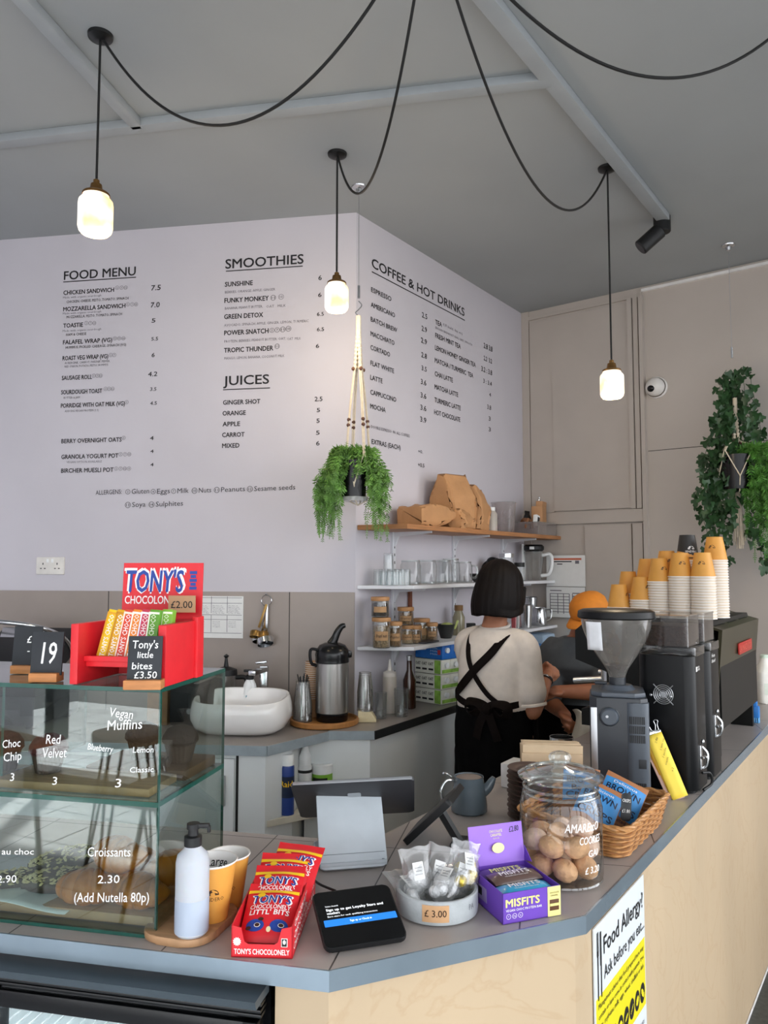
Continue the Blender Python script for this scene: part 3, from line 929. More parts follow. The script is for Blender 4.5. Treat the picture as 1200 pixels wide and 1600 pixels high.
# muffins on the upper tier
M_cakec = mat('chocolate_cake', '35201a', 0.8, var=0.35, scale=60, bump=0.5, bscale=120)
M_caker = mat('red_velvet_cake', '5c1d1b', 0.8, var=0.3, scale=60, bump=0.5, bscale=120)
M_case = mat('brown_muffin_case', '4b3327', 0.7, var=0.2)
def muffin(label, m, M):
    t = thing('muffin', label, 'muffin', group='muffins on the upper tier', M=M)
    mb = MB(); N = 40
    vs = []; fs = []
    for j, (r, z) in enumerate(((0.0, 0), (0.022, 0), (0.031, 0.038))):
        vs += [((r + (0.0014 if k % 2 and r else 0)) * cos(2 * pi * k / N), (r + (0.0014 if k % 2 and r else 0)) * sin(2 * pi * k / N), z) for k in range(N)]
    for j in range(2):
        fs += [(j * N + k, j * N + (k + 1) % N, (j + 1) * N + (k + 1) % N, (j + 1) * N + k) for k in range(N)]
    mb.add(vs, fs, 0, False); mb.build('paper_case', M_case, t)
    mb = MB(); mb.lathe([(0.030, 0.034), (0.037, 0.042), (0.036, 0.052), (0.027, 0.066), (0.012, 0.073), (0, 0.074)], seg=24); mb.build('cake', m, t)
    return t
uz = CS + 0.0225
muffin('dark chocolate muffin near the right side glass of the upper tier', M_cakec, CM @ tr(-0.06, 0.20, uz + 0.004))
muffin('dark chocolate muffin second from the right on the upper tier', M_cakec, CM @ tr(-0.15, 0.21, uz + 0.004))
muffin('red velvet muffin on the upper tier behind the writing', M_caker, CM @ tr(-0.285, 0.085, uz))
muffin('red velvet muffin furthest left on the upper tier', M_caker, CM @ tr(-0.385, 0.085, uz))

# ================================================================== ON TOP OF THE CASE
TZ = CT + CH + 0.0055
M_red = mat('red_painted_board', 'd8232c', 0.4, var=0.05)
M_redp = mat('red_print', 'd6202b', 0.45, var=0.03)
M_blue = mat('blue_print', '1d3f94', 0.5, var=0)
M_wht = mat('white_print', 'f4f1ee', 0.5, var=0)
M_yel = mat('yellow_print', 'f2c21d', 0.5, var=0.04)
M_blkink = mat('black_print', '141414', 0.5, var=0)
p = at_z(107, 1063, TZ); q = at_z(258, 1074, TZ)
u = Vector((0.98, -0.19, 0)).normalized(); SW = 0.193
SM = axes(q, u)
stand = thing('chocolate_bar_stand', 'red wooden chocolate bar stand on top of the glass case', 'display stand', M=SM)
SD, SH = 0.165, 0.112
for x in (-SW + 0.008, -0.008):
    mb = MB(); mb.box((x, SD / 2, SH / 2), (0.016, SD, SH), bev=0.002)
    if x > -0.02:
        mb.box((x + 0.0085, SD * 0.82, SH / 2 + 0.004), (0.012, 0.03, SH + 0.008), bev=0.002)
    mb.build('side_panel', M_red, stand)
mb = MB(); mb.box((-SW / 2, SD / 2 + 0.01, 0.036), (SW - 0.034, SD - 0.03, 0.012), bev=0.002); mb.build('shelf', M_red, stand)
mb = MB(); mb.box((-SW / 2, 0.022, 0.046), (SW - 0.034, 0.008, 0.010), bev=0.001); mb.build('lip', M_red, stand)
mb = MB(); mb.box((-SW / 2, SD - 0.006, SH / 2), (SW - 0.034, 0.008, SH), bev=0.001); mb.build('back_panel', M_red, stand)
# header card
hw, hh = 0.168, 0.226
hd = thing('header_card', 'red header card with blue and white wordmark standing behind the chocolate bars', 'sign', M=axes((at_y(250, 1000, 1.585).x, 1.585, TZ + 0.001), Vector((1, -0.06, 0))) @ rotx(-0.06))
mb = MB(); mb.box((0, 0, hh / 2), (hw, 0.003, hh)); mb.build('card', M_redp, hd)
def fr(x, y, z): return Matrix(((1, 0, 0, x), (0, 0, -1, y), (0, 1, 0, z), (0, 0, 0, 1)))   # upright lettering facing -y
def wordmark(parent, M, w, h, res=2):
    """fat slanting blue capitals with a white surround"""
    mb = MB()
    mb.text("TONY'S", M, h * 1.10, w * 1.05, 0, 0.075, 'C', res=res, shear=0.05)
    mb.text("TONY'S", M @ tr(0, 0.0004, 0.0006), h, w, 1, 0.03, 'C', res=res, shear=0.05)
    return mb
mb = wordmark(hd, fr(-0.018, -0.0022, hh - 0.060), 0.120, 0.044)
mb.text('CHOCOLONELY', fr(-0.018, -0.0022, hh - 0.084), 0.016, 0.120, 0, 0.02, 'C')
for i in range(5):
    mb.box((0.064, -0.0022, hh - 0.020 - i * 0.008), (0.015 - 0.004 * (i % 2), 0.0008, 0.0062), roty(0.0), 1)
mb.build('lettering', [M_wht, M_blue], hd)
pc = thing('price_card', 'tan price card reading 2.00 clipped in front of the red header card', 'price card', M=axes((at_y(284, 957, 1.565).x, 1.565, at_y(284, 957, 1.565).z), Vector((1, -0.06, 0))))
mb = MB(); mb.box((0, 0, 0.017), (0.056, 0.0015, 0.034)); mb.build('card', mat('tan_card', 'b9906a', 0.6), pc)
mb = MB(); mb.text('£2.00', fr(0, -0.0012, 0.009), 0.014, 0.044, bold=0.01, align='C', res=2); mb.build('lettering', M_blkink, pc)
# chocolate bars
bw, bh, bt = 0.022, 0.096, 0.016
BARS = [('yellow', 'e6c11e', -SW + 0.040, 'd99a1a', 0.17), ('dark yellow', 'd8a01c', -SW + 0.059, 'c08414', 0.16), ('orange red', 'd8462a', -SW + 0.078, 'f2d9c8', 0.13), ('orange', 'e8862a', -SW + 0.098, 'f5ead8', 0.10),
        ('purple and red', 'c33a52', -SW + 0.117, 'e8e4f0', 0.09), ('green', '5f9a2e', -SW + 0.137, 'e8f0d8', 0.05), ('light green', '7fb23a', -SW + 0.159, 'f0f4d8', 0.03)]
for nm, c, x, c2, a in BARS:
    t = thing('chocolate_bar', f'{nm} wrapped chocolate bar standing in the red stand', 'chocolate bar', group='chocolate bars in the red stand', M=SM @ tr(x, 0.040 + (0.012 if 'light' in nm else 0), 0.0425) @ roty(a) @ rotx(-0.16))
    mb = MB(); mb.box((0, bt / 2, bh / 2), (bw, bt, bh), bev=0.002); mb.build('wrapper', mat('wrapper_' + nm.replace(' ', '_'), c, 0.4), t)
    mb = MB()
    mb.text("TONY'S CHOCO", fr(0.004, -0.0006, 0.006) @ rotz(pi / 2) , 0.010, bh - 0.016, 0, 0.02, res=1)
    mb.box((-0.010, -0.0005, bh / 2), (0.003, 0.0006, bh - 0.01), mi=1); mb.box((0, -0.0005, bh - 0.007), (bw - 0.002, 0.0006, 0.004), mi=1)
    mb.build('lettering', [M_wht if 'green' not in nm else mat('pale_print', c2, 0.5, var=0), mat('wrapper_band_' + nm.replace(' ', '_'), c2, 0.5)], t)
# chalkboards
M_chalk = mat('black_chalkboard', '2f3236', 0.7, var=0.12, scale=18)
M_foot = mat('pine_foot', 'b97a45', 0.5, var=0.15, scale=30, stretch=(1, 6, 6))
def chalkboard(label, px, py, w, h, lines, ang, lean=0.10, foot=0.9, base=TZ):
    o = at_z(px, py, base)
    t = thing('chalkboard_sign', label, 'chalkboard', M=axes(o, u) @ rotz(ang))
    mb = MB(); mb.box((0, 0.012, 0.0085), (w * foot, 0.03, 0.017), bev=0.002); mb.build('foot', M_foot, t)
    T = tr(0, 0.010, 0.012) @ rotx(-lean)
    mb = MB(); mb.box((0, 0, h / 2), (w, 0.004, h), T, bev=0.001); mb.build('board', M_chalk, t)
    mb = MB()
    for s, x, z, hh_, ww in lines: mb.text(s, T @ fr(x, -0.0026, z), hh_, ww, bold=0.012, align='C', res=2, shear=0.06)
    mb.build('lettering', M_chalkw, t)
    return t
chalkboard('small chalkboard reading 19 on a wooden foot, standing at the left on the case', 67, 1066, 0.062, 0.082, [('19', 0.004, 0.022, 0.040, 0.028)], 0.12)
chalkboard('small chalkboard with a chalked pound sign behind the one reading 19', 36, 1053, 0.060, 0.084, [('£', 0.004, 0.05, 0.014, None), ('-', 0.004, 0.028, 0.014, None)], 0.12)
chalkboard('small chalkboard in front of the red stand pricing little bites', 222, 1078, 0.061, 0.082, [("Tony's", 0, 0.060, 0.014, 0.046), ('little', 0.001, 0.043, 0.011, 0.028), ('bites', -0.004, 0.023, 0.012, 0.036), ('£3.50', 0.003, 0.007, 0.012, 0.040)], 0.22, foot=1.1)

# ================================================================== PAPER CUPS (one kind, used here and on the espresso machine)
M_cupy = mat('yellow_cup_board', 'd99a44', 0.5, var=0.04)
M_cupw = mat('white_cup_board', 'efe9e2', 0.5, var=0.03)
M_cupin = mat('white_cup_lining', 'f2efec', 0.4, var=0.02)
M_brn = mat('dark_brown_print', '3a2312', 0.5, var=0)
def cup_logo(mb, r_at, z, s=1.0, mi=0, a0=-pi / 2, word='SENDERO', flip=1):
    """mark of a standing mountain over a word, wrapped on the cone"""
    def fn(x, y):
        zz = z + y * flip; r = r_at(zz) + 0.0004; a = a0 + x * flip / r
        return (r * cos(a), r * sin(a), zz)
    N = 14
    out = [(0.008 * s * cos(pi * i / N), 0.008 * s * sin(pi * i / N) + 0.008 * s) for i in range(N + 1)]
    inn = [(0.003 * s, 0.008 * s), (0.002 * s, 0.0115 * s), (-0.001 * s, 0.0125 * s), (-0.0035 * s, 0.0105 * s), (-0.003 * s, 0.008 * s)]
    pts = [fn(*p) for p in out + inn[::-1]]
    mb.add(pts, [tuple(range(len(pts)))], mi)
    if word: mb.text(word, Matrix.Identity(4), 0.005 * s, 0.030 * s, mi, align='C', fn=lambda x, y: fn(x, y), res=1)
def make_cup(label, group=None, upside=False, h=0.092, r0=0.028, r1=0.041, logo=True, body=None, rimc=None, a0=-pi / 2, word='SENDERO'):
    t = thing('paper_cup', label, 'paper cup', group=group)
    th = 0.0012
    mb = MB(); mb.lathe([(r0 - 0.002, 0.006), (r0, 0.0), (r1, h - 0.003)], seg=28); mb.build('sleeve', body or M_cupy, t)
    mb = MB(); mb.lathe([(r1 + 0.0005, h - 0.004), (r1 + 0.0022, h - 0.002), (r1 + 0.0015, h), (r1 - 0.0012, h - 0.001)], seg=28); mb.build('rim', rimc or M_cupw, t)
    mb = MB(); mb.lathe([(r1 - 0.0012, h - 0.001), (r0 - th, 0.006), (0, 0.006)], seg=28); mb.build('lining', M_cupin, t)
    if logo:
        mb = MB(); cup_logo(mb, lambda z: r0 + (r1 - r0) * z / h, h * 0.40, 1.35, a0=a0, word=word); mb.build('emblem', M_brn, t)
    return t
# ================================================================== LEFT COUNTER: BOARD, SOAP, CUPS
BDZ = 0.014
bo = at_z(300, 1446, CT)
BM = axes((bo.x, bo.y, CT + 0.0005), uL)
mb = MB(); mb.prism(rrect(0.135, 0.165, 0.045, 8), 0, BDZ, bev=0.004)
o = mb.build('serving_board', M_board); o.matrix_world = BM @ rotz(-0.08)
tag(o, 'rounded wooden board under the soap bottle and yellow paper cups', 'board')
so = at_z(297, 1462, CT + BDZ)
sb = thing('pump_bottle', 'frosted white pump bottle with black pump standing on the wooden board', 'bottle', (so.x, so.y + 0.010, CT + BDZ + 0.001))
M_frost = mat('frosted_plastic', 'd2d7df', 0.45, var=0.02, sss=0.3, trans=0.25)
mb = MB(); mb.lathe([(0, 0), (0.026, 0), (0.0295, 0.004), (0.0295, 0.122), (0.027, 0.134), (0.015, 0.146), (0.0135, 0.152), (0, 0.152)], seg=36); mb.build('bottle_body', M_frost, sb)
mb = MB(); mb.lathe([(0.0299, 0.006), (0.0299, 0.062), (0.0296, 0.0625)], seg=36); mb.build('liquid_level', mat('bottle_liquid', 'a9b4c5', 0.4, var=0.02), sb)
mb = MB(); mb.lathe([(0, 0.150), (0.0155, 0.150), (0.0155, 0.166), (0.0095, 0.168), (0.0085, 0.178), (0.0115, 0.179), (0.0115, 0.188), (0, 0.189)], seg=24)
mb.box((0.014, 0, 0.184), (0.030, 0.010, 0.008), bev=0.003); mb.box((0.028, 0, 0.178), (0.006, 0.007, 0.012), bev=0.002); mb.build('pump', M_blkm, sb)
c1o = at_z(335, 1440, CT + BDZ)
cz = CT + BDZ + 0.0008
cup_a = make_cup('yellow paper cup standing behind the pump bottle on the board', 'yellow cups beside the pump bottle', h=0.105, r0=0.0285, r1=0.0435, a0=-pi / 2 + 0.25)
cup_a.location = (c1o.x - 0.008, c1o.y + 0.016, cz)
mb = MB(); rr = lambda z: 0.0435 - 0.0014 - (0.105 - z) * 0.015 / 0.105
mb.text('Large', Matrix.Identity(4), 0.016, 0.042, align='C', shear=0.15, bold=0.01, fn=lambda x, y: ((rr(0.078 + y) - 0.001) * cos(pi / 2 - x / 0.04 + 0.0), (rr(0.078 + y) - 0.001) * sin(pi / 2 - x / 0.04), 0.078 + y))
mb.build('lettering', M_blkink, cup_a)
cup_b = make_cup('second yellow paper cup behind the one marked on its inside', 'yellow cups beside the pump bottle', h=0.098, r0=0.027, r1=0.0405)
cup_b.location = (c1o.x - 0.008 + 0.012, c1o.y + 0.016 + 0.0865, CT + 0.0008)

# ================================================================== BOX OF CHOCOLATE POUCHES
a = at_z(361, 1496, CT); b = at_z(457, 1499, CT)
uT = Vector((b.x - a.x, b.y - a.y, 0)); TW = uT.length
TM = axes((a.x, a.y, CT + 0.0006), uT)
TD, TH = 0.255, 0.052
tb = thing('chocolate_pouch_tray', 'red cardboard tray of chocolate pouches at the front edge of the counter', 'tray', M=TM)
mb = MB(); mb.box((TW / 2, TD / 2, 0.001), (TW, TD, 0.002))
mb.box((TW / 2, TD - 0.001, TH / 2 + 0.008), (TW, 0.002, TH + 0.016))
zz = [(0, 0), (TW, 0), (TW, TH), (TW * 0.82, TH - 0.004), (TW * 0.76, 0.026), (TW * 0.70, 0.022), (TW * 0.27, 0.022), (TW * 0.21, 0.026), (TW * 0.16, TH - 0.004), (0, TH)]
mb.prism(zz, -0.002, 0.0, M=fr(0, 0, 0)); mb.build('tray', M_redp, tb)
for x, nm in ((0.001, 'side_wall'), (TW - 0.001, 'side_wall')):
    mb = MB(); mb.prism([(0, 0), (TD, 0), (TD, TH + 0.016), (0.05, TH + 0.004), (0, TH)], -0.001, 0.001, M=Matrix(((0, 0, 1, x), (1, 0, 0, 0), (0, 1, 0, 0), (0, 0, 0, 1))))
    w = mb.build(nm, M_redp, tb)
    if x > 0.01:
        mb = MB(); M = Matrix(((0, 0, 1, x + 0.0013), (1, 0, 0, 0), (0, 1, 0, 0), (0, 0, 0, 1)))
        for r in range(3): mb.text('CHOCOLATE FOR ALL', M @ tr(0.01 + 0.004 * r, 0.008 + r * 0.017, 0), 0.011, TD - 0.03, bold=0.03, res=1)
        mb.build('lettering', M_wht, w)
mb = MB(); mb.text("TONY'S CHOCOLONELY", fr(TW / 2, -0.0008, 0.006), 0.0085, TW * 0.9, 0, 0.025, 'C')
N = 24; mb.add([((0.0075 if i % 2 else 0.0055) * cos(2 * pi * i / N) + 0.010, -0.0008, 0.026 + (0.0075 if i % 2 else 0.0055) * sin(2 * pi * i / N)) for i in range(N)], [tuple(range(N))])
mb.box((TW - 0.014, -0.0005, 0.026), (0.0105, 0.0006, 0.014)); mb.box((TW - 0.014, -0.0009, 0.026), (0.0085, 0.0006, 0.012), mi=1); mb.ell((TW - 0.014, -0.0012, 0.027), (0.0026, 0.0004, 0.0038), seg=10, rings=6)
mb.build('lettering', [M_wht, M_blkink], tb)
PW, PH = TW * 0.90, 0.135
def pouch(label, y, z, lean, x=0.0, rz=0.0, rr=0.0):
    t = thing('chocolate_pouch', label, 'pouch', group='red chocolate pouches in the tray', M=TM @ tr(TW / 2 + x, y, z) @ rotz(rz) @ rotx(-lean) @ roty(rr) @ Matrix.Diagonal((1, 1, 0.84, 1)))
    mb = MB()
    def bul(u, v):
        e = (max(0, 1 - abs(2 * u - 1) ** 2.6)) * (max(0, sin(pi * min(1, v * 1.12))) ** 0.6 if v < 0.89 else 0)
        return 0.013 * e
    def fpt(u, v): return ((u - 0.5) * PW * (1 - 0.02 * sin(pi * v)), -bul(u, v) - 0.0006 * sin(9 * u + 3 * v), v * PH)
    def bpt(u, v): return ((0.5 - u) * PW * (1 - 0.02 * sin(pi * v)), bul(1 - u, v) * 0.8 + 0.0008, v * PH)
    mb.grid(fpt, 16, 16); mb.grid(bpt, 16, 16); mb.build('bag', M_redp, t)
    def on(x, z): 
        uu = x / PW + 0.5; return (x, fpt(uu, z / PH)[1] - 0.0008, z)
    mb = MB()
    # yellow band with its paler edge
    for k in range(16):
        for (z0, z1) in ((0.108, 0.116),):
            x0 = (k / 16 - 0.5) * PW * 0.98; x1 = ((k + 1) / 16 - 0.5) * PW * 0.98
            mb.add([on(x0, z0), on(x1, z0), on(x1, z1), on(x0, z1)], [(0, 1, 2, 3)], 2)
    I = Matrix.Identity(4)
    def wt(s, z, h, w, mi, bold, lift=0.0):
        mb.text(s, I, h, w, mi, bold, 'C', res=2, shear=0.05, fn=lambda x, y: tuple(Vector(on(x, z + y)) - Vector((0, lift, 0))))
    wt("TONY'S", 0.079, 0.0215, PW * 0.76, 0, 0.09); wt("TONY'S", 0.0795, 0.0200, PW * 0.72, 1, 0.03, 0.0006)
    wt('CHOCOLONELY', 0.066, 0.0100, PW * 0.76, 0, 0.02); wt("LITTL' BITS", 0.053, 0.0110, PW * 0.74, 0, 0.03)
    def disc(cx, cz, rx, rz_, mi, lift):
        n = 20; c = len(mb.v)
        mb.add([tuple(Vector(on(cx + rx * cos(2 * pi * i / n), cz + rz_ * sin(2 * pi * i / n))) - Vector((0, lift, 0))) for i in range(n)], [tuple(range(n))], mi)
    for cx, cz in ((-0.021, 0.030), (0.021, 0.030)):
        disc(cx, cz, 0.016, 0.0125, 1, 0.0006); disc(cx + 0.004, cz, 0.0055, 0.0045, 0, 0.0012); disc(cx + 0.004, cz, 0.0045, 0.0036, 3, 0.0016)
    disc(-0.032, 0.024, 0.005, 0.004, 3, 0.0013); disc(0.004, 0.022, 0.004, 0.0055, 4, 0.0014); disc(-0.012, 0.042, 0.005, 0.0035, 3, 0.0013); disc(-0.02, 0.1005, 0.007, 0.006, 2, 0.0013)
    mb.build('lettering', [M_wht, M_blue, M_yel, mat('chocolate_print', '3b1d12', 0.5, var=0), mat('cream_print', 'e9dcae', 0.5, var=0)], t)
    return t
pouch('front red chocolate pouch showing its full wordmark in the tray', 0.022, 0.014, 1.02)
pouch('second red chocolate pouch from the front of the tray', 0.066, 0.028, 0.98, 0.002)
pouch('third red chocolate pouch from the front, lying crooked in the tray', 0.108, 0.034, 0.96, 0.004, 0.06, 0.05)
pouch('rearmost red chocolate pouch, pushed to the right side of the tray', 0.140, 0.040, 0.95, 0.012, -0.10, 0.08)

# ================================================================== TILL STAND AND TABLETS
M_stand = mat('pale_grey_plastic', 'bcc4ca', 0.4, var=0.03)
M_standd = mat('mid_grey_plastic', '7d858b', 0.4, var=0.03)
M_dark = mat('dark_grey_metal', '37383c', 0.42, 0.2, var=0.06)
M_alu = mat('aluminium', 'b9bbbe', 0.35, 0.9, var=0.03)
po = (at_z(500, 1366, CT) + at_z(606, 1358, CT)) / 2
ua = at_z(606, 1358, CT) - at_z(500, 1366, CT)
PM = axes((po.x, po.y, CT + 0.0075), ua)
till = thing('till_stand', 'pale grey till stand holding a tilted tablet with its back to the customer', 'till stand', M=PM)
PWD = ua.length
lean = 0.56
T = rotx(-lean)
mb = MB(); mb.prism(rrect(PWD, 0.172, 0.012, 5, 0, 0.086), -0.012, 0.0, M=T @ fr(0, 0, 0), bev=0.002); mb.build('back_panel', M_stand, till)
mb = MB(); mb.box((0, -0.001, 0.030), (PWD * 0.94, 0.001, 0.0008), T); mb.cyl((PWD * 0.44, -0.001, 0.014), 0.003, 0.001, 12, T @ rotx(0)); mb.build('seam', M_standd, till)
mb = MB(); mb.box((0, 0.075, 0.006), (PWD, 0.145, 0.012), bev=0.004); mb.build('foot_plate', M_stand, till)
Mt = None
# tablet on the stand
p1 = at_y(454, 1222, 1.735); p2 = at_y(647, 1212, 1.735)
w1 = (p2 - p1); iw = w1.length
tx = w1.normalized()
ty = Vector((0.03, cos(radians(36)), -sin(radians(36))))
TTM = frame(p1, tx, ty)
mb = MB(); mb.prism(rrect(iw, 0.208, 0.012, 5, iw / 2, 0.104), -0.009, 0.0, M=TTM @ Matrix.Scale(1, 4), bev=0.002)
inv = PM.inverted()
for i, v in enumerate(mb.v): mb.v[i] = inv @ v
mb.build('tablet', [M_dark], till)
mb = MB(); mb.prism(rrect(iw - 0.016, 0.19, 0.008, 4, iw / 2, 0.104), 0.0003, 0.0010, M=TTM)
for i, v in enumerate(mb.v): mb.v[i] = inv @ v
mb.build('screen', mat('tablet_screen', '101214', 0.15), till)
mb = MB(); mb.box((iw / 2, -0.0012, -0.0045), (iw - 0.01, 0.002, 0.007), TTM, bev=0.001)
Mq = TTM @ tr(iw * 0.50, 0.070, -0.0098) @ rotx(pi)
mb.prism(rrect(0.030, 0.024, 0.005, 4), 0, 0.0008, M=Mq); 
for i, v in enumerate(mb.v): mb.v[i] = inv @ v
mb.build('edge_trim', M_alu, till)
mb = MB(); mb.box((iw / 2 + 0.005, 0.125, -0.018), (0.06, 0.05, 0.018), TTM, bev=0.004); mb.box((0, 0.095, 0.05), (0.07, 0.02, 0.08), T, bev=0.005)
n1 = len(MB().box((0, 0, 0), (0.06, 0.05, 0.018), bev=0.004).v)
for i in range(n1): mb.v[i] = inv @ mb.v[i]
mb.build('arm', M_stand, till)
mb = MB(); mb.tube(arc([PM @ Vector((-PWD / 2 + 0.006, 0.05, 0.004)), PM @ Vector((-PWD / 2 - 0.022, 0.035, 0.004)), PM @ Vector((-PWD / 2 - 0.026, -0.02, 0.004)), PM @ Vector((-PWD / 2 - 0.012, -0.075, 0.004)), PM @ Vector((-PWD / 2 + 0.018, -0.118, 0.004))]), 0.0025)
o = mb.build('tablet_cable', M_blkm); tag(o, 'thin black cable from the grey till stand to the customer tablet', 'cable')

# customer tablet
b0 = at_z(508, 1490, CT + 0.004); b1 = at_z(637, 1470, CT + 0.004)
ux = (b1 - b0).normalized(); tw = (b1 - b0).length
t0 = at_z(494, 1399, CT + 0.052)
uy = (t0 - b0); tl = 0.5 * (uy.length + (at_z(602, 1387, CT + 0.052) - b1).length)
QM = frame(b0, ux, uy)
ct_ = thing('customer_tablet', 'black loyalty sign-up tablet lying tilted on the counter', 'tablet', M=QM)
mb = MB(); mb.prism(rrect(tw, tl, 0.012, 6, tw / 2, tl / 2), -0.001, 0.008, bev=0.002); mb.build('body', M_blkm, ct_)
mb = MB(); mb.prism(rrect(tw - 0.004, tl - 0.004, 0.010, 6, tw / 2, tl / 2), 0.0081, 0.0087); scr = mb.build('screen', mat('black_screen_glass', '0a0b0d', 0.12, var=0.0), ct_)
mb = MB(); S0 = 0.0092
mb.text('Sendero Rewards', tr(0.018, tl * 0.70, S0), 0.0030, 0.024, 0, res=1)
mb.text('Sign up to get Loyalty Stars and', tr(0.018, tl * 0.625, S0), 0.0052, tw * 0.72, 0, 0.02, res=2)
mb.text('vouchers', tr(0.018, tl * 0.565, S0), 0.0052, 0.0235, 0, 0.02, res=2)
mb.text('Earn stars for each qualifying transaction', tr(0.018, tl * 0.515, S0), 0.0033, tw * 0.62, 0, res=1)
mb.prism(rrect(tw * 0.90, tl * 0.115, 0.001, 2, tw * 0.51, tl * 0.415), S0 - 0.0004, S0 - 0.0001, mi=1)
mb.text('Sign up or Check in', tr(tw * 0.51, tl * 0.40, S0 + 0.0001), 0.0042, 0.040, 0, 0.01, 'C', res=1)
mb.build('lettering', [mat('screen_white', 'd8dce0', 0.5, emit=0.55, var=0), mat('screen_blue', '1b63b4', 0.4, emit=0.45, var=0)], scr)
mb = MB(); inv2 = QM.inverted()
zb = [inv2 @ Vector((p.x, p.y, z)) for p in (b0, b1) for z in (CT + 0.0008,)]
mb.box((tw / 2, tl * 0.6, -0.012), (tw * 0.7, 0.05, 0.024), bev=0.003); mb.box((tw / 2, 0.01, -0.002), (tw * 0.9, 0.012, 0.006), bev=0.001); mb.build('wedge_stand', M_dark, ct_)
# side view reader facing the staff
r0 = at_z(632, 1322, CT + 0.002); 
rd = thing('card_reader_stand', 'black tablet on a prop stand, seen edge-on beside the teapot', 'tablet', M=axes((r0.x, r0.y, CT + 0.0008), Vector((0.30, 0.95, 0))))
# local x runs away along the counter, y to the left; screen faces left
sl = radians(44)
RT = Matrix(((1, 0, 0, 0), (0, sin(sl), -cos(sl) , 0), (0, 0, 0, 0), (0, 0, 0, 1)))
RTM = frame((0, 0, 0.004), Vector((1, 0, 0)), Vector((0, -cos(sl), sin(sl))))
mb = MB(); mb.prism(rrect(0.15, 0.155, 0.010, 5, 0.075, 0.0775), -0.010, 0.006, M=RTM, bev=0.002); mb.build('body', M_blkm, rd)
mb = MB(); mb.prism(rrect(0.136, 0.14, 0.006, 4, 0.075, 0.0775), 0.006, 0.0068, M=RTM); mb.build('screen', mat('screen_reflection_tone', '9aa4a8', 0.15), rd)  # whitish reflection on the screen is put into its base colour
mb = MB(); mb.tube([(0.06, -0.075, 0.07), (0.06, -0.118, 0.004)], 0.012, 6); mb.box((0.06, -0.118, 0.004), (0.07, 0.03, 0.008), bev=0.002); mb.build('prop_leg', M_blkm, rd)

# ================================================================== TEAPOT
tp = at_z(733, 1268, CT)
tea = thing('teapot', 'small slate grey teapot with steel infuser handle on the counter', 'teapot', (tp.x, tp.y, CT + 0.0008))
M_slatec = mat('slate_glaze', '5b666d', 0.25, var=0.06, coat=0.3)
mb = MB(); mb.lathe([(0, 0), (0.044, 0), (0.049, 0.004), (0.049, 0.02), (0.044, 0.060), (0.039, 0.088), (0.040, 0.093), (0.037, 0.093), (0.036, 0.086), (0, 0.084)], seg=36); mb.build('body', M_slatec, tea)
mb = MB(); mb.tube(arc([(0.036, 0, 0.052), (0.052, 0, 0.064), (0.062, 0, 0.080), (0.068, 0, 0.090)], 5), [0.017 - 0.0105 * i / 15 for i in range(16)], 12); mb.build('spout', M_slatec, tea)
mb = MB(); mb.lathe([(0, 0.092), (0.030, 0.092), (0.035, 0.090), (0.036, 0.086)], seg=30); mb.build('lid', mat('taupe_lid', '85776d', 0.35), tea)
M_steel = mat('polished_steel', 'c9cbcd', 0.18, 1.0, var=0.03)
mb = MB(); mb.tube(arc([(-0.038, -0.008, 0.082), (-0.062, -0.02, 0.086), (-0.078, -0.03, 0.064), (-0.074, -0.03, 0.036), (-0.062, -0.026, 0.018)], 6), 0.0032, 8)
mb.tube(arc([(-0.038, 0.008, 0.082), (-0.058, 0.0, 0.098), (-0.070, -0.012, 0.104)], 5), 0.0028, 8); mb.build('infuser_handle', M_steel, tea)

# ================================================================== BOWL OF WRAPPED TRUFFLES
bc = at_z(683, 1422, CT)
BR, BH = 0.079, 0.044
bowl = thing('concrete_bowl', 'round pale concrete bowl with a tan 3.00 price label', 'bowl', (bc.x, bc.y + 0.004, CT + 0.0008))
mb = MB(); mb.lathe([(0, 0), (BR - 0.006, 0), (BR - 0.001, 0.003), (BR, 0.012), (BR, BH - 0.002), (BR - 0.002, BH), (BR - 0.006, BH), (BR - 0.008, BH - 0.003), (BR - 0.010, 0.012), (0, 0.009)], seg=56)
mb.build('body', mat('pale_concrete', 'a9aeb0', 0.75, var=0.10, scale=30, bump=0.1, bscale=200), bowl)
def onb(a0, zc):
    return lambda x, y: ((BR + 0.0009) * cos(a0 + x / BR), (BR + 0.0009) * sin(a0 + x / BR), zc + y)
fn = onb(-pi / 2 - 0.10, 0.009)
mb = MB(); mb.grid(lambda u, v: fn((u - 0.5) * 0.050, v * 0.030), 10, 2); lab = mb.build('price_label', mat('tan_label', 'c49a70', 0.6), bowl)
f2 = lambda x, y: tuple(Vector(fn(x, y)) * 1.0 + Vector((cos(-pi / 2 + x / BR), sin(-pi / 2 + x / BR), 0)) * 0.0006)
mb = MB(); mb.text('£ 3.00', Matrix.Identity(4), 0.012, 0.040, align='C', bold=0.012, fn=lambda x, y: f2(x, y + 0.010), res=2); mb.build('lettering', M_brn, lab)
fn3 = onb(-pi / 2 + 0.78, 0.022)
mb = MB(); mb.text('PA', Matrix.Identity(4), 0.010, 0.014, fn=fn3, res=1); mb.build('lettering', mat('pencil_mark', '70757a', 0.7, var=0), bowl)
M_cello = glass('cellophane', 'fbfcfd', 1.0, 0.12, haze=0.18, hazecol='ffffff', power=2.5, f0=0.08)
M_foil = mat('silver_foil', 'f4f5f6', 0.34, 0.35, var=0.12, scale=120, bump=0.5, bscale=160)
M_gold = mat('gold_green_foil', 'd2b84a', 0.3, 0.4, var=0.2, scale=120, bump=0.5, bscale=160)
M_label = mat('white_paper_label', 'e6e6e4', 0.6, var=0.02)
rb = random.Random(11)
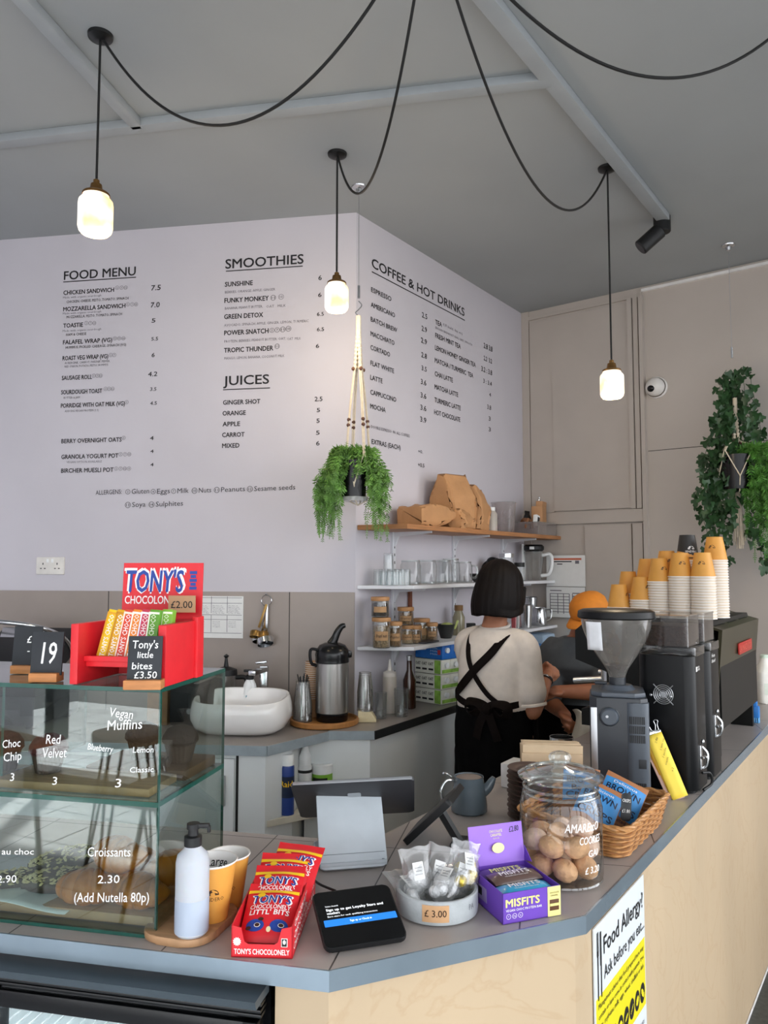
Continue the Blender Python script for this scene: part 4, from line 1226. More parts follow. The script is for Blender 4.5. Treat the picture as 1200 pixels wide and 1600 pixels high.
def truffle_bag(label, loc, rz, rx, ry, m=M_foil, s=1.0):
    t = thing('truffle_bag', label, 'sweet bag', group='clear bags of wrapped truffles in the bowl', M=tr(bc.x, bc.y + 0.004, CT) @ tr(*loc) @ rotz(rz) @ rotx(rx) @ roty(ry) @ Matrix.Scale(s, 4))
    mb = MB()
    for k in range(5):
        mb.ell((rb.uniform(-0.013, 0.013), rb.uniform(-0.009, 0.009), 0.014 + 0.008 * k), (0.013, 0.012, 0.012), rotz(k) @ rotx(k * 0.7), seg=9, rings=7)
    for f in range(len(mb.sm)): mb.sm[f] = False
    mb.build('foil_truffles', m, t)['kind'] = 'stuff'
    mb = MB(); rings = []
    for i, (w, d, z) in enumerate(((0.006, 0.006, -0.002), (0.024, 0.021, 0.008), (0.028, 0.023, 0.026), (0.027, 0.021, 0.046), (0.026, 0.012, 0.062), (0.030, 0.003, 0.078), (0.032, 0.001, 0.090))):
        rings.append([(w * cos(2 * pi * j / 20) * (1 + 0.10 * sin(j * 2.3 + i)), d * sin(2 * pi * j / 20) * (1 + 0.16 * sin(j * 3.1 + i * 2)), z + 0.002 * sin(j * 1.7)) for j in range(20)])
    mb.loft(rings, cap=False); mb.build('cellophane', M_cello, t)
    mb = MB(); mb.box((0, -0.0245, 0.046), (0.021, 0.0006, 0.032), rotx(-0.18)); lb = mb.build('paper_label', M_label, t)
    mb = MB()
    for i in range(3): mb.box((0, -0.0252, 0.052 - 0.006 * i), (0.015 - 0.003 * (i % 2), 0.0005, 0.0012), rotx(-0.18))
    mb.build('lettering', mat('grey_print', '8b8b8b', 0.6, var=0), lb)
for lab, loc, rz, rx, ry, m in (
        ('upright clear bag of silver truffles at the back left of the bowl', (-0.032, 0.012, 0.020), 0.2, -0.12, -0.10, M_foil),
        ('clear bag of silver truffles standing at the back of the bowl', (0.000, 0.034, 0.018), -0.3, -0.05, 0.2, M_foil),
        ('clear bag of silver truffles lying across the front of the bowl, label up', (0.000, -0.030, 0.026), -0.55, -0.95, 0.0, M_foil),
        ('clear bag of silver truffles leaning right in the middle of the bowl', (0.028, 0.006, 0.020), 0.3, -0.2, 0.45, M_foil),
        ('small clear bag of silver truffles low at the front left of the bowl', (-0.036, -0.024, 0.012), 1.0, -1.0, 0.3, M_foil),
        ('clear bag of gold truffles hanging over the right rim of the bowl', (0.054, 0.004, 0.034), 0.5, -0.45, 0.35, M_gold)):
    truffle_bag(lab, loc, rz, rx, ry, m)

# ================================================================== BOX OF PROTEIN BARS
fl = at_z(786, 1446, CT); frp = at_z(876, 1430, CT)
ub = Vector((frp.x - fl.x, frp.y - fl.y, 0)); XW = ub.length
XM = axes((fl.x, fl.y, CT + 0.0008), ub)
XD, XH = 0.132, 0.055
M_pur = mat('purple_card', '6a43b0', 0.45, var=0.03); M_lil = mat('lilac_card', '9a6fd6', 0.45, var=0.03); M_cream = mat('pale_yellow_card', 'e9df8e', 0.5, var=0.03)
xb = thing('protein_bar_box', 'purple cardboard box of protein bars with its printed lid standing open', 'box', M=XM)
mb = MB(); t = 0.0015
mb.box((XW / 2, XD / 2, t / 2), (XW, XD, t)); mb.box((XW / 2, t / 2, XH / 2), (XW, t, XH)); mb.box((XW / 2, XD - t / 2, XH / 2), (XW, t, XH))
mb.prism([(0, 0), (XD, 0), (XD, XH), (XD * 0.5, XH), (0, XH)], 0, t, M=Matrix(((0, 0, 1, 0), (1, 0, 0, 0), (0, 1, 0, 0), (0, 0, 0, 1))))
mb.box((XW - t / 2, XD / 2, XH / 2), (t, XD, XH)); mb.build('carton', M_pur, xb)
mb = MB(); mb.box((XW - 0.014, -0.0004, XH / 2), (0.028, 0.0008, XH - 0.001)); yp = mb.build('yellow_panel', M_cream, xb)
M_lem = mat('lemon_print', 'eee98a', 0.5, var=0)
mb = MB()
mb.text('MISFITS', fr(0.006, -0.0008, 0.030), 0.0135, XW * 0.58, 0, 0.05, res=2)
mb.text('VEGAN CHOC PROTEIN BAR', fr(0.006, -0.0008, 0.0215), 0.0042, XW * 0.62, 1, 0.01, res=1)
for i in range(3):
    N = 16; c = (0.0115 + 0.0125 * i, 0.013)
    mb.add([(c[0] + r * cos(2 * pi * k / N), -0.0008, c[1] + r * sin(2 * pi * k / N)) for r in (0.0048, 0.0041) for k in range(N)], [(k, (k + 1) % N, N + (k + 1) % N, N + k) for k in range(N)], 1)
    mb.text(('V', '15g', '1g')[i], fr(c[0], -0.0008, c[1] - 0.0012), 0.0026, None, 1, 0.01, 'C', res=1)
mb.text('CHOCOLATE', fr(XW - 0.014, -0.0012, 0.042), 0.003, 0.020, 2, 0.01, 'C', res=1); mb.text('CARAMEL', fr(XW - 0.014, -0.0012, 0.037), 0.003, 0.017, 2, 0.01, 'C', res=1)
mb.box((XW - 0.014, -0.0010, 0.021), (0.020, 0.0006, 0.020), mi=2, bev=0.0002); mb.box((XW - 0.014, -0.0014, 0.0215), (0.019, 0.0006, 0.0045), mi=0)
mb.build('lettering', [M_lem, M_wht, mat('brown_print', '5b3a22', 0.5, var=0)], xb)
mb = MB(); M_side = Matrix(((0, 0, -1, -0.0006), (-1, 0, 0, XD * 0.80), (0, 1, 0, 0.012), (0, 0, 0, 1)))
mb.box((0.022, 0.014, 0), (0.040, 0.026, 0.0005), M_side, 0); mb.box((0.016, 0.016, 0.0006), (0.014, 0.014, 0.0005), M_side, 1); mb.build('side_print', [mat('grey_violet_print', '8f7fb0', 0.5), M_blkink], xb)
# lid: hinged at the back, standing
ld = MB(); LT = tr(0, XD, XH) @ rotx(-0.18)
ld.box((XW / 2, 0, 0.038), (XW, 0.0015, 0.076), LT); lid = ld.build('lid', M_lil, xb)
ld = MB()
for s in (0, 1):
    x = 0.0008 if s == 0 else XW - 0.0008
    ld.prism([(0, 0), (-0.030, 0.002), (-0.006, 0.030)], -0.0006, 0.0006, M=LT @ Matrix(((0, 0, 1, x), (1, 0, 0, 0), (0, 1, 0, 0), (0, 0, 0, 1))))
ld.build('lid_flap', M_pur, lid)
ld = MB()
ld.text('CHOCOLATE', LT @ fr(XW / 2, -0.0012, 0.060), 0.0052, 0.030, 0, 0.02, 'C', res=1); ld.text('CARAMEL', LT @ fr(XW / 2, -0.0012, 0.053), 0.0052, 0.026, 0, 0.02, 'C', res=1); ld.text('FLAVOUR', LT @ fr(XW / 2, -0.0012, 0.0475), 0.003, 0.014, 0, 0.01, 'C', res=1)
ld.ell((XW / 2, -0.0012, 0.032), (0.014, 0.0004, 0.010), LT, 0, 20, 8); ld.box((XW / 2, -0.0018, 0.031), (0.024, 0.0006, 0.009), LT, 1)
ld.text('£2.80', LT @ fr(XW * 0.84, -0.0014, 0.058) @ rotz(0.05), 0.0105, 0.022, 2, 0.01, 'C', shear=0.1, res=2)
ld.build('lettering', [mat('cream_lettering', 'e8dfa8', 0.5, var=0), mat('tan_print', 'a98a55', 0.5, var=0), M_blkink], lid)
def bar(label, y, z, x, c, word, wc, rz=0.0, rx=0.0, M_=None):
    t = thing('protein_bar', label, 'protein bar', group='protein bars in the purple box', M=XM @ tr(XW / 2 + x, y, z) @ rotz(rz) @ rotx(rx))
    mb = MB(); L_, B_, H_ = XW * 0.86, 0.040, 0.017
    rings = []
    for i in range(15):
        s = i / 14; e = 1.0 if 0.1 < s < 0.9 else 0.25 if s in (0, 1) else 0.6
        rings.append([((s - 0.5) * L_ + 0, B_ / 2 * cos(2 * pi * k / 16) * (1 if e == 1 else 1.05), H_ / 2 * sin(2 * pi * k / 16) * e) for k in range(16)])
    mb.loft(rings); mb.build('wrapper', c, t)
    mb = MB(); mb.text(word, tr(0, -0.004, 0.0092), 0.013, L_ * 0.62, 0, 0.04, 'C', res=2); mb.text('VEGAN PROTEIN BAR', tr(0, -0.0105, 0.0085), 0.0035, L_ * 0.5, 0, 0.01, 'C', res=1); mb.build('lettering', wc, t)
M_barc = mat('cocoa_wrapper', '5f4a44', 0.3, var=0.08, coat=0.4); M_bart = mat('turquoise_wrapper', '3aa5cf', 0.3, var=0.08, coat=0.4); M_barl = mat('violet_wrapper', '57407e', 0.3, var=0.08, coat=0.4)
bar('violet protein bar at the back of the purple box', 0.103, 0.046, 0.0, M_barl, 'MISFITS', M_lem, 0.0, 0.12)
bar('cocoa brown protein bar in the middle of the purple box', 0.070, 0.052, 0.002, M_barc, 'MISFITS', M_wht, 0.04, 0.10)
bar('turquoise protein bar at the front of the purple box', 0.027, 0.046, 0.0, M_bart, 'MISFITS', M_wht, 0.0, 0.05)
bar('violet protein bar lying under the others in the purple box', 0.070, 0.020, 0.0, M_barl, 'MISFITS', M_lem)
# ================================================================== COOKIE JAR
M_jar = glass('jar_glass', 'fafcfb', 1.0, 0.0, power=2.6, f0=0.06)
M_thick = glass('thick_glass', 'f6faf9', 1.0, 0.02, haze=0.10, hazecol='ffffff', power=2.2, f0=0.09)
jc = at_z(874, 1367, CT); jc = Vector((jc.x + 0.004, jc.y - 0.006, CT + 0.0008))
JR, JH = 0.087, 0.205
jar = thing('cookie_jar', 'large clear glass jar of amaretti cookies with a knobbed glass lid', 'jar', jc)
mb = MB(); mb.lathe([(0, 0.004), (JR - 0.012, 0.004), (JR - 0.004, 0.006), (JR, 0.014), (JR, 0.150), (JR - 0.006, 0.172), (JR - 0.016, 0.186), (JR - 0.014, 0.200), (JR - 0.010, 0.205)], seg=56); body = mb.build('body', M_jar, jar)
mb = MB(); mb.lathe([(0, 0), (JR - 0.008, 0), (JR - 0.001, 0.003), (JR - 0.002, 0.007), (0, 0.0075)], seg=48); mb.build('glass_base', M_thick, jar)
for z in (0.176, 0.188):
    mb = MB(); mb.tube([((JR - 0.009) * cos(2 * pi * i / 48), (JR - 0.009) * sin(2 * pi * i / 48), z) for i in range(48)], 0.0032, 8, closed=True); mb.build('neck_ring', M_thick, jar)
mb = MB(); mb.lathe([(JR - 0.016, 0.205), (JR + 0.002, 0.206), (JR + 0.004, 0.212), (JR - 0.006, 0.217), (JR - 0.030, 0.224), (0.022, 0.230), (0.014, 0.232)], seg=48); lid = mb.build('lid', M_thick, jar)
mb = MB()
for r, z in ((JR - 0.012, 0.2195), (JR - 0.034, 0.2258)): mb.tube([(r * cos(2 * pi * i / 48), r * sin(2 * pi * i / 48), z) for i in range(48)], 0.0022, 6, closed=True)
mb.build('lid_ridge', M_thick, lid)
mb = MB(); N = 12; rings = []
for r, z in ((0.012, 0.231), (0.013, 0.235), (0.020, 0.240), (0.0225, 0.248), (0.019, 0.256), (0.010, 0.260), (0.0005, 0.261)):
    rings.append([(r * (1 + 0.10 * (k % 2)) * cos(pi * k / N), r * (1 + 0.10 * (k % 2)) * sin(pi * k / N), z) for k in range(2 * N)])
mb.loft(rings, sm=False); mb.build('knob', M_thick, lid)
def onj(a0, zc):
    return lambda x, y: ((JR + 0.0008) * cos(a0 + x / JR), (JR + 0.0008) * sin(a0 + x / JR), zc + y)
a0 = -pi / 2 - atan2(jc.x, jc.y) * 1.0
I4 = Matrix.Identity(4)
mb = MB()
mb.text('AMAREttO', I4, 0.017, 0.080, bold=0.012, shear=0.12, fn=onj(a0 + 0.08, 0.118), res=2); mb.text('COOKiES', I4, 0.015, 0.056, bold=0.012, shear=0.12, fn=onj(a0 + 0.42, 0.093), res=2)
mb.text('GAI', I4, 0.013, 0.026, bold=0.01, shear=0.1, fn=onj(a0 + 0.66, 0.067), res=2); mb.text('£ 3.20', I4, 0.013, 0.040, bold=0.01, shear=0.1, fn=onj(a0 + 0.56, 0.034), res=2)
mb.build('lettering', M_chalkw, body)
M_cook = mat('amaretti_crust', 'd0a279', 0.75, var=0.2, scale=45, bump=0.5, bscale=70)
M_cookp = mat('amaretti_sugared', 'dcbca8', 0.8, var=0.18, scale=60, bump=0.5, bscale=70)
rc_ = random.Random(5)
def cookie_mesh():
    mb = MB(); n, m = 28, 14; vs = []
    def rad(a, e): return 1.0 - 0.13 * max(0, 1 - abs(sin(1.5 * a + 0.6 + 0.9 * sin(2 * e))) * 5) - 0.10 * max(0, 1 - abs(sin(e * 1.3 + 0.4 + 0.5 * sin(a * 2))) * 5)
    def fn(u, v):
        a = 2 * pi * u; e = pi * (v - 0.5); r = rad(a, e)
        return (0.0235 * r * cos(e) * cos(a), 0.0235 * r * cos(e) * sin(a), 0.0185 * r * sin(e))
    mb.grid(fn, n, m)
    return mb
ckm = cookie_mesh()
ck = None
# three loose layers, packed by relaxing random spheres inside the jar
P3 = []
for i in range(15):
    P3.append([rc_.uniform(-0.05, 0.05), rc_.uniform(-0.05, 0.05), 0.025 + 0.0045 * i])
for it in range(400):
    for p_ in P3: p_[2] -= 0.0006
    for i in range(len(P3)):
        for j in range(i):
            d = [P3[i][k] - P3[j][k] for k in range(3)]; L_ = sqrt(sum(x * x for x in d)) + 1e-9
            if L_ < 0.0515:
                s = (0.0515 - L_) * 0.5 / L_
                for k in range(3): P3[i][k] += d[k] * s; P3[j][k] -= d[k] * s
        r = sqrt(P3[i][0] ** 2 + P3[i][1] ** 2)
        if r > JR - 0.031:
            s = (JR - 0.031) / r; P3[i][0] *= s; P3[i][1] *= s
        P3[i][2] = max(P3[i][2], 0.033)
for i, p_ in enumerate(P3):
    if ck is None:
        ck = ckm.build('amaretti_cookie', M_cook); o = ck
        ck2m = ck.data.copy(); ck2m.materials.clear(); ck2m.materials.append(M_cookp)
    else:
        o = ck.copy(); COL.objects.link(o)
        if i % 3 == 1: o.data = ck2m
    o.matrix_world = tr(*jc) @ tr(*p_) @ Matrix.Scale(1.17, 4) @ Matrix.Rotation(rc_.uniform(0, 3), 4, Vector((rc_.uniform(-1, 1), rc_.uniform(-1, 1), rc_.uniform(-1, 1))).normalized())
    tag(o, 'cracked round amaretti cookie inside the big glass jar', 'cookie', 'amaretti cookies in the jar')

# ================================================================== CRISP BASKET
M_wick = mat('wicker', 'b98550', 0.5, var=0.25, scale=60, coat=0.15)
M_wickd = mat('wicker_dark', '8f5f34', 0.55, var=0.25, scale=60)
bk0 = at_z(978, 1345, CT)
KM = axes((bk0.x - 0.006, bk0.y + 0.000, CT + 0.0008), uR)       # x along the counter edge away, y inward (left)
KL, KD, KH = 0.315, 0.235, 0.072
bas = thing('wicker_basket', 'shallow rectangular wicker basket of crisp bags at the counter edge', 'basket', M=KM)
def bring(z, off=0.0):
    f = 0.018 * z / KH + off
    return rrect(KL + 2 * f, KD + 2 * f, 0.03, 5, KL / 2, KD / 2)
def ringpts(z, n, off):
    R = bring(z, off); R.append(R[0]); ln = [0]
    for a, b in zip(R, R[1:]): ln.append(ln[-1] + sqrt((a[0] - b[0]) ** 2 + (a[1] - b[1]) ** 2))
    out = []; j = 0
    for i in range(n):
        s = ln[-1] * i / n
        while ln[j + 1] < s: j += 1
        t = (s - ln[j]) / max(1e-9, ln[j + 1] - ln[j])
        out.append((R[j][0] + (R[j + 1][0] - R[j][0]) * t, R[j][1] + (R[j + 1][1] - R[j][1]) * t))
    return out
mb = MB(); rows = 11; NS = 132; cxk, cyk = KL / 2, KD / 2
for r in range(rows):
    z = 0.005 + (KH - 0.012) * r / (rows - 1)
    base = ringpts(z, NS, 0)
    pts = []
    for i, (x, y) in enumerate(base):
        d = Vector((x - cxk, y - cyk, 0)).normalized()
        w = 0.0024 * sin(pi * i / 2.75 + pi * (r % 2))
        pts.append((x + d.x * w, y + d.y * w, z + 0.0012 * sin(pi * i / 5.5 + r)))
    mb.tube(pts, 0.0036, 6, closed=True, mi=r % 2 and 1 or 0)
mb.build('weave', [M_wick, M_wickd], bas)
mb = MB()
for i, (x, y) in enumerate(ringpts(0, 48, 0)):
    x2, y2 = ringpts(KH, 48, 0)[i]; mb.tube([(x, y, 0.002), (x2, y2, KH)], 0.0024, 5)
mb.build('stake', M_wickd, bas)
mb = MB(); pr = ringpts(KH, 150, 0)
for ph in (0, pi):
    mb.tube([(x, y, KH + 0.003 * cos(i * 0.75 + ph)) if True else 0 for i, (x, y) in enumerate([(p[0] + 0.003 * sin(i_ * 0.75 + ph) * (p[0] - cxk) / 0.15, p[1] + 0.003 * sin(i_ * 0.75 + ph) * (p[1] - cyk) / 0.12) for i_, p in enumerate(pr)])], 0.0042, 6, closed=True)
mb.build('rim', M_wick, bas)
mb = MB(); mb.prism(rrect(KL - 0.002, KD - 0.002, 0.03, 5, KL / 2, KD / 2), 0.0, 0.004)
for i in range(22): mb.box((KL / 2, 0.006 + i * (KD - 0.012) / 21, 0.005), (KL - 0.02, 0.006, 0.004), bev=0.0015)
mb.build('basket_base', M_wickd, bas)
M_kraft = mat('kraft_bag', 'a9714a', 0.6, var=0.10, scale=20, bump=0.3, bscale=25)
M_cblue = mat('blue_bag_print', '3f8fd0', 0.5, var=0.08, scale=30)
M_navy = mat('navy_print', '14213f', 0.5, var=0)
def crisp(label, M, s=1.0):
    t = thing('crisp_bag', label, 'crisp bag', group='crisp bags in the wicker basket', M=M @ Matrix.Scale(s, 4))
    w, h = 0.125, 0.165
    def bul(u, v): return 0.020 * max(0, 1 - abs(2 * u - 1) ** 2.2) * max(0, sin(pi * v)) ** 0.55 + 0.0012 * sin(17 * u + 9 * v) * sin(pi * v)
    def f(u, v): return ((u - 0.5) * w, -bul(u, v), v * h)
    mb = MB(); mb.grid(f, 18, 20); mb.grid(lambda u, v: ((0.5 - u) * w, bul(1 - u, v) + 0.0006, v * h), 18, 20); mb.build('bag', M_kraft, t)
    def on(x, z, l=0.0009): return (x, f(x / w + 0.5, z / h)[1] - l, z)
    mb = MB(); mb.grid(lambda u, v: on((u - 0.5) * w * 0.97, 0.048 + 0.100 * v + 0.006 * sin(6 * u) * (1 - v)), 16, 14, 0)
    T = lambda s_, x, z, hh, ww, mi, b_: mb.text(s_, I4, hh, ww, mi, b_, 'C', res=2, fn=lambda a, b: on(x + a, z + b, 0.0018))
    T('Delicious', 0, 0.134, 0.009, 0.07, 2, 0.01); T('BROWN', 0, 0.108, 0.0200, 0.100, 1, 0.03); T('Bag', -0.012, 0.085, 0.0175, 0.048, 1, 0.03); T('CRISPS', 0.0, 0.060, 0.0190, 0.104, 1, 0.03)
    T('Sea Salted', 0.008, 0.030, 0.010, 0.060, 1, 0.01); T('hand cooked', 0.008, 0.018, 0.006, 0.045, 1, 0.0)
    mb.build('printed_front', [M_cblue, M_navy, M_wht], t)
    return t
rotk = -atan2(uR.y, uR.x) 
crisp('front crisp bag in the basket, partly behind the glass jar', KM @ tr(0.075, 0.115, 0.012) @ rotz(rotk - 0.15) @ rotx(-0.62) @ roty(0.45), 0.82)
crisp('blue and brown crisp bag leaning in the middle of the basket', KM @ tr(0.145, 0.085, 0.012) @ rotz(rotk - 0.10) @ rotx(-0.62) @ roty(0.50), 0.86)
crisp('blue and brown crisp bag at the back of the basket behind the jar lid', KM @ tr(0.175, 0.165, 0.014) @ rotz(rotk + 0.1) @ rotx(-0.45) @ roty(0.2), 0.8)
tgo = at_z(978, 1292, CT + 0.035)
tg = thing('price_tag', 'small black rounded price tag standing against the crisp bags', 'price tag', M=tr(tgo.x - 0.004, tgo.y - 0.012, CT + 0.052) @ rotz(-0.15) @ rotx(-0.25) @ roty(0.10))
mb = MB(); mb.prism(rrect(0.024, 0.064, 0.009, 5, 0, 0.032), -0.003, 0.0, M=fr(0, 0, 0), bev=0.0008); mb.build('tag', mat('black_tag', '26292c', 0.4), tg)
mb = MB(); mb.text('CRISPS', fr(0, -0.0006, 0.043), 0.0075, 0.019, align='C', bold=0.01, res=1); mb.text('£1.80', fr(0, -0.0006, 0.019), 0.0085, 0.018, align='C', bold=0.01, res=1); mb.build('lettering', M_chalkw, tg)

# ================================================================== SAUCERS, BAGS, JUG
sc0 = at_z(829, 1280, CT)
M_sauc = mat('brown_stoneware', '4a3630', 0.45, var=0.10, scale=20)
sau = None
for i in range(11):
    z = CT + 0.001 + i * 0.0122
    if sau is None:
        mb = MB(); mb.lathe([(0, 0), (0.035, 0), (0.040, 0.002), (0.058, 0.0085), (0.060, 0.0105), (0.058, 0.0112), (0.040, 0.0055), (0.034, 0.0042), (0.031, 0.0055), (0, 0.0050)], seg=40)
        sau = mb.build('saucer', M_sauc); o = sau
    else:
        o = sau.copy(); COL.objects.link(o)
    o.location = (sc0.x + 0.0015 * sin(i * 2.1), sc0.y + 0.0012 * cos(i * 1.7), z)
    tag(o, 'top dark brown saucer of the stack behind the cookie jar' if i == 10 else 'dark brown saucer in the stack behind the cookie jar, below the top one', 'saucer', 'stacked brown saucers')
wb = at_z(812, 1232, CT)
mb = MB(); mb.box((0, 0, 0.035), (0.09, 0.07, 0.07), bev=0.003)
o = mb.build('white_box', mat('white_carton', 'e3e1de', 0.5)); o.matrix_world = axes((wb.x, wb.y + 0.03, CT + 0.0008), uR); tag(o, 'small white carton behind the saucer stack at the inner counter edge', 'box')
nb = at_z(868, 1262, CT); nb = Vector((nb.x, nb.y + 0.05, CT + 0.0008))
NM = axes(nb, Vector((1, -0.12, 0)))
nt_ = thing('paper_bag_holder', 'low wooden holder filled with a sheaf of kraft paper bags behind the jar', 'paper bags', M=NM)
mb = MB(); mb.box((0, -0.030, 0.07), (0.165, 0.005, 0.14)); mb.box((0, 0.030, 0.07), (0.165, 0.005, 0.14)); mb.box((0, 0, 0.003), (0.165, 0.06, 0.006)); mb.build('holder', mat('pale_ply_holder', 'cbb08f', 0.6, var=0.1), nt_)
mb = MB()
for i in range(13): mb.box((0.004 * sin(i * 1.9), -0.025 + i * 0.0041, 0.084 + 0.003 * sin(i * 2.7)), (0.158, 0.0022, 0.155), roty(0.02 * sin(i * 1.3)), bev=0)
mb.build('paper_bags', mat('kraft_paper_pale', 'cdb595', 0.7, var=0.08), nt_)['kind'] = 'stuff'
jg = at_z(894, 1225, CT)
jug = thing('steel_jug', 'steel milk jug standing behind the paper bags next to the grinder', 'jug', (jg.x - 0.012, jg.y + 0.08, CT + 0.0008))
mb = MB(); mb.lathe([(0, 0), (0.034, 0), (0.037, 0.004), (0.037, 0.120), (0.0375, 0.123), (0.0355, 0.123), (0.035, 0.006), (0, 0.005)], seg=32); mb.build('body', M_steel, jug)
mb = MB(); mb.tube(arc([(-0.036, 0.006, 0.105), (-0.062, 0.012, 0.100), (-0.064, 0.012, 0.050), (-0.036, 0.006, 0.032)], 6), 0.004, 8); mb.build('handle', M_steel, jug)

# ================================================================== GRINDERS
M_char = mat('charcoal_housing', '2b2f35', 0.42, var=0.06, coat=0.1)
M_char2 = mat('light_charcoal_column', '4b525b', 0.4, var=0.05)
M_black = mat('satin_black', '0b0c0e', 0.35, var=0.08, spec=0.3)
M_smoke = glass('smoky_hopper_plastic', 'e6e5e3', 1.0, 0.05, haze=0.34, hazecol='cdc8c2', power=2.5, f0=0.07)
gb0 = at_z(974, 1240, CT)
GM = axes((gb0.x, gb0.y + 0.035, CT + 0.0008), Vector((1, -0.28, 0))) @ Matrix.Diagonal((1.01, 0.90, 0.965, 1))
gr = thing('coffee_grinder', 'charcoal coffee grinder with a wide cone-shaped bean hopper', 'coffee grinder', M=GM)
def oct_(w, d, c): return [(-w / 2 + c, -d / 2), (w / 2 - c, -d / 2), (w / 2, -d / 2 + c), (w / 2, d / 2 - c), (w / 2 - c, d / 2), (-w / 2 + c, d / 2), (-w / 2, d / 2 - c), (-w / 2, -d / 2 + c)]
GH = 0.292
mb = MB(); mb.prism(oct_(0.160, 0.20, 0.02), 0, GH, bev=0.006); mb.build('housing', M_char, gr)
mb = MB(); mb.prism(oct_(0.150, 0.19, 0.03), GH, GH + 0.014, bev=0.004); mb.cyl((0, 0, GH + 0.012), 0.05, 0.016, 28, r2=0.042, bev=0.002); mb.build('top_cover', M_char2, gr)
mb = MB(); mb.prism(rrect(0.066, 0.05, 0.022, 6, 0.050, -0.082), 0.004, GH - 0.012, bev=0.003); col_ = mb.build('front_column', M_char2, gr)
mb = MB()
for r in range(3):
    for i in range(9): mb.box((0.030 + i * 0.0048, -0.1078, GH - 0.062 - r * 0.027), (0.0026, 0.002, 0.022))
for i in range(9): mb.box((0.030 + i * 0.0048, -0.1078, 0.030), (0.0026, 0.002, 0.040))
mb.build('vent', M_blkink, col_)
mb = MB(); mb.box((0.062, -0.1075, 0.105), (0.020, 0.002, 0.026), bev=0.0005); mb.build('rating_plate', mat('dark_plate', '2a2d31', 0.5), col_)
mb = MB(); mb.box((-0.068, -0.1005, 0.135), (0.018, 0.006, 0.255), bev=0.002); mb.build('chrome_strip', M_alu, gr)
mb = MB(); Td = tr(-0.026, -0.101, GH - 0.055) @ rotx(pi / 2); mb.cyl((0, 0, 0), 0.027, 0.016, 32, Td, 0, 0.024, 0.003); dl = mb.build('dial', M_char2, gr)
mb = MB(); mb.lathe([(0.0275, 0.001), (0.0285, 0.003), (0.0275, 0.005)], seg=32, M=Td); mb.cyl((-0.006, 0.002, 0.016), 0.004, 0.001, 12, Td); mb.build('dial_ring', M_alu, dl)
hz = GH + 0.026
mb = MB(); mb.cyl((0, 0, hz), 0.024, 0.024, 24); mb.cyl((-0.030, -0.012, hz + 0.006), 0.006, 0.034, 12, M=tr(-0.03, -0.012, hz + 0.006) @ roty(-pi / 2) @ tr(0.03, 0.012, -hz - 0.006)); mb.build('neck', M_char, gr)
mb = MB(); mb.lathe([(0.022, hz + 0.020), (0.030, hz + 0.045), (0.058, hz + 0.090), (0.086, hz + 0.140), (0.098, hz + 0.175), (0.104, hz + 0.212)], seg=48); hop = mb.build('hopper', M_smoke, gr)
mb = MB(); mb.lathe([(0, hz + 0.04), (0.022, hz + 0.04), (0.034, hz + 0.060), (0.020, hz + 0.066), (0, hz + 0.068)], seg=36); mb.build('coffee_beans', mat('coffee_beans', '2e1c12', 0.6, var=0.4, scale=130, bump=0.6, bscale=130, spec=0.25), hop)['kind'] = 'stuff'
mb = MB(); mb.lathe([(0, hz + 0.232), (0.098, hz + 0.232), (0.110, hz + 0.226), (0.112, hz + 0.208), (0.108, hz + 0.204), (0.104, hz + 0.208)], seg=48); mb.build('hopper_lid', M_black, gr)
nt2 = mb = MB(); mb.grid(lambda u, v: (-0.082 + 0.042 * u - 0.004 * v, -0.074 - 0.020 * u - 0.022 * v, hz + 0.112 + 0.086 * v), 4, 6); o = mb.build('taped_note', mat('white_note', 'e4e6ea', 0.7), solid=0.0008); o.matrix_world = GM; tag(o, 'blank white note taped to the cone hopper', 'note')

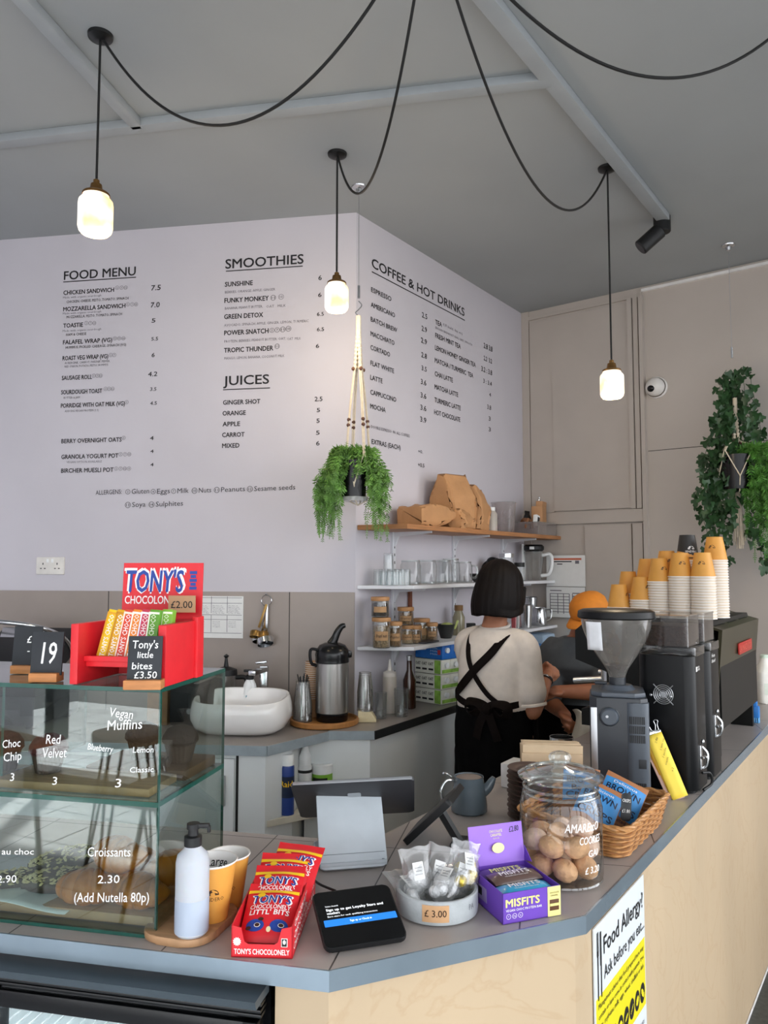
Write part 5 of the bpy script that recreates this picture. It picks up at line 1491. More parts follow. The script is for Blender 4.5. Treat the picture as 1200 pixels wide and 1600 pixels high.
def black_grinder(label, loc, lz, hop_dx=0.0, hopper=True, latch=True):
    t = thing('filter_grinder', label, 'coffee grinder', M=axes(loc, -nR @ Matrix.Identity(3) if False else nR))
    # x toward the customer side, y along the counter away, origin at the customer-side near corner
    w, d, h = 0.165, 0.155, 0.395
    mb = MB(); R = rrect(w, d, 0.030, 6, -w / 2, d / 2); mb.prism(R, 0.008, h, bev=0.004); mb.prism(rrect(w - 0.02, d - 0.02, 0.02, 4, -w / 2, d / 2), 0, 0.01); mb.build('body', M_black, t)
    mb = MB(); mb.prism(rrect(w + 0.006, d + 0.006, 0.033, 6, -w / 2, d / 2), h, h + 0.026, bev=0.004); mb.build('top_tray', M_smoke2, t)
    if hopper:
        mb = MB(); R2 = rrect(w * 0.82, d * 1.0, 0.016, 5, -w / 2 + hop_dx, d / 2); mb.prism(R2, h + 0.027, h + 0.112, cap=False, sm=True)
        mb.prism(rrect(w * 0.84, d * 1.03, 0.018, 5, -w / 2 + hop_dx, d / 2), h + 0.112, h + 0.118, bev=0.002); hp = mb.build('hopper', M_smoke2, t)
        mb = MB(); mb.prism(rrect(w * 0.80, d * 0.96, 0.014, 5, -w / 2 + hop_dx, d / 2), h + 0.028, h + 0.088, bev=0.012); mb.build('coffee_beans', MATS['coffee_beans'], hp)['kind'] = 'stuff'
    # cooling fan grille on the near face
    mb = MB(); F_ = fr(-0.088, -0.002, h - 0.115)
    for r in (0.028, 0.0225, 0.017, 0.0115): mb.tube([(r * cos(2 * pi * i / 32), r * sin(2 * pi * i / 32), 0) for i in range(32)], 0.0013, 6, M=F_, closed=True)
    for i in range(4):
        a = pi / 4 + i * pi / 2; mb.tube([(0.004 * cos(a), 0.004 * sin(a), 0), (0.040 * cos(a), 0.040 * sin(a), 0)], 0.0015, 6, M=F_); mb.ell((0.040 * cos(a), 0.040 * sin(a), 0), (0.0045, 0.0045, 0.003), F_, seg=10, rings=6)
    mb.cyl((0, 0, -0.001), 0.009, 0.002, 16, F_); mb.build('fan_grille', M_alu, t)
    mb = MB(); mb.cyl((0, 0, -0.0012), 0.029, 0.001, 32, F_); mb.build('fan_hole', M_blkink, t)
    # tap latch on the customer side
    mb = MB(); x0 = 0.002
    mb.box((x0, 0.05, lz), (0.006, 0.020, 0.07), bev=0.002); mb.tube(arc([(x0 + 0.004, 0.05, lz + 0.03), (x0 + 0.018, 0.05, lz + 0.012), (x0 + 0.016, 0.05, lz - 0.02), (x0 + 0.004, 0.05, lz - 0.032)], 5), 0.0035, 8)
    mb.tube([(x0 + 0.006, 0.036, lz), (x0 + 0.012, 0.064, lz)], 0.005, 8); mb.ell((x0 + 0.006, 0.05, lz + 0.045), (0.005, 0.005, 0.008)); mb.build('latch', M_steel, t)
    mb = MB(); Mx = Matrix(((0, 0, 1, 0.0006), (1, 0, 0, 0.0), (0, 1, 0, 0), (0, 0, 0, 1)))
    return t, h, w, d, Mx
M_smoke2 = glass('clear_hopper_plastic', 'f2f2f2', 1.0, 0.02, haze=0.02, hazecol='d8dadb', power=2.6, f0=0.03)
g2 = at_z(1088, 1243, CT)
def edge_in(y, inset):
    """point on the customer edge of the right counter at depth y, moved inward"""
    k = (y - cB.y) / uR.y
    q = cB + uR * k - nR * inset
    return Vector((q.x, q.y, CT + 0.0008))
E1 = edge_in(2.262, 0.004)
t, h, w, d, Mx = black_grinder('tall black coffee machine with a round fan grille, beside the wicker basket', E1, 0.10)
mb = MB(); mb.box((0.0008, 0.030, h - 0.038), (0.0008, 0.014, 0.014)); mb.text('DALLA', Mx @ tr(0.040, h - 0.036, 0), 0.005, 0.026, bold=0.02, res=1); mb.text('CORTE', Mx @ tr(0.040, h - 0.044, 0), 0.0055, 0.030, bold=0.03, res=1); mb.build('lettering', M_wht, t)
mb = MB(); mb.tube(arc([E1 + uR * 0.05 + nR * 0.004 + Vector((0, 0, 0.055)), E1 + uR * 0.075 + nR * 0.02 + Vector((0, 0, 0.05)), E1 + uR * 0.085 + nR * 0.022 + Vector((0, 0, 0.02)), E1 + uR * 0.05 + nR * 0.006 + Vector((0, 0, 0.006))]), 0.004, 8)
o = mb.build('latch_hose', M_blkm); tag(o, 'short black hose curling beside the lower latch of the fan-grilled machine', 'hose')
E2 = E1 + uR * 0.185 + nR * 0.004
t, h, w, d, Mx = black_grinder('second tall black coffee machine, between the fan-grilled one and the espresso machine', E2, 0.16)
mb = MB(); mb.text('House', Mx @ tr(0.030, h - 0.022, 0), 0.012, 0.045, bold=0.01, shear=0.3, res=1); mb.text('Blend', Mx @ tr(0.030, h - 0.038, 0), 0.010, 0.045, bold=0.01, shear=0.3, res=1); mb.build('lettering', M_wht, t)

# ================================================================== ORDER SLIPS
ob = at_z(1064, 1250, CT)
OM = Matrix.Translation(Vector((ob.x, ob.y + 0.006, CT + 0.002)))
sl0 = Vector((ob.x, ob.y + 0.004, CT + 0.001)); top_ = at_y(1025, 1146, ob.y + 0.055)
vy = (top_ - sl0); LL = vy.length
PMx = frame(sl0, Vector((0.82, 0.10, 0.28)), vy)
def slip(name, label, cat, w0, off, tilt, m, l=1.0, curl=0.0, grp=None):
    w = w0 * 0.8; mb = MB(); mb.grid(lambda u, v: ((u - 0.5) * w, LL * (1 - l) + LL * l * v, off - curl * (1 - v) ** 2 * 1.0), 3, 10, M=PMx @ rotz(tilt))
    o = mb.build(name, m, solid=0.0006); tag(o, label, cat, grp); return o
M_ynote = mat('yellow_slip', 'f0d24a', 0.6, var=0.03); M_onote = mat('orange_slip', 'dd9d2f', 0.6, var=0.05)
mb = MB(); mb.box((0, LL / 2, 0.004), (0.048, LL, 0.004), PMx @ tr(-0.008, 0, -0.010), bev=0.001); o = mb.build('clipboard', mat('pinkish_board', 'c9a596', 0.6)); tag(o, 'narrow pinkish clipboard leaning behind the yellow order slips', 'clipboard')
slip('order_slip', 'orange order slip curling out under the yellow one', 'paper slip', 0.058, 0.001, 0.03, M_onote, 0.97, 0.014)
slip('order_slip', 'amber order slip under the front yellow slip, showing at its left edge', 'paper slip', 0.056, 0.004, 0.015, mat('amber_slip', 'e3b23a', 0.6), 0.95, 0.010)
ys = slip('order_slip', 'yellow handwritten order slip on top of the clip, next to the basket', 'paper slip', 0.060, 0.008, -0.04, M_ynote, 0.98, 0.004)
mb = MB()
for i, (s, x) in enumerate((('2 flat', -0.004), ('1 latte oat', 0.002), ('1 mocha', 0.0), ('toastie', -0.002), ('x 2', 0.008))): mb.text(s, PMx @ rotz(-0.04) @ tr(x, LL * (0.86 - 0.115 * i), 0.0102) @ rotz(0.9), 0.006, None, res=1, shear=0.2)
mb.build('lettering', mat('pencil_writing', '6a5a2a', 0.7, var=0), ys)
cl_ = None
for i, (dx, lab) in enumerate(((-0.022, 'steel bulldog clip furthest left on top of the order slips'), (0.002, 'steel bulldog clip in the middle above the order slips'), (0.022, 'steel bulldog clip at the right on top of the order slips'))):
    if cl_ is None:
        cl_ = thing('bulldog_clip', lab, 'clip', group='bulldog clips on the order slips')
        mb = MB(); mb.box((0, 0, 0.0), (0.020, 0.012, 0.010), bev=0.002); mb.build('jaw', M_steel, cl_)
        mb = MB(); mb.tube(arc([(-0.005, 0.005, 0.002), (-0.003, 0.020, 0.004), (-0.006, 0.030, 0.006), (0, 0.034, 0.006), (0.006, 0.030, 0.006), (0.003, 0.020, 0.004), (0.005, 0.005, 0.002)], 4), 0.0014, 6); mb.build('wire_handle', M_steel, cl_)
        o = cl_
    else: o = dup(cl_, label=lab)
    o.matrix_world = PMx @ tr(dx, LL + 0.002 + 0.004 * (i % 2), 0.0) @ rotz(-0.25 * (i - 1))

# ================================================================== ESPRESSO MACHINE
ET = 1.425
M_olive = mat('olive_black_panel', '3d3928', 0.32, 0.2, var=0.10, scale=8)
M_olive2 = mat('dark_machine_frame', '121312', 0.4, var=0.08, spec=0.3)
m0 = at_z(1119, 975, ET); m1 = at_z(1187, 957, ET)
EL = 0.72
EMo = edge_in(2.655, 0.030)
EM = axes(EMo, uR)          # x away along the edge, y inward
em = thing('espresso_machine', 'large olive black espresso machine with a red name badge', 'espresso machine', M=EM)
EH = ET - CT
mb = MB()
side = [(0, 0.10), (0, EH - 0.12), (0.03, EH), (0.46, EH), (0.52, EH - 0.05), (0.52, EH - 0.16), (0.40, EH - 0.20), (0.40, 0.14), (0.50, 0.12), (0.50, 0.06), (0.05, 0.06)]
SX = lambda x: Matrix(((0, 0, 1, x), (1, 0, 0, 0), (0, 1, 0, 0), (0, 0, 0, 1)))
mb.prism(side, 0.012, EL - 0.012, M=SX(0)); mb.build('body', M_olive2, em)
bp = MB(); bp.add([(0.0, -0.012, EH - 0.025), (EL, -0.012, EH - 0.025), (EL, 0.018, 0.12), (0, 0.018, 0.12), (0.0, 0.0, EH - 0.025), (EL, 0.0, EH - 0.025), (EL, 0.03, 0.12), (0, 0.03, 0.12)],
               [(3, 2, 1, 0), (0, 1, 5, 4), (2, 3, 7, 6), (1, 2, 6, 5), (3, 0, 4, 7), (4, 5, 6, 7)])
bpo = bp.build('back_panel', M_olive, em)
mb = MB(); mb.prism([(-0.012, EH - 0.025), (0.10, EH + 0.006), (0.10, EH - 0.004), (0.0, EH - 0.03)], 0, EL, M=SX(0)); tpv = mb.build('top_vent_panel', M_olive, em)
mb = MB()
for r in range(2):
    for i in range(3):
        y = 0.022 + 0.034 * r; z = EH - 0.025 + 0.031 * (y + 0.012) / 0.112 + 0.0006
        mb.box((0.12 + 0.22 * i + 0.05 * r, y, z), (0.15, 0.009, 0.0012), tr(0, 0, 0))
mb.build('vent_slot', M_blkink, tpv)
Mb = frame((0.40, -0.0128 + 0.006, EH - 0.12), Vector((-1, 0, 0)), Vector((0, -0.08, 1)))
Mb = Matrix(((1, 0, 0, 0.42), (0, 0.0, -1, -0.0085), (0, 1, 0, EH - 0.115), (0, 0, 0, 1)))
mb = MB(); mb.prism(rrect(0.26, 0.042, 0.003, 3), -0.002, 0.0035, M=Mb, bev=0.001); bd = mb.build('badge', mat('badge_red', 'b02a22', 0.4), em)
mb = MB(); mb.text('LA MARZOCCO', Mb @ tr(0, -0.011, 0.0042), 0.022, 0.24, align='C', bold=0.03, res=1); mb.build('lettering', mat('badge_red_dark', 'e06a58', 0.4, var=0), bd)
for x in (0.03, EL - 0.05):
    mb = MB(); mb.prism([(0.015, 0.0), (0.10, 0.0), (0.16, 0.13), (0.015, 0.13)], x, x + 0.03, M=SX(0)); mb.build('leg', M_olive2, em)
    mb = MB(); mb.prism([(0.36, 0.0), (0.47, 0.0), (0.44, 0.08), (0.36, 0.08)], x, x + 0.03, M=SX(0)); mb.build('leg', M_olive2, em)
mb = MB(); mb.tube([(0.02, 0.03, 0.12), (EL - 0.02, 0.03, 0.12)], 0.006, 8); mb.build('lower_rail', M_blkink, em)
mb = MB(); mb.box((EL / 2, 0.36, 0.05), (EL - 0.1, 0.22, 0.05), bev=0.004); mb.build('drip_tray', M_steel, em)
for x in (0.2, 0.5):
    mb = MB(); mb.cyl((x, 0.45, EH - 0.26), 0.035, 0.07, 24); mb.tube([(x, 0.45, EH - 0.25), (x, 0.60, EH - 0.27)], 0.012, 10); mb.build('group_head', M_steel, em)
# cups standing on the machine
cupp = make_cup('yellow paper cup upside down on the espresso machine', None, h=0.088, r0=0.0275, r1=0.0425, a0=pi / 2, word='')
for ch in cupp.children:
    if ch.name.startswith('emblem'):
        mb = MB(); cup_logo(mb, lambda z: 0.0275 + 0.015 * z / 0.088, 0.054, 1.5, a0=pi / 2, word='', flip=-1)
        ch.data = mb.build('emblem', M_brn).data
        bpy.data.objects.remove([o for o in COL.objects if o.type == 'MESH' and o.parent is None and o.name.startswith('emblem')][-1])
rim_only = None
M_cupn = mat('nested_cup_rim_board', 'd8c7b2', 0.6, var=0.05)
def inner_sleeve(me):
    global rim_only
    if rim_only is None: rim_only = me.copy(); rim_only.materials.clear(); rim_only.materials.append(M_cupn)
    return rim_only
def stack(px, ytop, along, lab, rz=0.0, zb=ET + 0.009):
    """upside-down cups nested on the machine; the topmost shows its whole side. px, ytop: photo column and top row"""
    lo, hi = 2.4, 4.5
    for _ in range(40):
        m = (lo + hi) / 2; q = at_y(px, 960, m)
        if (Vector((q.x, q.y, 0)) - Vector((EMo.x, EMo.y, 0))).dot(uR) < along: lo = m
        else: hi = m
    p = at_y(px, 960, lo)
    n = max(2, round((at_y(px, ytop, lo).z - zb - 0.088) / 0.0098) + 1)
    for i in range(n):
        z = zb + i * 0.0098
        top = i == n - 1
        c = dup(cupp) if top else cupp.copy()
        if not top:
            COL.objects.link(c)
            for ch in cupp.children:
                if ch.name.split('.')[0] in ('sleeve', 'rim'):
                    k = ch.copy(); COL.objects.link(k); k.parent = c
                    if 'sleeve' in ch.name: k.data = inner_sleeve(ch.data)
        c.matrix_world = tr(p.x + 0.0003 * sin(i * 1.3 + px), p.y + 0.0003 * cos(i * 1.9 + px), z + 0.088) @ rotx(pi) @ rotz(rz + 0.0)
        tag(c, ('top cup of ' if top else 'paper cup inside ') + lab, 'paper cup', 'upturned paper cups on the espresso machine: ' + lab)
    return p, zb + (n - 1) * 0.0098 + 0.088
STK = [(1003, 903, 0.07, 'the short front stack nearest the cone hopper'), (1032, 873, 0.07, 'the front stack second from the cone hopper'), (1065, 863, 0.06, 'the front stack third from the cone hopper'),
       (1100, 863, 0.055, 'the front stack nearest the espresso machine vents'), (1120, 839, 0.16, 'the tallest stack at the back'), (1044, 859, 0.17, 'the back stack behind the second and third front stacks'),
       (1013, 873, 0.17, 'the back stack behind the shortest front one'), (983, 891, 0.16, 'the low back stack behind the leftmost cup'), (968, 914, 0.06, 'the lowest stack, leftmost beside the hopper lid')]
for px, yt, al, lab in STK: stack(px, yt, al, lab, rz=(px - 1050) * 0.01)
bcup = make_cup('dark brown paper cup upside down on top of the tall cup stacks', None, h=0.088, r0=0.0275, r1=0.0405, body=mat('black_cup_board', '24211f', 0.5), rimc=mat('black_cup_rim', '2a2725', 0.5), logo=False)
mb = MB(); cup_logo(mb, lambda z: 0.0275 + 0.013 * z / 0.088, 0.066, 1.5, a0=pi / 2, word='SENDERO', flip=-1); mb.build('emblem', M_wht, bcup)
pb, zt_ = stack(1077, 842, 0.17, 'the back stack carrying the dark cup')
bcup.matrix_world = tr(pb.x, pb.y, zt_ + 0.0098) @ rotx(pi)
bpy.data.objects.remove([ch for ch in cupp.children][0]) if False else None
for ch in list(cupp.children): bpy.data.objects.remove(ch)
bpy.data.objects.remove(cupp)
# steel cover at the far end of the machine
sv = EM @ Vector((0.33, 0.10, EH))
cv = thing('portafilter_cover', 'upturned dark steel basin resting on the far end of the espresso machine', 'basin', (sv.x, sv.y, ET + 0.007))
mb = MB(); mb.lathe([(0.062, 0), (0.062, 0.012), (0.054, 0.034), (0.034, 0.050), (0, 0.056)], seg=32); mb.build('dome', M_dark, cv); mb = MB(); mb.lathe([(0.062, 0), (0.066, 0.002), (0.062, 0.006)], seg=32); mb.build('rim', M_steel, cv)
# things beyond the machine
ml = at_z(1187, 1098, CT)
mk = thing('milk_bottle', 'white plastic milk bottle at the far end of the counter behind the espresso machine', 'milk bottle', (ml.x + 0.03, ml.y, CT + 0.0008))
mb = MB(); mb.prism(rrect(0.085, 0.085, 0.02, 5), 0, 0.15, bev=0.006); mb.loft([[(x, y, 0.148) for x, y in rrect(0.085, 0.085, 0.02, 5)], [(x, y, 0.185) for x, y in rrect(0.055, 0.055, 0.024, 5)], [(x, y, 0.215) for x, y in rrect(0.034, 0.034, 0.0165, 5)]]); mb.build('bottle_body', mat('milky_plastic', 'e9e7df', 0.4), mk)
mb = MB(); mb.cyl((0, 0, 0.213), 0.019, 0.018, 20, bev=0.003); mb.build('cap', mat('pale_green_cap', 'cfe0cf', 0.4), mk)
mb = MB(); mb.box((0.0, -0.0428, 0.07), (0.05, 0.0006, 0.055)); mb.build('paper_label', mat('milk_label', 'cfd6c8', 0.5), mk)
M_bluep = mat('blue_plastic', '2f7fd0', 0.35, var=0.05)
bl = at_z(1178, 1132, CT)
bb = thing('cleaning_brush', 'blue plastic cleaning brush standing on end past the espresso machine', 'brush', (bl.x + 0.02, bl.y + 0.04, CT + 0.0008), -0.6)
mb = MB(); mb.box((0, 0, 0.13), (0.030, 0.022, 0.14), bev=0.008); mb.build('handle', M_bluep, bb); mb = MB(); mb.box((0, 0, 0.045), (0.045, 0.030, 0.05), bev=0.006); mb.build('brush_head', M_bluep, bb)
mb = MB()
for i in range(6): mb.box((-0.0185 + 0.0074 * i, 0, 0.011), (0.005, 0.026, 0.022), bev=0.001)
mb.build('bristles', mat('pale_blue_bristle', '6fb1e6', 0.6), bb)

# ================================================================== ALLERGY POSTER on the right front
pn_ = pB + nR * 0.0
def onr(px, py): return on_plane(px, py, pn_, nR)
A1 = onr(924, 1453); A2 = onr(1002, 1364); A3 = onr(1018, 1545)
pw = sqrt((A2.x - A1.x) ** 2 + (A2.y - A1.y) ** 2) ; ph = 0.42
ztop = (A1.z + A2.z) / 2
A1 = A1 + nR * 0.002
PO = Matrix(((uR.x, 0, nR.x, A1.x), (uR.y, 0, nR.y, A1.y), (0, 1, 0, ztop), (0, 0, 0, 1)))
po_ = thing('allergy_poster', 'white and yellow food allergy notice on the plywood counter side', 'poster', M=PO)
mb = MB(); mb.box((pw / 2, -ph / 2, 0.0015), (pw, ph, 0.003)); mb.build('sheet', mat('poster_white', 'd3d9dd', 0.4, var=0.01), po_)
mb = MB(); mb.box((pw / 2, -0.215, 0.0032), (pw * 0.97, 0.150, 0.0006)); mb.build('yellow_band', mat('poster_yellow', 'dccf1c', 0.45, var=0.02), po_)
Z = 0.0040
mb = MB()
mb.text('Food Allergy?', tr(pw * 0.16, -0.068, Z), 0.034, pw * 0.80, 0, 0.02, res=2); mb.text('Ask before you eat...', tr(pw * 0.16, -0.118, Z), 0.026, pw * 0.82, 0, 0.006, res=2)
for i, s in enumerate(('Management advises that food prepared here may', 'contain or have come in contact with peanuts, tree', 'nuts, soybeans, milk, eggs, wheat, shellfish or fish.')): mb.text(s, tr(pw * 0.05, -0.163 - 0.020 * i, Z), 0.0105, pw * 0.90, 0, 0.006, res=1)
for i, s in enumerate(('Ask a member of staff about the ingredients', 'before placing your order. Thank you.')): mb.text(s, tr(pw * 0.08, -0.325 - 0.022 * i, Z), 0.0115, pw * 0.86, 0, 0.0, res=1)
for i in range(8):
    c = (pw * (0.095 + 0.116 * i), -0.255); N = 20; r = pw * 0.052
    mb.add([(c[0] + r * cos(2 * pi * k / N), c[1] + r * 1.25 * sin(2 * pi * k / N), Z) for k in range(N)], [tuple(range(N))], 0)
    mb.add([(c[0] + r * 0.5 * cos(2 * pi * k / N + i) * (1 + 0.3 * (k % 2)), c[1] + r * (0.35 + 0.1 * (i % 4)) * sin(2 * pi * k / N), Z + 0.0005) for k in range(N)], [tuple(range(N))], 1)
for x, kind in ((pw * 0.055, 0), (pw * 0.11, 1)):
    mb.box((x, -0.10, Z), (pw * 0.014, 0.09, 0.0005))
    if kind == 0:
        for k in (-1, 0, 1): mb.box((x + k * pw * 0.011, -0.033, Z), (pw * 0.005, 0.040, 0.0005))
        mb.box((x, -0.055, Z), (pw * 0.027, 0.010, 0.0005))
    else: mb.box((x - pw * 0.004, -0.05, Z), (pw * 0.022, 0.065, 0.0005))
mb.build('lettering', [M_blkink, MATS['poster_yellow']], po_)
# ================================================================== BACK WORKTOPS
M_white_cab = mat('white_cabinet', 'e4e8e8', 0.5, var=0.03, scale=4)
M_wtop = mat('grey_worktop', '948d88', 0.35, var=0.06, scale=9)
M_wedge = mat('worktop_edge_grey', '97a2a8', 0.35, var=0.08)
M_bedge = mat('worktop_edge_black', '232526', 0.4, var=0.08)
w1 = at_z(277, 1163, WT); w2 = at_z(417, 1166, WT); w3 = at_z(513, 1143, WT); w4 = at_z(585, 1143, WT); w5 = at_z(716, 1101, WT)
uS = Vector((w2.x - w1.x, w2.y - w1.y, 0)).normalized()
wl = V2(w2) - uS * 1.7
uE = Vector((w5.x - w4.x, w5.y - w4.y, 0)).normalized()
e5 = V2(w4) + uE * 1.55
def wallf(p, off=0.013):     # drop a plan point back onto the food wall
    k = (Vector((p.x, p.y, 0)) - K).dot(uF); return K + uF * k + nF * off
def wallc(p, off=0.002):
    k = max(0.0, (Vector((p.x, p.y, 0)) - K).dot(uC)); return K + uC * k + nC * off
P_ = [(p.x, p.y) for p in (wl, w2, w3)]
kk = K + nF * 0.013
mid = isect(V2(w3), Vector((-0.02, 1, 0)), kk, uF)
sinku = thing('sink_unit', 'white base cabinet with grey worktop under the basin, against the food menu wall', 'cabinet')
mb = MB(); q = wallf(wl); mb.prism(P_ + [(mid.x, mid.y), (q.x, q.y)], WT - 0.038, WT); mb.build('worktop', M_wtop, sinku)
mb = MB()
n1 = Vector((uS.y, -uS.x, 0)); v23 = (V2(w3) - V2(w2)).normalized(); n2 = Vector((v23.y, -v23.x, 0))
slab(mb, wl, w2, WT - 0.039, WT + 0.0005, n1, 0.004, 0.004); mb.build('edging', M_wedge, sinku)
mb = MB(); slab(mb, V2(w2), V2(w3), WT - 0.039, WT + 0.0005, n2, 0.004, 0.004); mb.build('edging', M_wedge, sinku)
ins = 0.02
f0 = wl - n1 * ins; f1_ = isect(wl - n1 * ins, uS, V2(w2) - n2 * ins, v23); f2_ = f1_ + v23 * 0.15
mb = MB(); q = wallf(f0); q2 = wallf(f2_ - Vector((0.03, 0, 0))); mb.prism([(f0.x, f0.y), (f1_.x, f1_.y), (f2_.x, f2_.y), (q2.x, q2.y), (q.x, q.y)], 0.08, WT - 0.04); cab = mb.build('carcass', M_white_cab, sinku)
mb = MB(); a = f1_ - uS * 0.115; slab(mb, a - uS * 0.005, a + uS * 0.005, 0.1, WT - 0.045, n1, 0.002, 0.002); mb.build('door_gap', M_blkink, sinku)
mb = MB(); slab(mb, a - uS * 0.55, a - uS * 0.009, 0.12, WT - 0.055, n1, 0.016, 0.016); d_ = mb.build('door', M_white_cab, sinku)
mb = MB(); c = a - uS * 0.05 + n1 * 0.018; mb.box((0, 0, 0), (0.012, 0.02, 0.12), axes((c.x, c.y, 0.72), uS), bev=0.003); mb.build('handle', M_alu, d_)
coffu = thing('shelf_side_unit', 'white base unit with black-edged worktop below the glass shelves', 'cabinet')
mb = MB(); c5 = wallc(e5); c3 = kk + uF * (-0.002)
mb.prism([(p.x, p.y) for p in (V2(w3) + Vector((0.004, 0, 0)), w4, e5, c5, K + nC * 0.003 + uC * 0.01, kk + nF * 0.003 , mid + Vector((0.004, 0, 0)))], WT - 0.034, WT + 0.002); mb.build('worktop', M_wtop, coffu)
mb = MB(); slab(mb, w3, w4, WT - 0.035, WT + 0.0025, Vector((0, -1, 0)), 0.004, 0.004); mb.build('edging', M_wedge, coffu)
nE = Vector((uE.y, -uE.x, 0))
mb = MB(); slab(mb, w4, e5, WT - 0.035, WT + 0.0025, nE, 0.004, 0.004); mb.build('edging', M_bedge, coffu)
mb = MB()
b3 = V2(w3) + Vector((-0.105, 0.02, 0)); b4 = V2(w4) + Vector((-0.02, 0.02, 0)); b5 = e5 - nE * 0.02
mb.prism([(p.x, p.y) for p in (b3, b4, b5, wallc(b5), K + nC * 0.003 + uC * 0.01, kk + nF * 0.003, wallf(b3))], 0.05, WT - 0.035); mb.build('carcass', M_white_cab, coffu)
s1 = at_z(417, 1283, 0.60); s2 = at_z(500, 1266, 0.60)
mb = MB(); mb.prism([(s1.x, s1.y), (s2.x, s2.y), (w4.x - 0.1, w4.y + 0.015), (b3.x, b3.y - 0.004), (f2_.x + 0.004, f2_.y - 0.02)], 0.575, 0.60); mb.build('niche_shelf', mat('cream_shelf', 'd8d2c2', 0.5), coffu)
# niche bottles
def bottle(name, label, cat, loc, prof, m, cap=None, capm=None, band=None, bandm=None, text=None, group=None, sx=1.0):
    t = thing(name, label, cat, loc, group=group)
    mb = MB(); mb.lathe(prof, seg=28); mb.build('body', m, t)
    if cap: mb = MB(); mb.lathe(cap, seg=24); mb.build('cap', capm or M_blkm, t)
    if band:
        mb = MB(); mb.lathe(band, seg=28); bd_ = mb.build('band', bandm, t)
        if text:
            s, z, h, w, r, m_ = text; mb = MB(); mb.text(s, I4, h, w, bold=0.03, align='C', res=1, fn=lambda x, y: ((r + 0.0008) * cos(-pi / 2 + x / r), (r + 0.0008) * sin(-pi / 2 + x / r), z + y)); mb.build('lettering', m_, bd_)
    return t
def foot(px, py, z, dy=0.0): p = at_z(px, py, z); return (p.x, p.y + dy, z + 0.0008)
bottle('spray_can', 'dark blue insect spray can with white cap on the niche shelf', 'spray can', foot(450, 1268, 0.60, -0.03), [(0, 0), (0.029, 0), (0.029, 0.19), (0.026, 0.198), (0, 0.198)], mat('navy_can', '1d3c86', 0.35, coat=0.3),
       [(0.0262, 0.196), (0.0262, 0.235), (0.023, 0.241), (0, 0.241)], M_lidw, [(0.0294, 0.07), (0.0294, 0.155)], mat('black_green_band', '15243f', 0.4), ('Raid', 0.115, 0.024, 0.052, 0.0294, M_yel))
bottle('spray_bottle', 'white spray bottle with cap beside the insect spray in the niche', 'spray bottle', foot(476, 1254, 0.60), [(0, 0), (0.031, 0), (0.031, 0.15), (0.027, 0.16), (0, 0.16)], mat('white_bottle', 'dfe1e2', 0.4),
       [(0.026, 0.158), (0.026, 0.20), (0.018, 0.215), (0.012, 0.24), (0, 0.24)], M_lidw, [(0.0314, 0.13), (0.0314, 0.142)], M_blkm)
bottle('cleaning_tub', 'white tub with black and lime green label, right of the spray bottles in the niche', 'tub', foot(503, 1250, 0.60), [(0, 0), (0.045, 0), (0.046, 0.13), (0, 0.13)], M_lidw,
       [(0.048, 0.13), (0.048, 0.155), (0.045, 0.158), (0, 0.158)], M_lidw, [(0.0465, 0.045), (0.0465, 0.118)], mat('lime_label', '7db23a', 0.5))
mb = MB(); o = [c for c in COL.objects if c.name.startswith('cleaning_tub')][0]
mb.grid(lambda u, v: (0.0472 * cos(-pi / 2 - 0.9 + 1.5 * u), 0.0472 * sin(-pi / 2 - 0.9 + 1.5 * u), 0.062 + 0.042 * v), 10, 2); mb.build('black_label', M_blkm, o)

# ------------------------------------------------------------------ basin, tap, dispenser
bs = at_z(378, 1141, WT)
M_cer = mat('white_ceramic', 'eceae8', 0.12, var=0.01, coat=0.4)
basin = thing('wash_basin', 'white ceramic countertop wash basin with rounded corners', 'basin', M=axes((bs.x, bs.y - 0.005, WT + 0.0008), Vector((1, -0.10, 0))))
def sell(w, d, z, e=3.2, n=56, dz=0.0, cy_=0.0):
    o = []
    for i in range(n):
        a = 2 * pi * i / n; c, s = cos(a), sin(a)
        o.append((w / 2 * abs(c) ** (2 / e) * (1 if c > 0 else -1), cy_ + d / 2 * abs(s) ** (2 / e) * (1 if s > 0 else -1), z + dz * s))
    return o
BW, BD, BHt = 0.43, 0.33, 0.150
mb = MB()
mb.loft([sell(BW * 0.60, BD * 0.58, 0.0), sell(BW * 0.80, BD * 0.78, 0.006), sell(BW * 0.92, BD * 0.90, 0.025), sell(BW * 0.995, BD * 0.99, 0.060), sell(BW, BD, 0.085), sell(BW * 0.985, BD * 0.985, 0.118, dz=0.006),
         sell(BW * 0.955, BD * 0.95, BHt - 0.008, dz=0.012), sell(BW * 0.935, BD * 0.92, BHt, dz=0.014), sell(BW * 0.89, BD * 0.86, BHt - 0.002, dz=0.014), sell(BW * 0.88, BD * 0.84, BHt - 0.015, dz=0.01),
         sell(BW * 0.86, BD * 0.80, 0.08), sell(BW * 0.70, BD * 0.62, 0.035), sell(BW * 0.2, BD * 0.2, 0.026)])
mb.build('bowl', M_cer, basin)
mb = MB(); mb.lathe([(0, 0.0285), (0.022, 0.0285), (0.024, 0.027)], seg=24); mb.build('drain', M_steel, basin)
tpx = at_y(411, 1100, 3.66)
tap = thing('tap', 'chrome square basin tap behind the wash basin', 'tap', (tpx.x, 3.68, WT + 0.0008))
mb = MB(); mb.box((0, 0, 0.125), (0.036, 0.042, 0.25), bev=0.005); mb.cyl((0, 0, 0), 0.028, 0.012, 20, bev=0.002); mb.build('pillar', M_steel, tap)
mb = MB(); mb.box((0.006, -0.075, 0.235), (0.036, 0.16, 0.022), rotz(-0.25), bev=0.005); mb.build('spout', M_steel, tap)
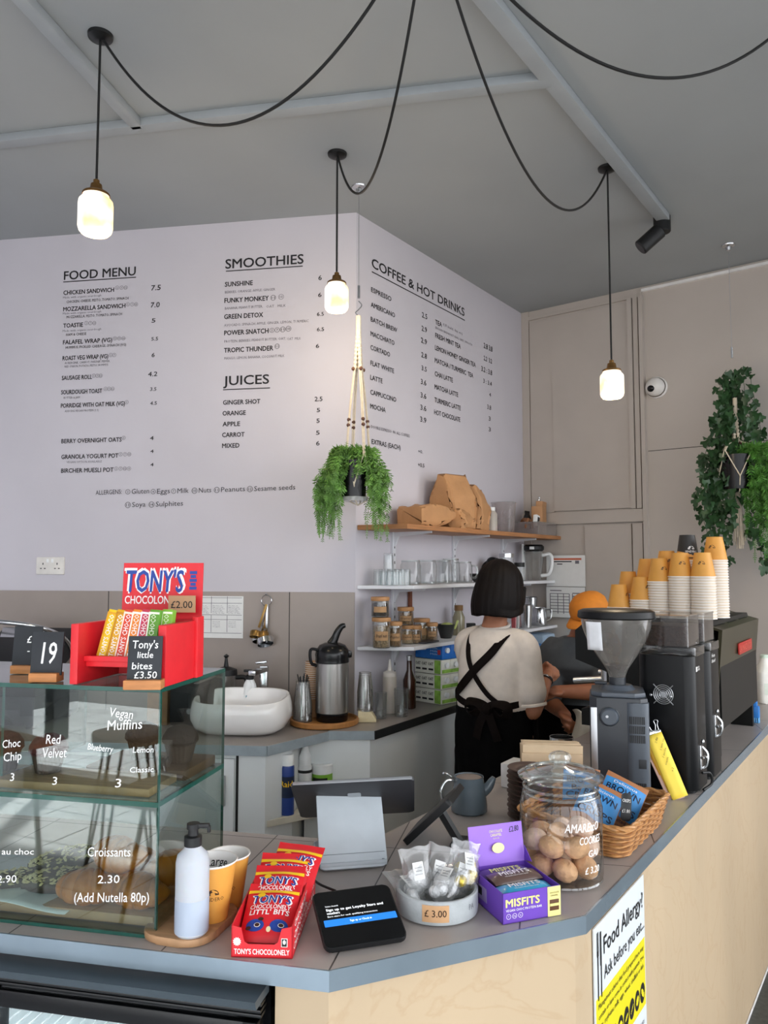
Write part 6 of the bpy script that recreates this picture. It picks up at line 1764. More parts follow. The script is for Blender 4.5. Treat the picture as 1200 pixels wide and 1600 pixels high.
mb = MB(); mb.box((0.022, -0.01, 0.266), (0.055, 0.024, 0.012), rotz(-0.1) @ roty(-0.12), bev=0.004); mb.build('lever', M_steel, tap)
sd = at_y(390, 1100, 3.60)
so_ = thing('soap_dispenser', 'white soap bottle with black pump between basin and tap', 'soap dispenser', (sd.x, 3.60, WT + 0.0008), 0.1)
mb = MB(); mb.loft([[(x, y, z) for x, y in rrect(w, 0.045, 0.018, 5)] for w, z in ((0.080, 0), (0.082, 0.02), (0.076, 0.12), (0.055, 0.175), (0.034, 0.198))]); mb.build('bottle_body', M_lidw, so_)
mb = MB(); mb.cyl((0, 0, 0.197), 0.018, 0.022, 20, bev=0.003); mb.cyl((0, 0, 0.219), 0.007, 0.014, 12); mb.box((-0.006, -0.006, 0.238), (0.045, 0.018, 0.012), bev=0.004); mb.build('pump', M_blkm, so_)
mb = MB(); mb.box((0.002, -0.0232, 0.098), (0.036, 0.001, 0.060)); mb.build('paper_label', mat('teal_label', '3f8fa0', 0.5), so_)

# ------------------------------------------------------------------ airpot tray
tc_ = at_z(506, 1132, WT + 0.002)
M_bamb = mat('bamboo', 'a9743f', 0.45, var=0.15, scale=14, stretch=(1, 8, 1))
TR = 0.158; TRY = Vector((tc_.x, tc_.y + 0.03, WT + 0.003))
mb = MB(); mb.lathe([(0, 0), (TR - 0.004, 0), (TR, 0.004), (TR, 0.022), (TR - 0.003, 0.025), (TR - 0.010, 0.025), (TR - 0.012, 0.012), (0, 0.012)], seg=64)
o = mb.build('round_tray', M_bamb); o.location = TRY; tag(o, 'round bamboo tray under the steel airpot', 'tray')
TZ_ = TRY.z + 0.0125
M_bst = mat('brushed_steel', 'b3b1ae', 0.32, 1.0, var=0.10, scale=90, stretch=(1, 1, 0.02))
ap = thing('airpot', 'tall brushed steel airpot with black pump lid on the round tray', 'airpot', (TRY.x + 0.035, TRY.y + 0.0, TZ_), 0.35)
mb = MB(); mb.lathe([(0.070, 0.036), (0.0755, 0.040), (0.0755, 0.262), (0.072, 0.266)], seg=48); mb.build('body', M_bst, ap)
mb = MB(); mb.lathe([(0, 0), (0.070, 0), (0.072, 0.003), (0.074, 0.034), (0.070, 0.038), (0, 0.038)], seg=48); mb.build('base_ring', M_blk, ap)
mb = MB(); mb.lathe([(0.074, 0.262), (0.079, 0.266), (0.078, 0.284), (0.080, 0.300), (0.076, 0.318), (0.060, 0.342), (0.036, 0.352), (0, 0.354)], seg=48); mb.box((0.060, -0.02, 0.300), (0.050, 0.040, 0.034), bev=0.010); mb.build('lid', M_blk, ap)
mb = MB(); mb.tube(arc([(-0.004, 0, 0.345), (0.012, 0, 0.372), (0.026, 0, 0.402), (0.044, 0, 0.425), (0.062, 0, 0.430)], 5), [0.024, 0.023, 0.022, 0.021, 0.020, 0.019, 0.018, 0.018, 0.017, 0.017, 0.016, 0.016, 0.015, 0.015, 0.014, 0.014, 0.013, 0.013, 0.012, 0.011, 0.010], 12, flat=0.6, up=(0, 1, 0)); mb.build('pump_lever', M_blk, ap)
mb = MB(); mb.tube(arc([(-0.068, 0, 0.322), (-0.100, 0, 0.326), (-0.106, 0, 0.298), (-0.098, 0, 0.262), (-0.074, 0, 0.250)], 6), 0.009, 10, flat=0.8); mb.build('carry_handle', M_blk, ap)
M_pl = glass('clear_plastic_cup', 'f2f2f0', 1.0, 0.04, haze=0.16, hazecol='e2e2e0', power=1.9, f0=0.10)
def nested(label0, label1, name, cat, group, loc, n, h, r0, r1, pitch, m, up=True, rimm=None):
    first = None
    for i in range(n):
        if first is None:
            t = thing(name, label0, cat, group=group); first = t
            mb = MB(); mb.lathe([(0, 0.002), (r0, 0.0), (r1, h)], seg=24); mb.build('wall', m, t)
            mb = MB(); mb.lathe([(r1 - 0.0005, h - 0.003), (r1 + 0.0018, h - 0.0015), (r1 + 0.001, h)], seg=24); mb.build('rim', rimm or m, t)
        else: t = dup(first)
        tag(t, label1 if i == n - 1 else label0, cat, group)
        z = loc[2] + i * pitch
        t.matrix_world = tr(loc[0], loc[1], z) if up else tr(loc[0], loc[1], z + h) @ rotx(pi)
nested('clear plastic cup inside the stack left of the airpot', 'top clear plastic cup of the stack holding black stirrers', 'plastic_cup', 'plastic cup', 'clear cups on the round tray', (TRY.x - 0.098, TRY.y - 0.022, TZ_ + 0.0), 6, 0.105, 0.044, 0.030, 0.015, M_pl)
mb = None
for i in range(9):
    mb = MB(); a = i * 0.7; mb.tube([(0.004 * cos(a), 0.004 * sin(a), 0), (0.026 * cos(a), 0.018 * sin(a), 0.085 + 0.006 * (i % 3))], 0.0024, 6)
    o = mb.build('stirrer', M_blkm); o.location = (TRY.x - 0.098, TRY.y - 0.022, TZ_ + 0.115); tag(o, 'black stirrer standing in the top clear cup beside the airpot', 'stirrer', 'black stirrers in the clear cup')
M_tan = mat('tan_cup', 'b98f68', 0.6, var=0.05)
nested('tan paper cup in the tall stack behind the airpot', 'top tan paper cup of the tall stack behind the airpot', 'paper_cup', 'paper cup', 'tan cups behind the airpot', (TRY.x - 0.062, TRY.y + 0.085, TZ_), 18, 0.09, 0.026, 0.037, 0.0098, M_tan, True, M_cupw)
# glasses and bottles beside the corner
gs = foot(573, 1128, WT + 0.003)
mb = MB(); mb.prism([(-0.042, 0.0), (0.042, 0.0), (0.042, 0.012), (0.020, 0.045), (-0.038, 0.052), (-0.042, 0.05)], -0.035, 0.035, M=fr(0, 0, 0), bev=0.003)
o = mb.build('cup_wedge', mat('cream_plastic', 'd9cba4', 0.5)); o.location = (gs[0] + 0.002, gs[1] + 0.02, WT + 0.0035); tag(o, 'cream plastic wedge-shaped holder under the stack of clear cups', 'holder')
nested('clear plastic tumbler nested in the stack on the cream holder', 'top clear plastic tumbler of the stack on the cream holder', 'tumbler', 'tumbler', 'clear tumblers on the cream holder', (gs[0] - 0.008, gs[1] + 0.02, WT + 0.052), 6, 0.095, 0.038, 0.028, 0.016, M_pl)
M_gl = glass('drinking_glass', 'fafcfc', 1.0, 0.01, haze=0.025, hazecol='f4f6f8', power=2.6, f0=0.06)
def tumbler(label, loc, h=0.10, r=0.035, group=None, m=None):
    t = thing('drinking_glass', label, 'glass', loc, group=group)
    mb = MB(); mb.lathe([(0, 0), (r * 0.86, 0), (r * 0.9, 0.004), (r, h), (r - 0.003, h), (r * 0.86, 0.010), (0, 0.008)], seg=24); mb.build('body', m or M_gl, t)
    return t
tumbler('tall clear plastic glass right of the cream holder', foot(595, 1122, WT + 0.003), 0.12, 0.030)
M_sq = mat('milky_squeeze_plastic', 'cfc7bd', 0.4, var=0.03, trans=0.25, sss=0.2)
bottle('squeeze_bottle', 'milky squeeze bottle with pointed nozzle at the wall corner', 'squeeze bottle', foot(609, 1115, WT + 0.003, 0.02), [(0, 0), (0.033, 0), (0.034, 0.005), (0.034, 0.17), (0.030, 0.178), (0, 0.178)], M_sq,
       [(0.033, 0.176), (0.033, 0.196), (0.012, 0.205), (0.004, 0.258), (0, 0.258)], mat('clear_nozzle', 'd6d0c8', 0.4))
tumbler('clear water glass in front of the brown syrup bottle', foot(627, 1119, WT + 0.003), 0.13, 0.036)
bottle('syrup_bottle', 'brown glass syrup bottle with slim neck beside the milk cartons', 'bottle', foot(640, 1108, WT + 0.003, 0.03), [(0, 0), (0.032, 0), (0.033, 0.006), (0.033, 0.14), (0.014, 0.19), (0.013, 0.24), (0, 0.24)], mat('syrup_glass', '3d2114', 0.15, coat=0.4),
       [(0.015, 0.238), (0.015, 0.262), (0, 0.262)], M_alu)
# milk carton packs
mc0 = at_z(690, 1102, WT + 0.003); mcl = at_z(653, 1096, WT + 0.003)
CMx = axes((mc0.x, mc0.y, WT + 0.0035), Vector((mc0.x - mcl.x, mc0.y - mcl.y, 0)))
M_cw = mat('carton_white', 'dcdccf', 0.5, var=0.04); M_cg = mat('carton_green', '8dba4e', 0.5, var=0.35, scale=25); M_cb = mat('carton_blue', '1f6cc0', 0.45, var=0.12, scale=20)
PH_ = 0.076
def pack(label, z, blue=False):
    t = thing('carton_pack', label, 'carton pack', M=CMx @ tr(0.004 * (z > 0.2), 0, z), group='packs of drink cartons beside the shelves')
    w, d = 0.185, 0.225
    for k in range(3):
        c = MB(); c.box((-w / 2, d / 6 + k * d / 3, PH_ / 2), (w, d / 3 - 0.002, PH_ - 0.002), bev=0.002); cart = c.build('carton', M_cb if blue else M_cw, t)
        c = MB(); c.lathe([(0, 0), (0.014, 0), (0.014, 0.012), (0, 0.012)], seg=18, M=tr(0, d / 6 + k * d / 3, PH_ * 0.62) @ roty(pi / 2)); c.build('cap', M_lidw, cart)
    c = MB()
    if blue:
        c.box((-w * 0.5, -0.0006, PH_ * 0.5), (w * 0.9, 0.0008, PH_ * 0.8), mi=0)
        for i in range(3): c.text('Milk', fr(-w * 0.42, -0.0014, PH_ * (0.70 - 0.2 * i)), 0.009, 0.05, 2, 0.02, res=1)
        c.box((-w * 0.10, -0.0014, PH_ * 0.5), (0.02, 0.0006, 0.025), mi=3)
        c.build('printed_side', [M_cb, M_cg, mat('pale_blue_print', 'a8c8ea', 0.5, var=0), mat('red_mark', 'c03a3a', 0.5, var=0)], t)
    else:
        c.box((-w * 0.5, -0.0006, PH_ * 0.5), (w - 0.006, 0.0008, PH_ - 0.006), mi=0); c.box((-w * 0.14, -0.0012, PH_ * 0.5), (w * 0.22, 0.0006, PH_ - 0.008), mi=1)
        for i in range(3): c.text('OAT', fr(-w * 0.96 + 0.044 * i, -0.0014, PH_ * 0.56), 0.016, 0.034, 2, 0.04, res=1); c.box((-w * 0.86 + 0.044 * i, -0.0014, PH_ * 0.3), (0.032, 0.0006, 0.010), mi=2)
        c.box((0.0006, d / 2, PH_ * 0.2), (0.0008, d - 0.01, 0.018), mi=1)
        c.build('printed_side', [M_cw, M_cg, M_blkink], t)
for i, l in enumerate(('bottom', 'second from bottom', 'third from bottom')): pack(f'white and green carton pack, {l} of the stack on the back worktop', i * (PH_ + 0.001))
pack('blue carton pack lying on top of the white and green ones', 3 * (PH_ + 0.001), True)

# ================================================================== WALL SHELVES
def sp(px, perp, z=0.0, s0=0.0, s1=2.4):
    """plan point over the coffee-side shelves that shows at photo column px, perp metres out from the wall"""
    lo, hi = s0, s1
    for _ in range(40):
        m = (lo + hi) / 2; q = K + uC * m + nC * perp + Vector((0, 0, 1.2)); d = q - EYE
        if 600 + FPX * d.x / d.dot(_FW) < px: lo = m
        else: hi = m
    q = K + uC * lo + nC * perp
    return Vector((q.x, q.y, z))
S1Z, S2Z, S3Z = 1.232, 1.528, 1.822
SLN = (KB - K).length - 0.012
SHM = Matrix(((uC.x, nC.x, 0, K.x), (uC.y, nC.y, 0, K.y), (0, 0, 1, 0), (0, 0, 0, 1)))     # x along wall, y out from wall (left-handed on purpose avoided below)
def shelf(name, label, z, depth, m, th=0.018, cut=0.16, ln=SLN):
    pts = [K + uC * 0.012 + nC * 0.003, K + uC * cut + nC * depth, K + uC * ln + nC * depth, K + uC * ln + nC * 0.003]
    if cut < 0.02: pts[0] = K + uC * 0.004 + nC * 0.003
    mb = MB(); mb.prism([(p.x, p.y) for p in pts], z - th, z, bev=0.002); o = mb.build(name, m); tag(o, label, 'shelf'); return o
M_shw = mat('white_shelf_board', 'dcdde0', 0.45, var=0.02)
M_oak = mat('oak_shelf', 'a8744a', 0.5, var=0.2, scale=10, stretch=(1, 1, 14))
shelf('wall_shelf', 'lower white wall shelf with storage jars', S1Z, 0.235, M_shw)
shelf('wall_shelf', 'middle white wall shelf with upturned glasses', S2Z, 0.235, M_shw)
shelf('wall_shelf', 'top wooden wall shelf with brown paper bags', S3Z, 0.27, M_oak, 0.024, 0.05)
M_rail = mat('white_shelf_rail', 'd7d9de', 0.4, var=0.02)
for px, lab in ((616, 'white slotted shelf upright nearest the wall corner'), (711, 'white slotted shelf upright behind the glass jars'), (788, 'white slotted shelf upright behind the woman')):
    t = thing('shelf_upright', lab, 'shelf upright', group='white shelf uprights')
    p = sp(px, 0.012)
    A = frame((p.x, p.y, 0), uC, nC)       # x along wall, y out from wall, z = down or up
    up = 1 if A.to_3x3().col[2].z > 0 else -1
    def bxw(mb, s, o_, z, w, d, h, bev=0.0): mb.box((s, o_, up * z), (w, d, h), A, bev=bev)
    mb = MB(); bxw(mb, 0, -0.004, 1.34, 0.026, 0.014, 0.92, 0.002); r_ = mb.build('rail', M_rail, t)
    mb = MB()
    for k in range(22): bxw(mb, 0.0, 0.0035, 0.92 + k * 0.040, 0.006, 0.0012, 0.014)
    mb.build('slot', M_blkink, r_)
    for z, dpt in ((S1Z - 0.018, 0.19), (S2Z - 0.018, 0.19), (S3Z - 0.024, 0.23)):
        mb = MB(); mb.prism([(0.0, up * z), (dpt, up * z), (dpt, up * (z - 0.010)), (0.03, up * (z - 0.024)), (0.008, up * (z - 0.075)), (0.0, up * (z - 0.075))], -0.005, 0.005, M=A @ Matrix(((0, 0, 1, 0), (1, 0, 0, 0), (0, 1, 0, 0), (0, 0, 0, 1)))); mb.build('bracket', M_rail, t)
# glasses on the middle shelf
G = 'upturned glasses on the middle shelf'
k = 0
sm = tumbler('small clear tumbler in the front row on the middle shelf', (0, 0, 0), 0.078, 0.026, G)
sm_spots = [(591, 0.06), (599, 0.10), (608, 0.13), (617, 0.155), (626, 0.175), (634, 0.19), (612, 0.06), (624, 0.09)]
for i, (px, pe) in enumerate(sm_spots):
    o = sm if i == 0 else dup(sm)
    o.matrix_world = tr(*sp(px, pe, S2Z + 0.0006 + 0.078)) @ rotx(pi)
o = dup(sm, label='single small tumbler on top of the short row at the left of the middle shelf'); o.matrix_world = tr(*sp(607, 0.11, S2Z + 0.079 + 0.078)) @ rotx(pi)
def bigjar(label, px, pe, r, h, handle=False):
    t = thing('glass_jar', label, 'glass jar', sp(px, pe, S2Z + 0.0008), group='large clear jars on the middle shelf')
    mb = MB(); N = 36; rings = []
    for rr_, z in ((r * 0.86, 0.0), (r, 0.008), (r, h * 0.80), (r * 0.88, h * 0.9), (r * 0.88, h)):
        rings.append([(rr_ * (1 + 0.03 * (k % 2)) * cos(2 * pi * k / N), rr_ * (1 + 0.03 * (k % 2)) * sin(2 * pi * k / N), z) for k in range(N)])
    mb.loft(rings, cap=False); mb.add([(p[0], p[1], h) for p in rings[-1]], [tuple(range(N))], 0); mb.build('body', M_gl, t)
    mb = MB(); mb.lathe([(r * 0.92, 0.0), (r * 1.02, 0.004), (r * 0.98, 0.012)], seg=32); mb.lathe([(r * 0.88, h * 0.93), (r * 0.93, h * 0.96), (r * 0.88, h)], seg=32); mb.build('rim', M_thick, t)
    if handle:
        mb = MB(); mb.tube(arc([(r * 0.95, 0, h * 0.8), (r * 1.5, 0, h * 0.75), (r * 1.5, 0, h * 0.3), (r * 0.95, 0, h * 0.22)], 5), 0.006, 8); mb.build('handle', M_thick, t)
bigjar('first large clear jar right of the small tumblers', 642, 0.14, 0.052, 0.122); bigjar('second large clear jar on the middle shelf', 667, 0.13, 0.052, 0.124)
bigjar('third large clear jar on the middle shelf', 691, 0.13, 0.053, 0.124); bigjar('clear jar at the back, behind the third and fourth large jars', 705, 0.06, 0.05, 0.135); bigjar('clear glass mug with handle at the end of the jar row', 724, 0.12, 0.052, 0.118, True)
M_bowlk = mat('dark_bowl_glaze', '2a2c2b', 0.35)
t = thing('small_bowl', 'small black bowl on the middle shelf beside the woman', 'bowl', sp(749, 0.11, S2Z + 0.0008)); mb = MB(); mb.lathe([(0, 0), (0.03, 0), (0.05, 0.03), (0.054, 0.045), (0.050, 0.045), (0.03, 0.008), (0, 0.006)], seg=28); mb.build('body', M_bowlk, t); mb = MB(); mb.lathe([(0.050, 0.045), (0.0545, 0.046), (0.054, 0.049)], seg=28); mb.build('rim', M_bowlk, t)
# hanging strainer, canisters, blender jug at the far end of the middle shelf
st = sp(772, 0.10, 1.655)
t = thing('tea_strainer', 'dark round metal strainers bunched behind the woman on the middle shelf', 'strainer', st)
for i, (dx, dz, a) in enumerate(((0, 0, 0.2), (0.035, -0.005, 0.9), (-0.03, -0.02, -0.6))):
    mb = MB(); mb.lathe([(0.001, -0.045), (0.025, -0.036), (0.042, -0.012), (0.046, 0.004), (0.043, 0.004)], (0, 0, 0), 28, tr(dx, 0, dz - 0.02) @ rotz(a) @ rotx(1.1)); mb.build('mesh_bowl', M_dark, t)
    mb = MB(); mb.tube([(dx, 0.0, dz - 0.02), (dx * 0.6, 0.03, -0.126)], 0.004, 8); mb.build('handle', M_steel, t)
bottle('storage_canister', 'clear canister with dark contents behind the woman on the middle shelf', 'canister', sp(793, 0.10, S2Z + 0.0008), [(0, 0), (0.045, 0), (0.045, 0.15), (0, 0.15)], M_gl, [(0.047, 0.148), (0.047, 0.172), (0, 0.172)], M_steel, [(0.043, 0.004), (0.043, 0.09)], MATS['coffee_beans'])
bottle('storage_canister', 'short black-lidded canister on the middle shelf right of the woman', 'canister', sp(813, 0.20, S2Z + 0.0008), [(0, 0), (0.03, 0), (0.03, 0.09), (0, 0.09)], M_gl, [(0.032, 0.088), (0.032, 0.115), (0, 0.115)], M_blkm)
bj = sp(836, 0.13, S2Z + 0.0008)
t = thing('blender_jug', 'clear blender jug with black lid and white handle on the middle shelf', 'blender jug', bj, -0.4)
mb = MB(); mb.loft([[(x, y, z) for x, y in rrect(w, w, 0.02, 4)] for w, z in ((0.085, 0), (0.09, 0.02), (0.115, 0.16), (0.118, 0.19))], cap=False); mb.build('jug', M_gl, t)
mb = MB(); mb.cyl((0, 0, 0.19), 0.066, 0.045, 28, bev=0.012); lid_ = mb.build('lid', M_blkm, t); mb = MB(); mb.box((0, -0.066, 0.212), (0.03, 0.004, 0.018), bev=0.001); mb.build('white_mark', M_lidw, lid_)
mb = MB(); mb.tube(arc([(0.055, 0, 0.165), (0.105, 0, 0.170), (0.118, 0, 0.12), (0.098, 0, 0.045), (0.046, 0, 0.03)], 6), 0.012, 10); mb.build('handle', M_lidw, t)
mb = MB(); mb.box((-0.07, 0.0, 0.12), (0.014, 0.05, 0.24), bev=0.003); mb.build('base_spine', M_lidw, t)
# storage jars on the lower shelf
M_lidwood = mat('light_wood_lid', 'b98a5c', 0.55, var=0.12, scale=30)
M_jarg = glass('storage_jar_glass', 'ecefec', 1.0, 0.02, haze=0.08, hazecol='d8d6d0', power=1.7, f0=0.10)
def sjar(label, px, pe, r, h, cont, lidm=None, z=S1Z, text=None, fill=0.8):
    t = thing('storage_jar', label, 'storage jar', sp(px, pe, z + 0.0008), group='labelled jars on the lower shelf')
    rot = -atan2(t.location.x, t.location.y)
    t.rotation_euler = (0, 0, rot)
    mb = MB(); mb.lathe([(0, 0), (r * 0.94, 0), (r, 0.005), (r, h - 0.012), (r * 0.93, h)], seg=28); mb.build('glass_body', M_jarg, t)
    mb = MB(); mb.lathe([(0, 0.004), (r * 0.93, 0.004), (r * 0.93, h * fill), (r * 0.5, h * fill + 0.004), (0, h * fill + 0.003)], seg=24); mb.build('contents', cont, t)
    mb = MB(); mb.lathe([(0, h - 0.004), (r * 1.0, h - 0.004), (r * 1.05, h), (r * 1.05, h + 0.012), (r * 1.0, h + 0.015), (0, h + 0.015)], seg=28); mb.build('lid', lidm or M_lidwood, t)
    mb = MB(); fnl = lambda x, y: ((r + 0.001) * cos(-pi / 2 + x / r), (r + 0.001) * sin(-pi / 2 + x / r), h * 0.45 + y)
    mb.grid(lambda u, v: fnl((u - 0.5) * r * 1.5, (v - 0.5) * h * 0.34), 8, 2, 0)
    if text:
        fl2 = lambda x, y: ((r + 0.0018) * cos(-pi / 2 + x / r), (r + 0.0018) * sin(-pi / 2 + x / r), h * 0.45 + y)
        mb.text(text, I4, h * 0.12, r * 1.2, 1, 0.01, 'C', res=1, shear=0.2, fn=lambda x, y: fl2(x, y - h * 0.05))
    mb.build('kraft_label', [mat('kraft_jar_label', 'b08a62', 0.7, var=0.06), M_blkink], t)
    return t
M_nut = mat('nut_mix', '8d6a45', 0.7, var=0.5, scale=150, bump=0.6); M_oat = mat('oats', 'b99c74', 0.7, var=0.35, scale=160, bump=0.6); M_drk = mat('dark_tea', '231a14', 0.7, var=0.4, scale=160, bump=0.6); M_tea2 = mat('seed_mix', 'a58b6a', 0.7, var=0.6, scale=130, bump=0.6)
sjar('large jar of mixed seeds standing leftmost on the lower shelf', 596, 0.125, 0.044, 0.128, M_tea2, text='Brazil nuts')
sjar('jar of dark contents stacked on the leftmost large jar of the lower shelf', 594, 0.115, 0.043, 0.080, M_drk, z=S1Z + 0.146)
sjar('wooden-lidded jar right of the leftmost pair on the lower shelf', 617, 0.15, 0.035, 0.105, M_nut, text='Pepitas')
sjar('jar at the bottom of the second pair on the lower shelf', 636, 0.12, 0.035, 0.078, M_oat, text='Cashew'); sjar('jar on top of the second pair on the lower shelf', 634, 0.12, 0.040, 0.072, M_nut, z=S1Z + 0.096, text='Dates')
sjar('small low jar with a kraft label in the middle of the lower shelf', 650, 0.15, 0.029, 0.075, M_nut, text='Chia'); sjar('taller jar behind the small low jar on the lower shelf', 659, 0.07, 0.042, 0.098, M_oat); sjar('small jar next to the black bowl on the lower shelf', 675, 0.13, 0.030, 0.078, M_nut, text='Goji')
sl_ = sp(664, 0.16, S1Z + 0.0008); mb = MB(); mb.prism(rrect(0.16, 0.09, 0.02, 4), 0, 0.008, bev=0.002); o = mb.build('slate_board', M_dark); o.matrix_world = frame(sl_ + nC * 0.0 , uC, Vector((0, 0, 1)).cross(uC)); tag(o, 'thin dark slate board at the front of the lower shelf', 'board')
t = thing('mixing_bowl', 'black conical bowl holding greens on the lower shelf', 'bowl', sp(697, 0.125, S1Z + 0.0008)); mb = MB(); mb.lathe([(0, 0), (0.030, 0), (0.046, 0.055), (0.050, 0.075), (0.047, 0.075), (0.03, 0.006), (0, 0.005)], seg=28); mb.build('body', M_bowlk, t)
mb = MB(); mb.ell((0.006, 0, 0.070), (0.034, 0.030, 0.014)); mb.box((0.022, -0.01, 0.088), (0.012, 0.008, 0.05), roty(0.4), bev=0.003); mb.build('greens', mat('pale_green', 'a9b56a', 0.6, var=0.2, scale=60), t)
bottle('oil_bottle', 'glass bottle with brown cap behind the black conical bowl', 'bottle', sp(717, 0.09, S1Z + 0.0008), [(0, 0), (0.034, 0), (0.035, 0.10), (0.022, 0.13), (0.02, 0.14), (0, 0.14)], mat('cloudy_oil', '8f8a72', 0.2, coat=0.4), [(0.025, 0.138), (0.025, 0.168), (0, 0.168)], mat('brown_cap', '7a5a35', 0.5))
mb = MB(); mb.box((0, 0, 0.03), (0.05, 0.05, 0.06), bev=0.003); o = mb.build('spice_box', M_blkm); o.location = sp(736, 0.10, S1Z + 0.0008); tag(o, 'small black box between the oil bottle and the woman', 'box')
p = sp(641, 0.012); mb = MB(); mb.box((0, 0, 0), (0.024, 0.014, 0.27), axes((p.x, p.y, S1Z + 0.139), uC), bev=0.002); o = mb.build('wooden_batten', mat('red_brown_wood', '7a4630', 0.5)); tag(o, 'upright reddish wooden batten at the wall behind the jars', 'batten')
# far end of the lower shelf
bottle('steel_shaker', 'tall steel shaker on the lower shelf right of the woman', 'shaker', sp(822, 0.17, S1Z + 0.0008), [(0, 0), (0.034, 0), (0.045, 0.14), (0.042, 0.14), (0, 0.10)], M_steel, [(0.043, 0.139), (0.046, 0.141), (0.043, 0.144)], M_steel)
bottle('steel_shaker', 'second steel shaker leaning at the back of the lower shelf', 'shaker', sp(829, 0.08, S1Z + 0.0008), [(0, 0), (0.036, 0), (0.048, 0.18), (0.045, 0.18), (0, 0.10)], M_steel, [(0.045, 0.179), (0.049, 0.181), (0.045, 0.184)], M_steel)
mj = thing('milk_jug', 'round steel milk jug at the far end of the lower shelf', 'jug', sp(843, 0.17, S1Z + 0.0008)); mb = MB(); mb.lathe([(0, 0), (0.05, 0), (0.054, 0.01), (0.046, 0.07), (0.042, 0.10), (0.046, 0.118), (0.043, 0.118), (0.04, 0.1), (0.045, 0.02), (0, 0.008)], seg=32); mb.build('body', M_steel, mj); mb = MB(); mb.tube(arc([(0.044, 0, 0.105), (0.078, 0, 0.10), (0.076, 0, 0.05), (0.05, 0, 0.03)], 5), 0.005, 8); mb.build('handle', M_steel, mj)
for i, c in enumerate(('red', 'white', 'pink')):
    t = thing('straw_pot', f'{c} straw bundle in a clear pot behind the woman, lower shelf', 'straws', sp(803 + 5 * i, 0.20 - 0.03 * i, S1Z + 0.0008)); mb = MB(); mb.lathe([(0, 0), (0.02, 0), (0.024, 0.09)], seg=20); mb.build('pot', M_gl, t)
    mb = MB()
    for k in range(7): mb.tube([(0.010 * cos(k * 0.9), 0.010 * sin(k * 0.9), 0.004), (0.018 * cos(k * 0.9), 0.018 * sin(k * 0.9), 0.20)], 0.003, 6)
    mb.build('straws', mat(c + '_straw', {'red': 'c2414a', 'white': 'dcd8d6', 'pink': 'cf7f86'}[c], 0.5), t)['kind'] = 'stuff'
bm_ = sp(838, 0.17, WT + 0.003)
t = thing('ice_dispenser', 'blue-lit drinks machine on the worktop behind the woman', 'machine', M=Matrix(((uC.x, -nC.x, 0, bm_.x), (uC.y, -nC.y, 0, bm_.y), (0, 0, 1, bm_.z), (0, 0, 0, 1))))
mb = MB(); mb.box((0, 0.03, 0.12), (0.20, 0.20, 0.24), bev=0.02); mb.build('body', mat('blue_machine', '2d6aa8', 0.3), t)
mb = MB(); mb.box((0, 0.02, 0.255), (0.20, 0.22, 0.06), bev=0.02); mb.build('lid', mat('pale_blue_lid', '9fb6cc', 0.4), t)
mb = MB(); mb.box((0.02, -0.0715, 0.17), (0.15, 0.004, 0.03), bev=0.001); mb.build('lit_panel', mat('blue_light', '6fd6ff', 0.4, emit=2.2, var=0), t)
# top shelf: paper bags, containers
M_bagp = mat('kraft_paper', 'b98a5e', 0.7, var=0.08, scale=12, bump=0.35, bscale=22)
rp_ = random.Random(4)
def paperbag(label, M, w, d, h, fold=True):
    """soft gusseted bag standing with a crumpled folded top"""
    mb = MB(); rings = []; N = 28
    for j in range(11):
        t = j / 10; sq = 1.0 if t < 0.55 else 1 - (t - 0.55) / 0.45 * 0.62
        ring = []
        for i, (x, y) in enumerate(rrect(w * (1 - 0.08 * t + 0.07 * sin(pi * t)), d * sq * (1 + 0.12 * sin(pi * t)), min(0.02, d * sq * 0.4), 6)):
            k = 0.007 * sin(i * 1.7 + j * 1.1) * sin(pi * min(1, t + 0.12)) + 0.004 * sin(i * 3.9 - j * 2.3)
            ring.append((x * (1 + k * 4), y + k * 1.3, h * t + 0.008 * sin(i * 0.9 + j) * (t > 0.9)))
        rings.append(ring)
    mb.loft(rings); o = mb.build('paper_bag', M_bagp, ang=28); o.matrix_world = M; tag(o, label, 'paper bag', 'brown paper bags on the top shelf'); return o
def shM(px, pe, z): p = sp(px, pe, z); return axes(p, uC)
paperbag('tall brown paper bag standing left on the top shelf', shM(711, 0.14, S3Z + 0.0008) @ rotz(-0.15) @ roty(-0.06), 0.21, 0.15, 0.30)
paperbag('narrower brown paper bag leaning right against the tall one', shM(741, 0.15, S3Z + 0.0008) @ rotz(0.2) @ roty(0.12), 0.17, 0.13, 0.25)
paperbag('brown paper bag lying flat at the left of the top shelf', shM(640, 0.135, S3Z + 0.052) @ rotz(-0.06) @ roty(pi / 2 - 0.06) @ rotz(pi / 2), 0.155, 0.095, 0.34)
paperbag('low crumpled brown bag in front of the two standing bags', shM(722, 0.215, S3Z + 0.0008) @ rotz(0.2), 0.15, 0.085, 0.10)
bottle('plastic_bottle', 'small clear bottle beside the paper bags on the top shelf', 'bottle', sp(770, 0.15, S3Z + 0.0008), [(0, 0), (0.034, 0), (0.034, 0.11), (0.02, 0.13), (0, 0.13)], M_sq, [(0.021, 0.129), (0.021, 0.15), (0, 0.15)], M_lidw)
t = thing('measuring_jug', 'clear plastic jug between the paper bags and the tray on the top shelf', 'jug', sp(789, 0.14, S3Z + 0.0008)); mb = MB(); mb.lathe([(0, 0), (0.062, 0), (0.066, 0.01), (0.075, 0.185), (0.078, 0.19)], seg=32); mb.build('body', glass('frosted_clear_plastic', 'e8e4e4', 1.0, 0.1, haze=0.35, hazecol='cfc8c8', power=2.0, f0=0.06), t); mb = MB(); mb.lathe([(0.0755, 0.186), (0.079, 0.19), (0.0755, 0.194)], seg=32); mb.build('rim', M_thick, t)
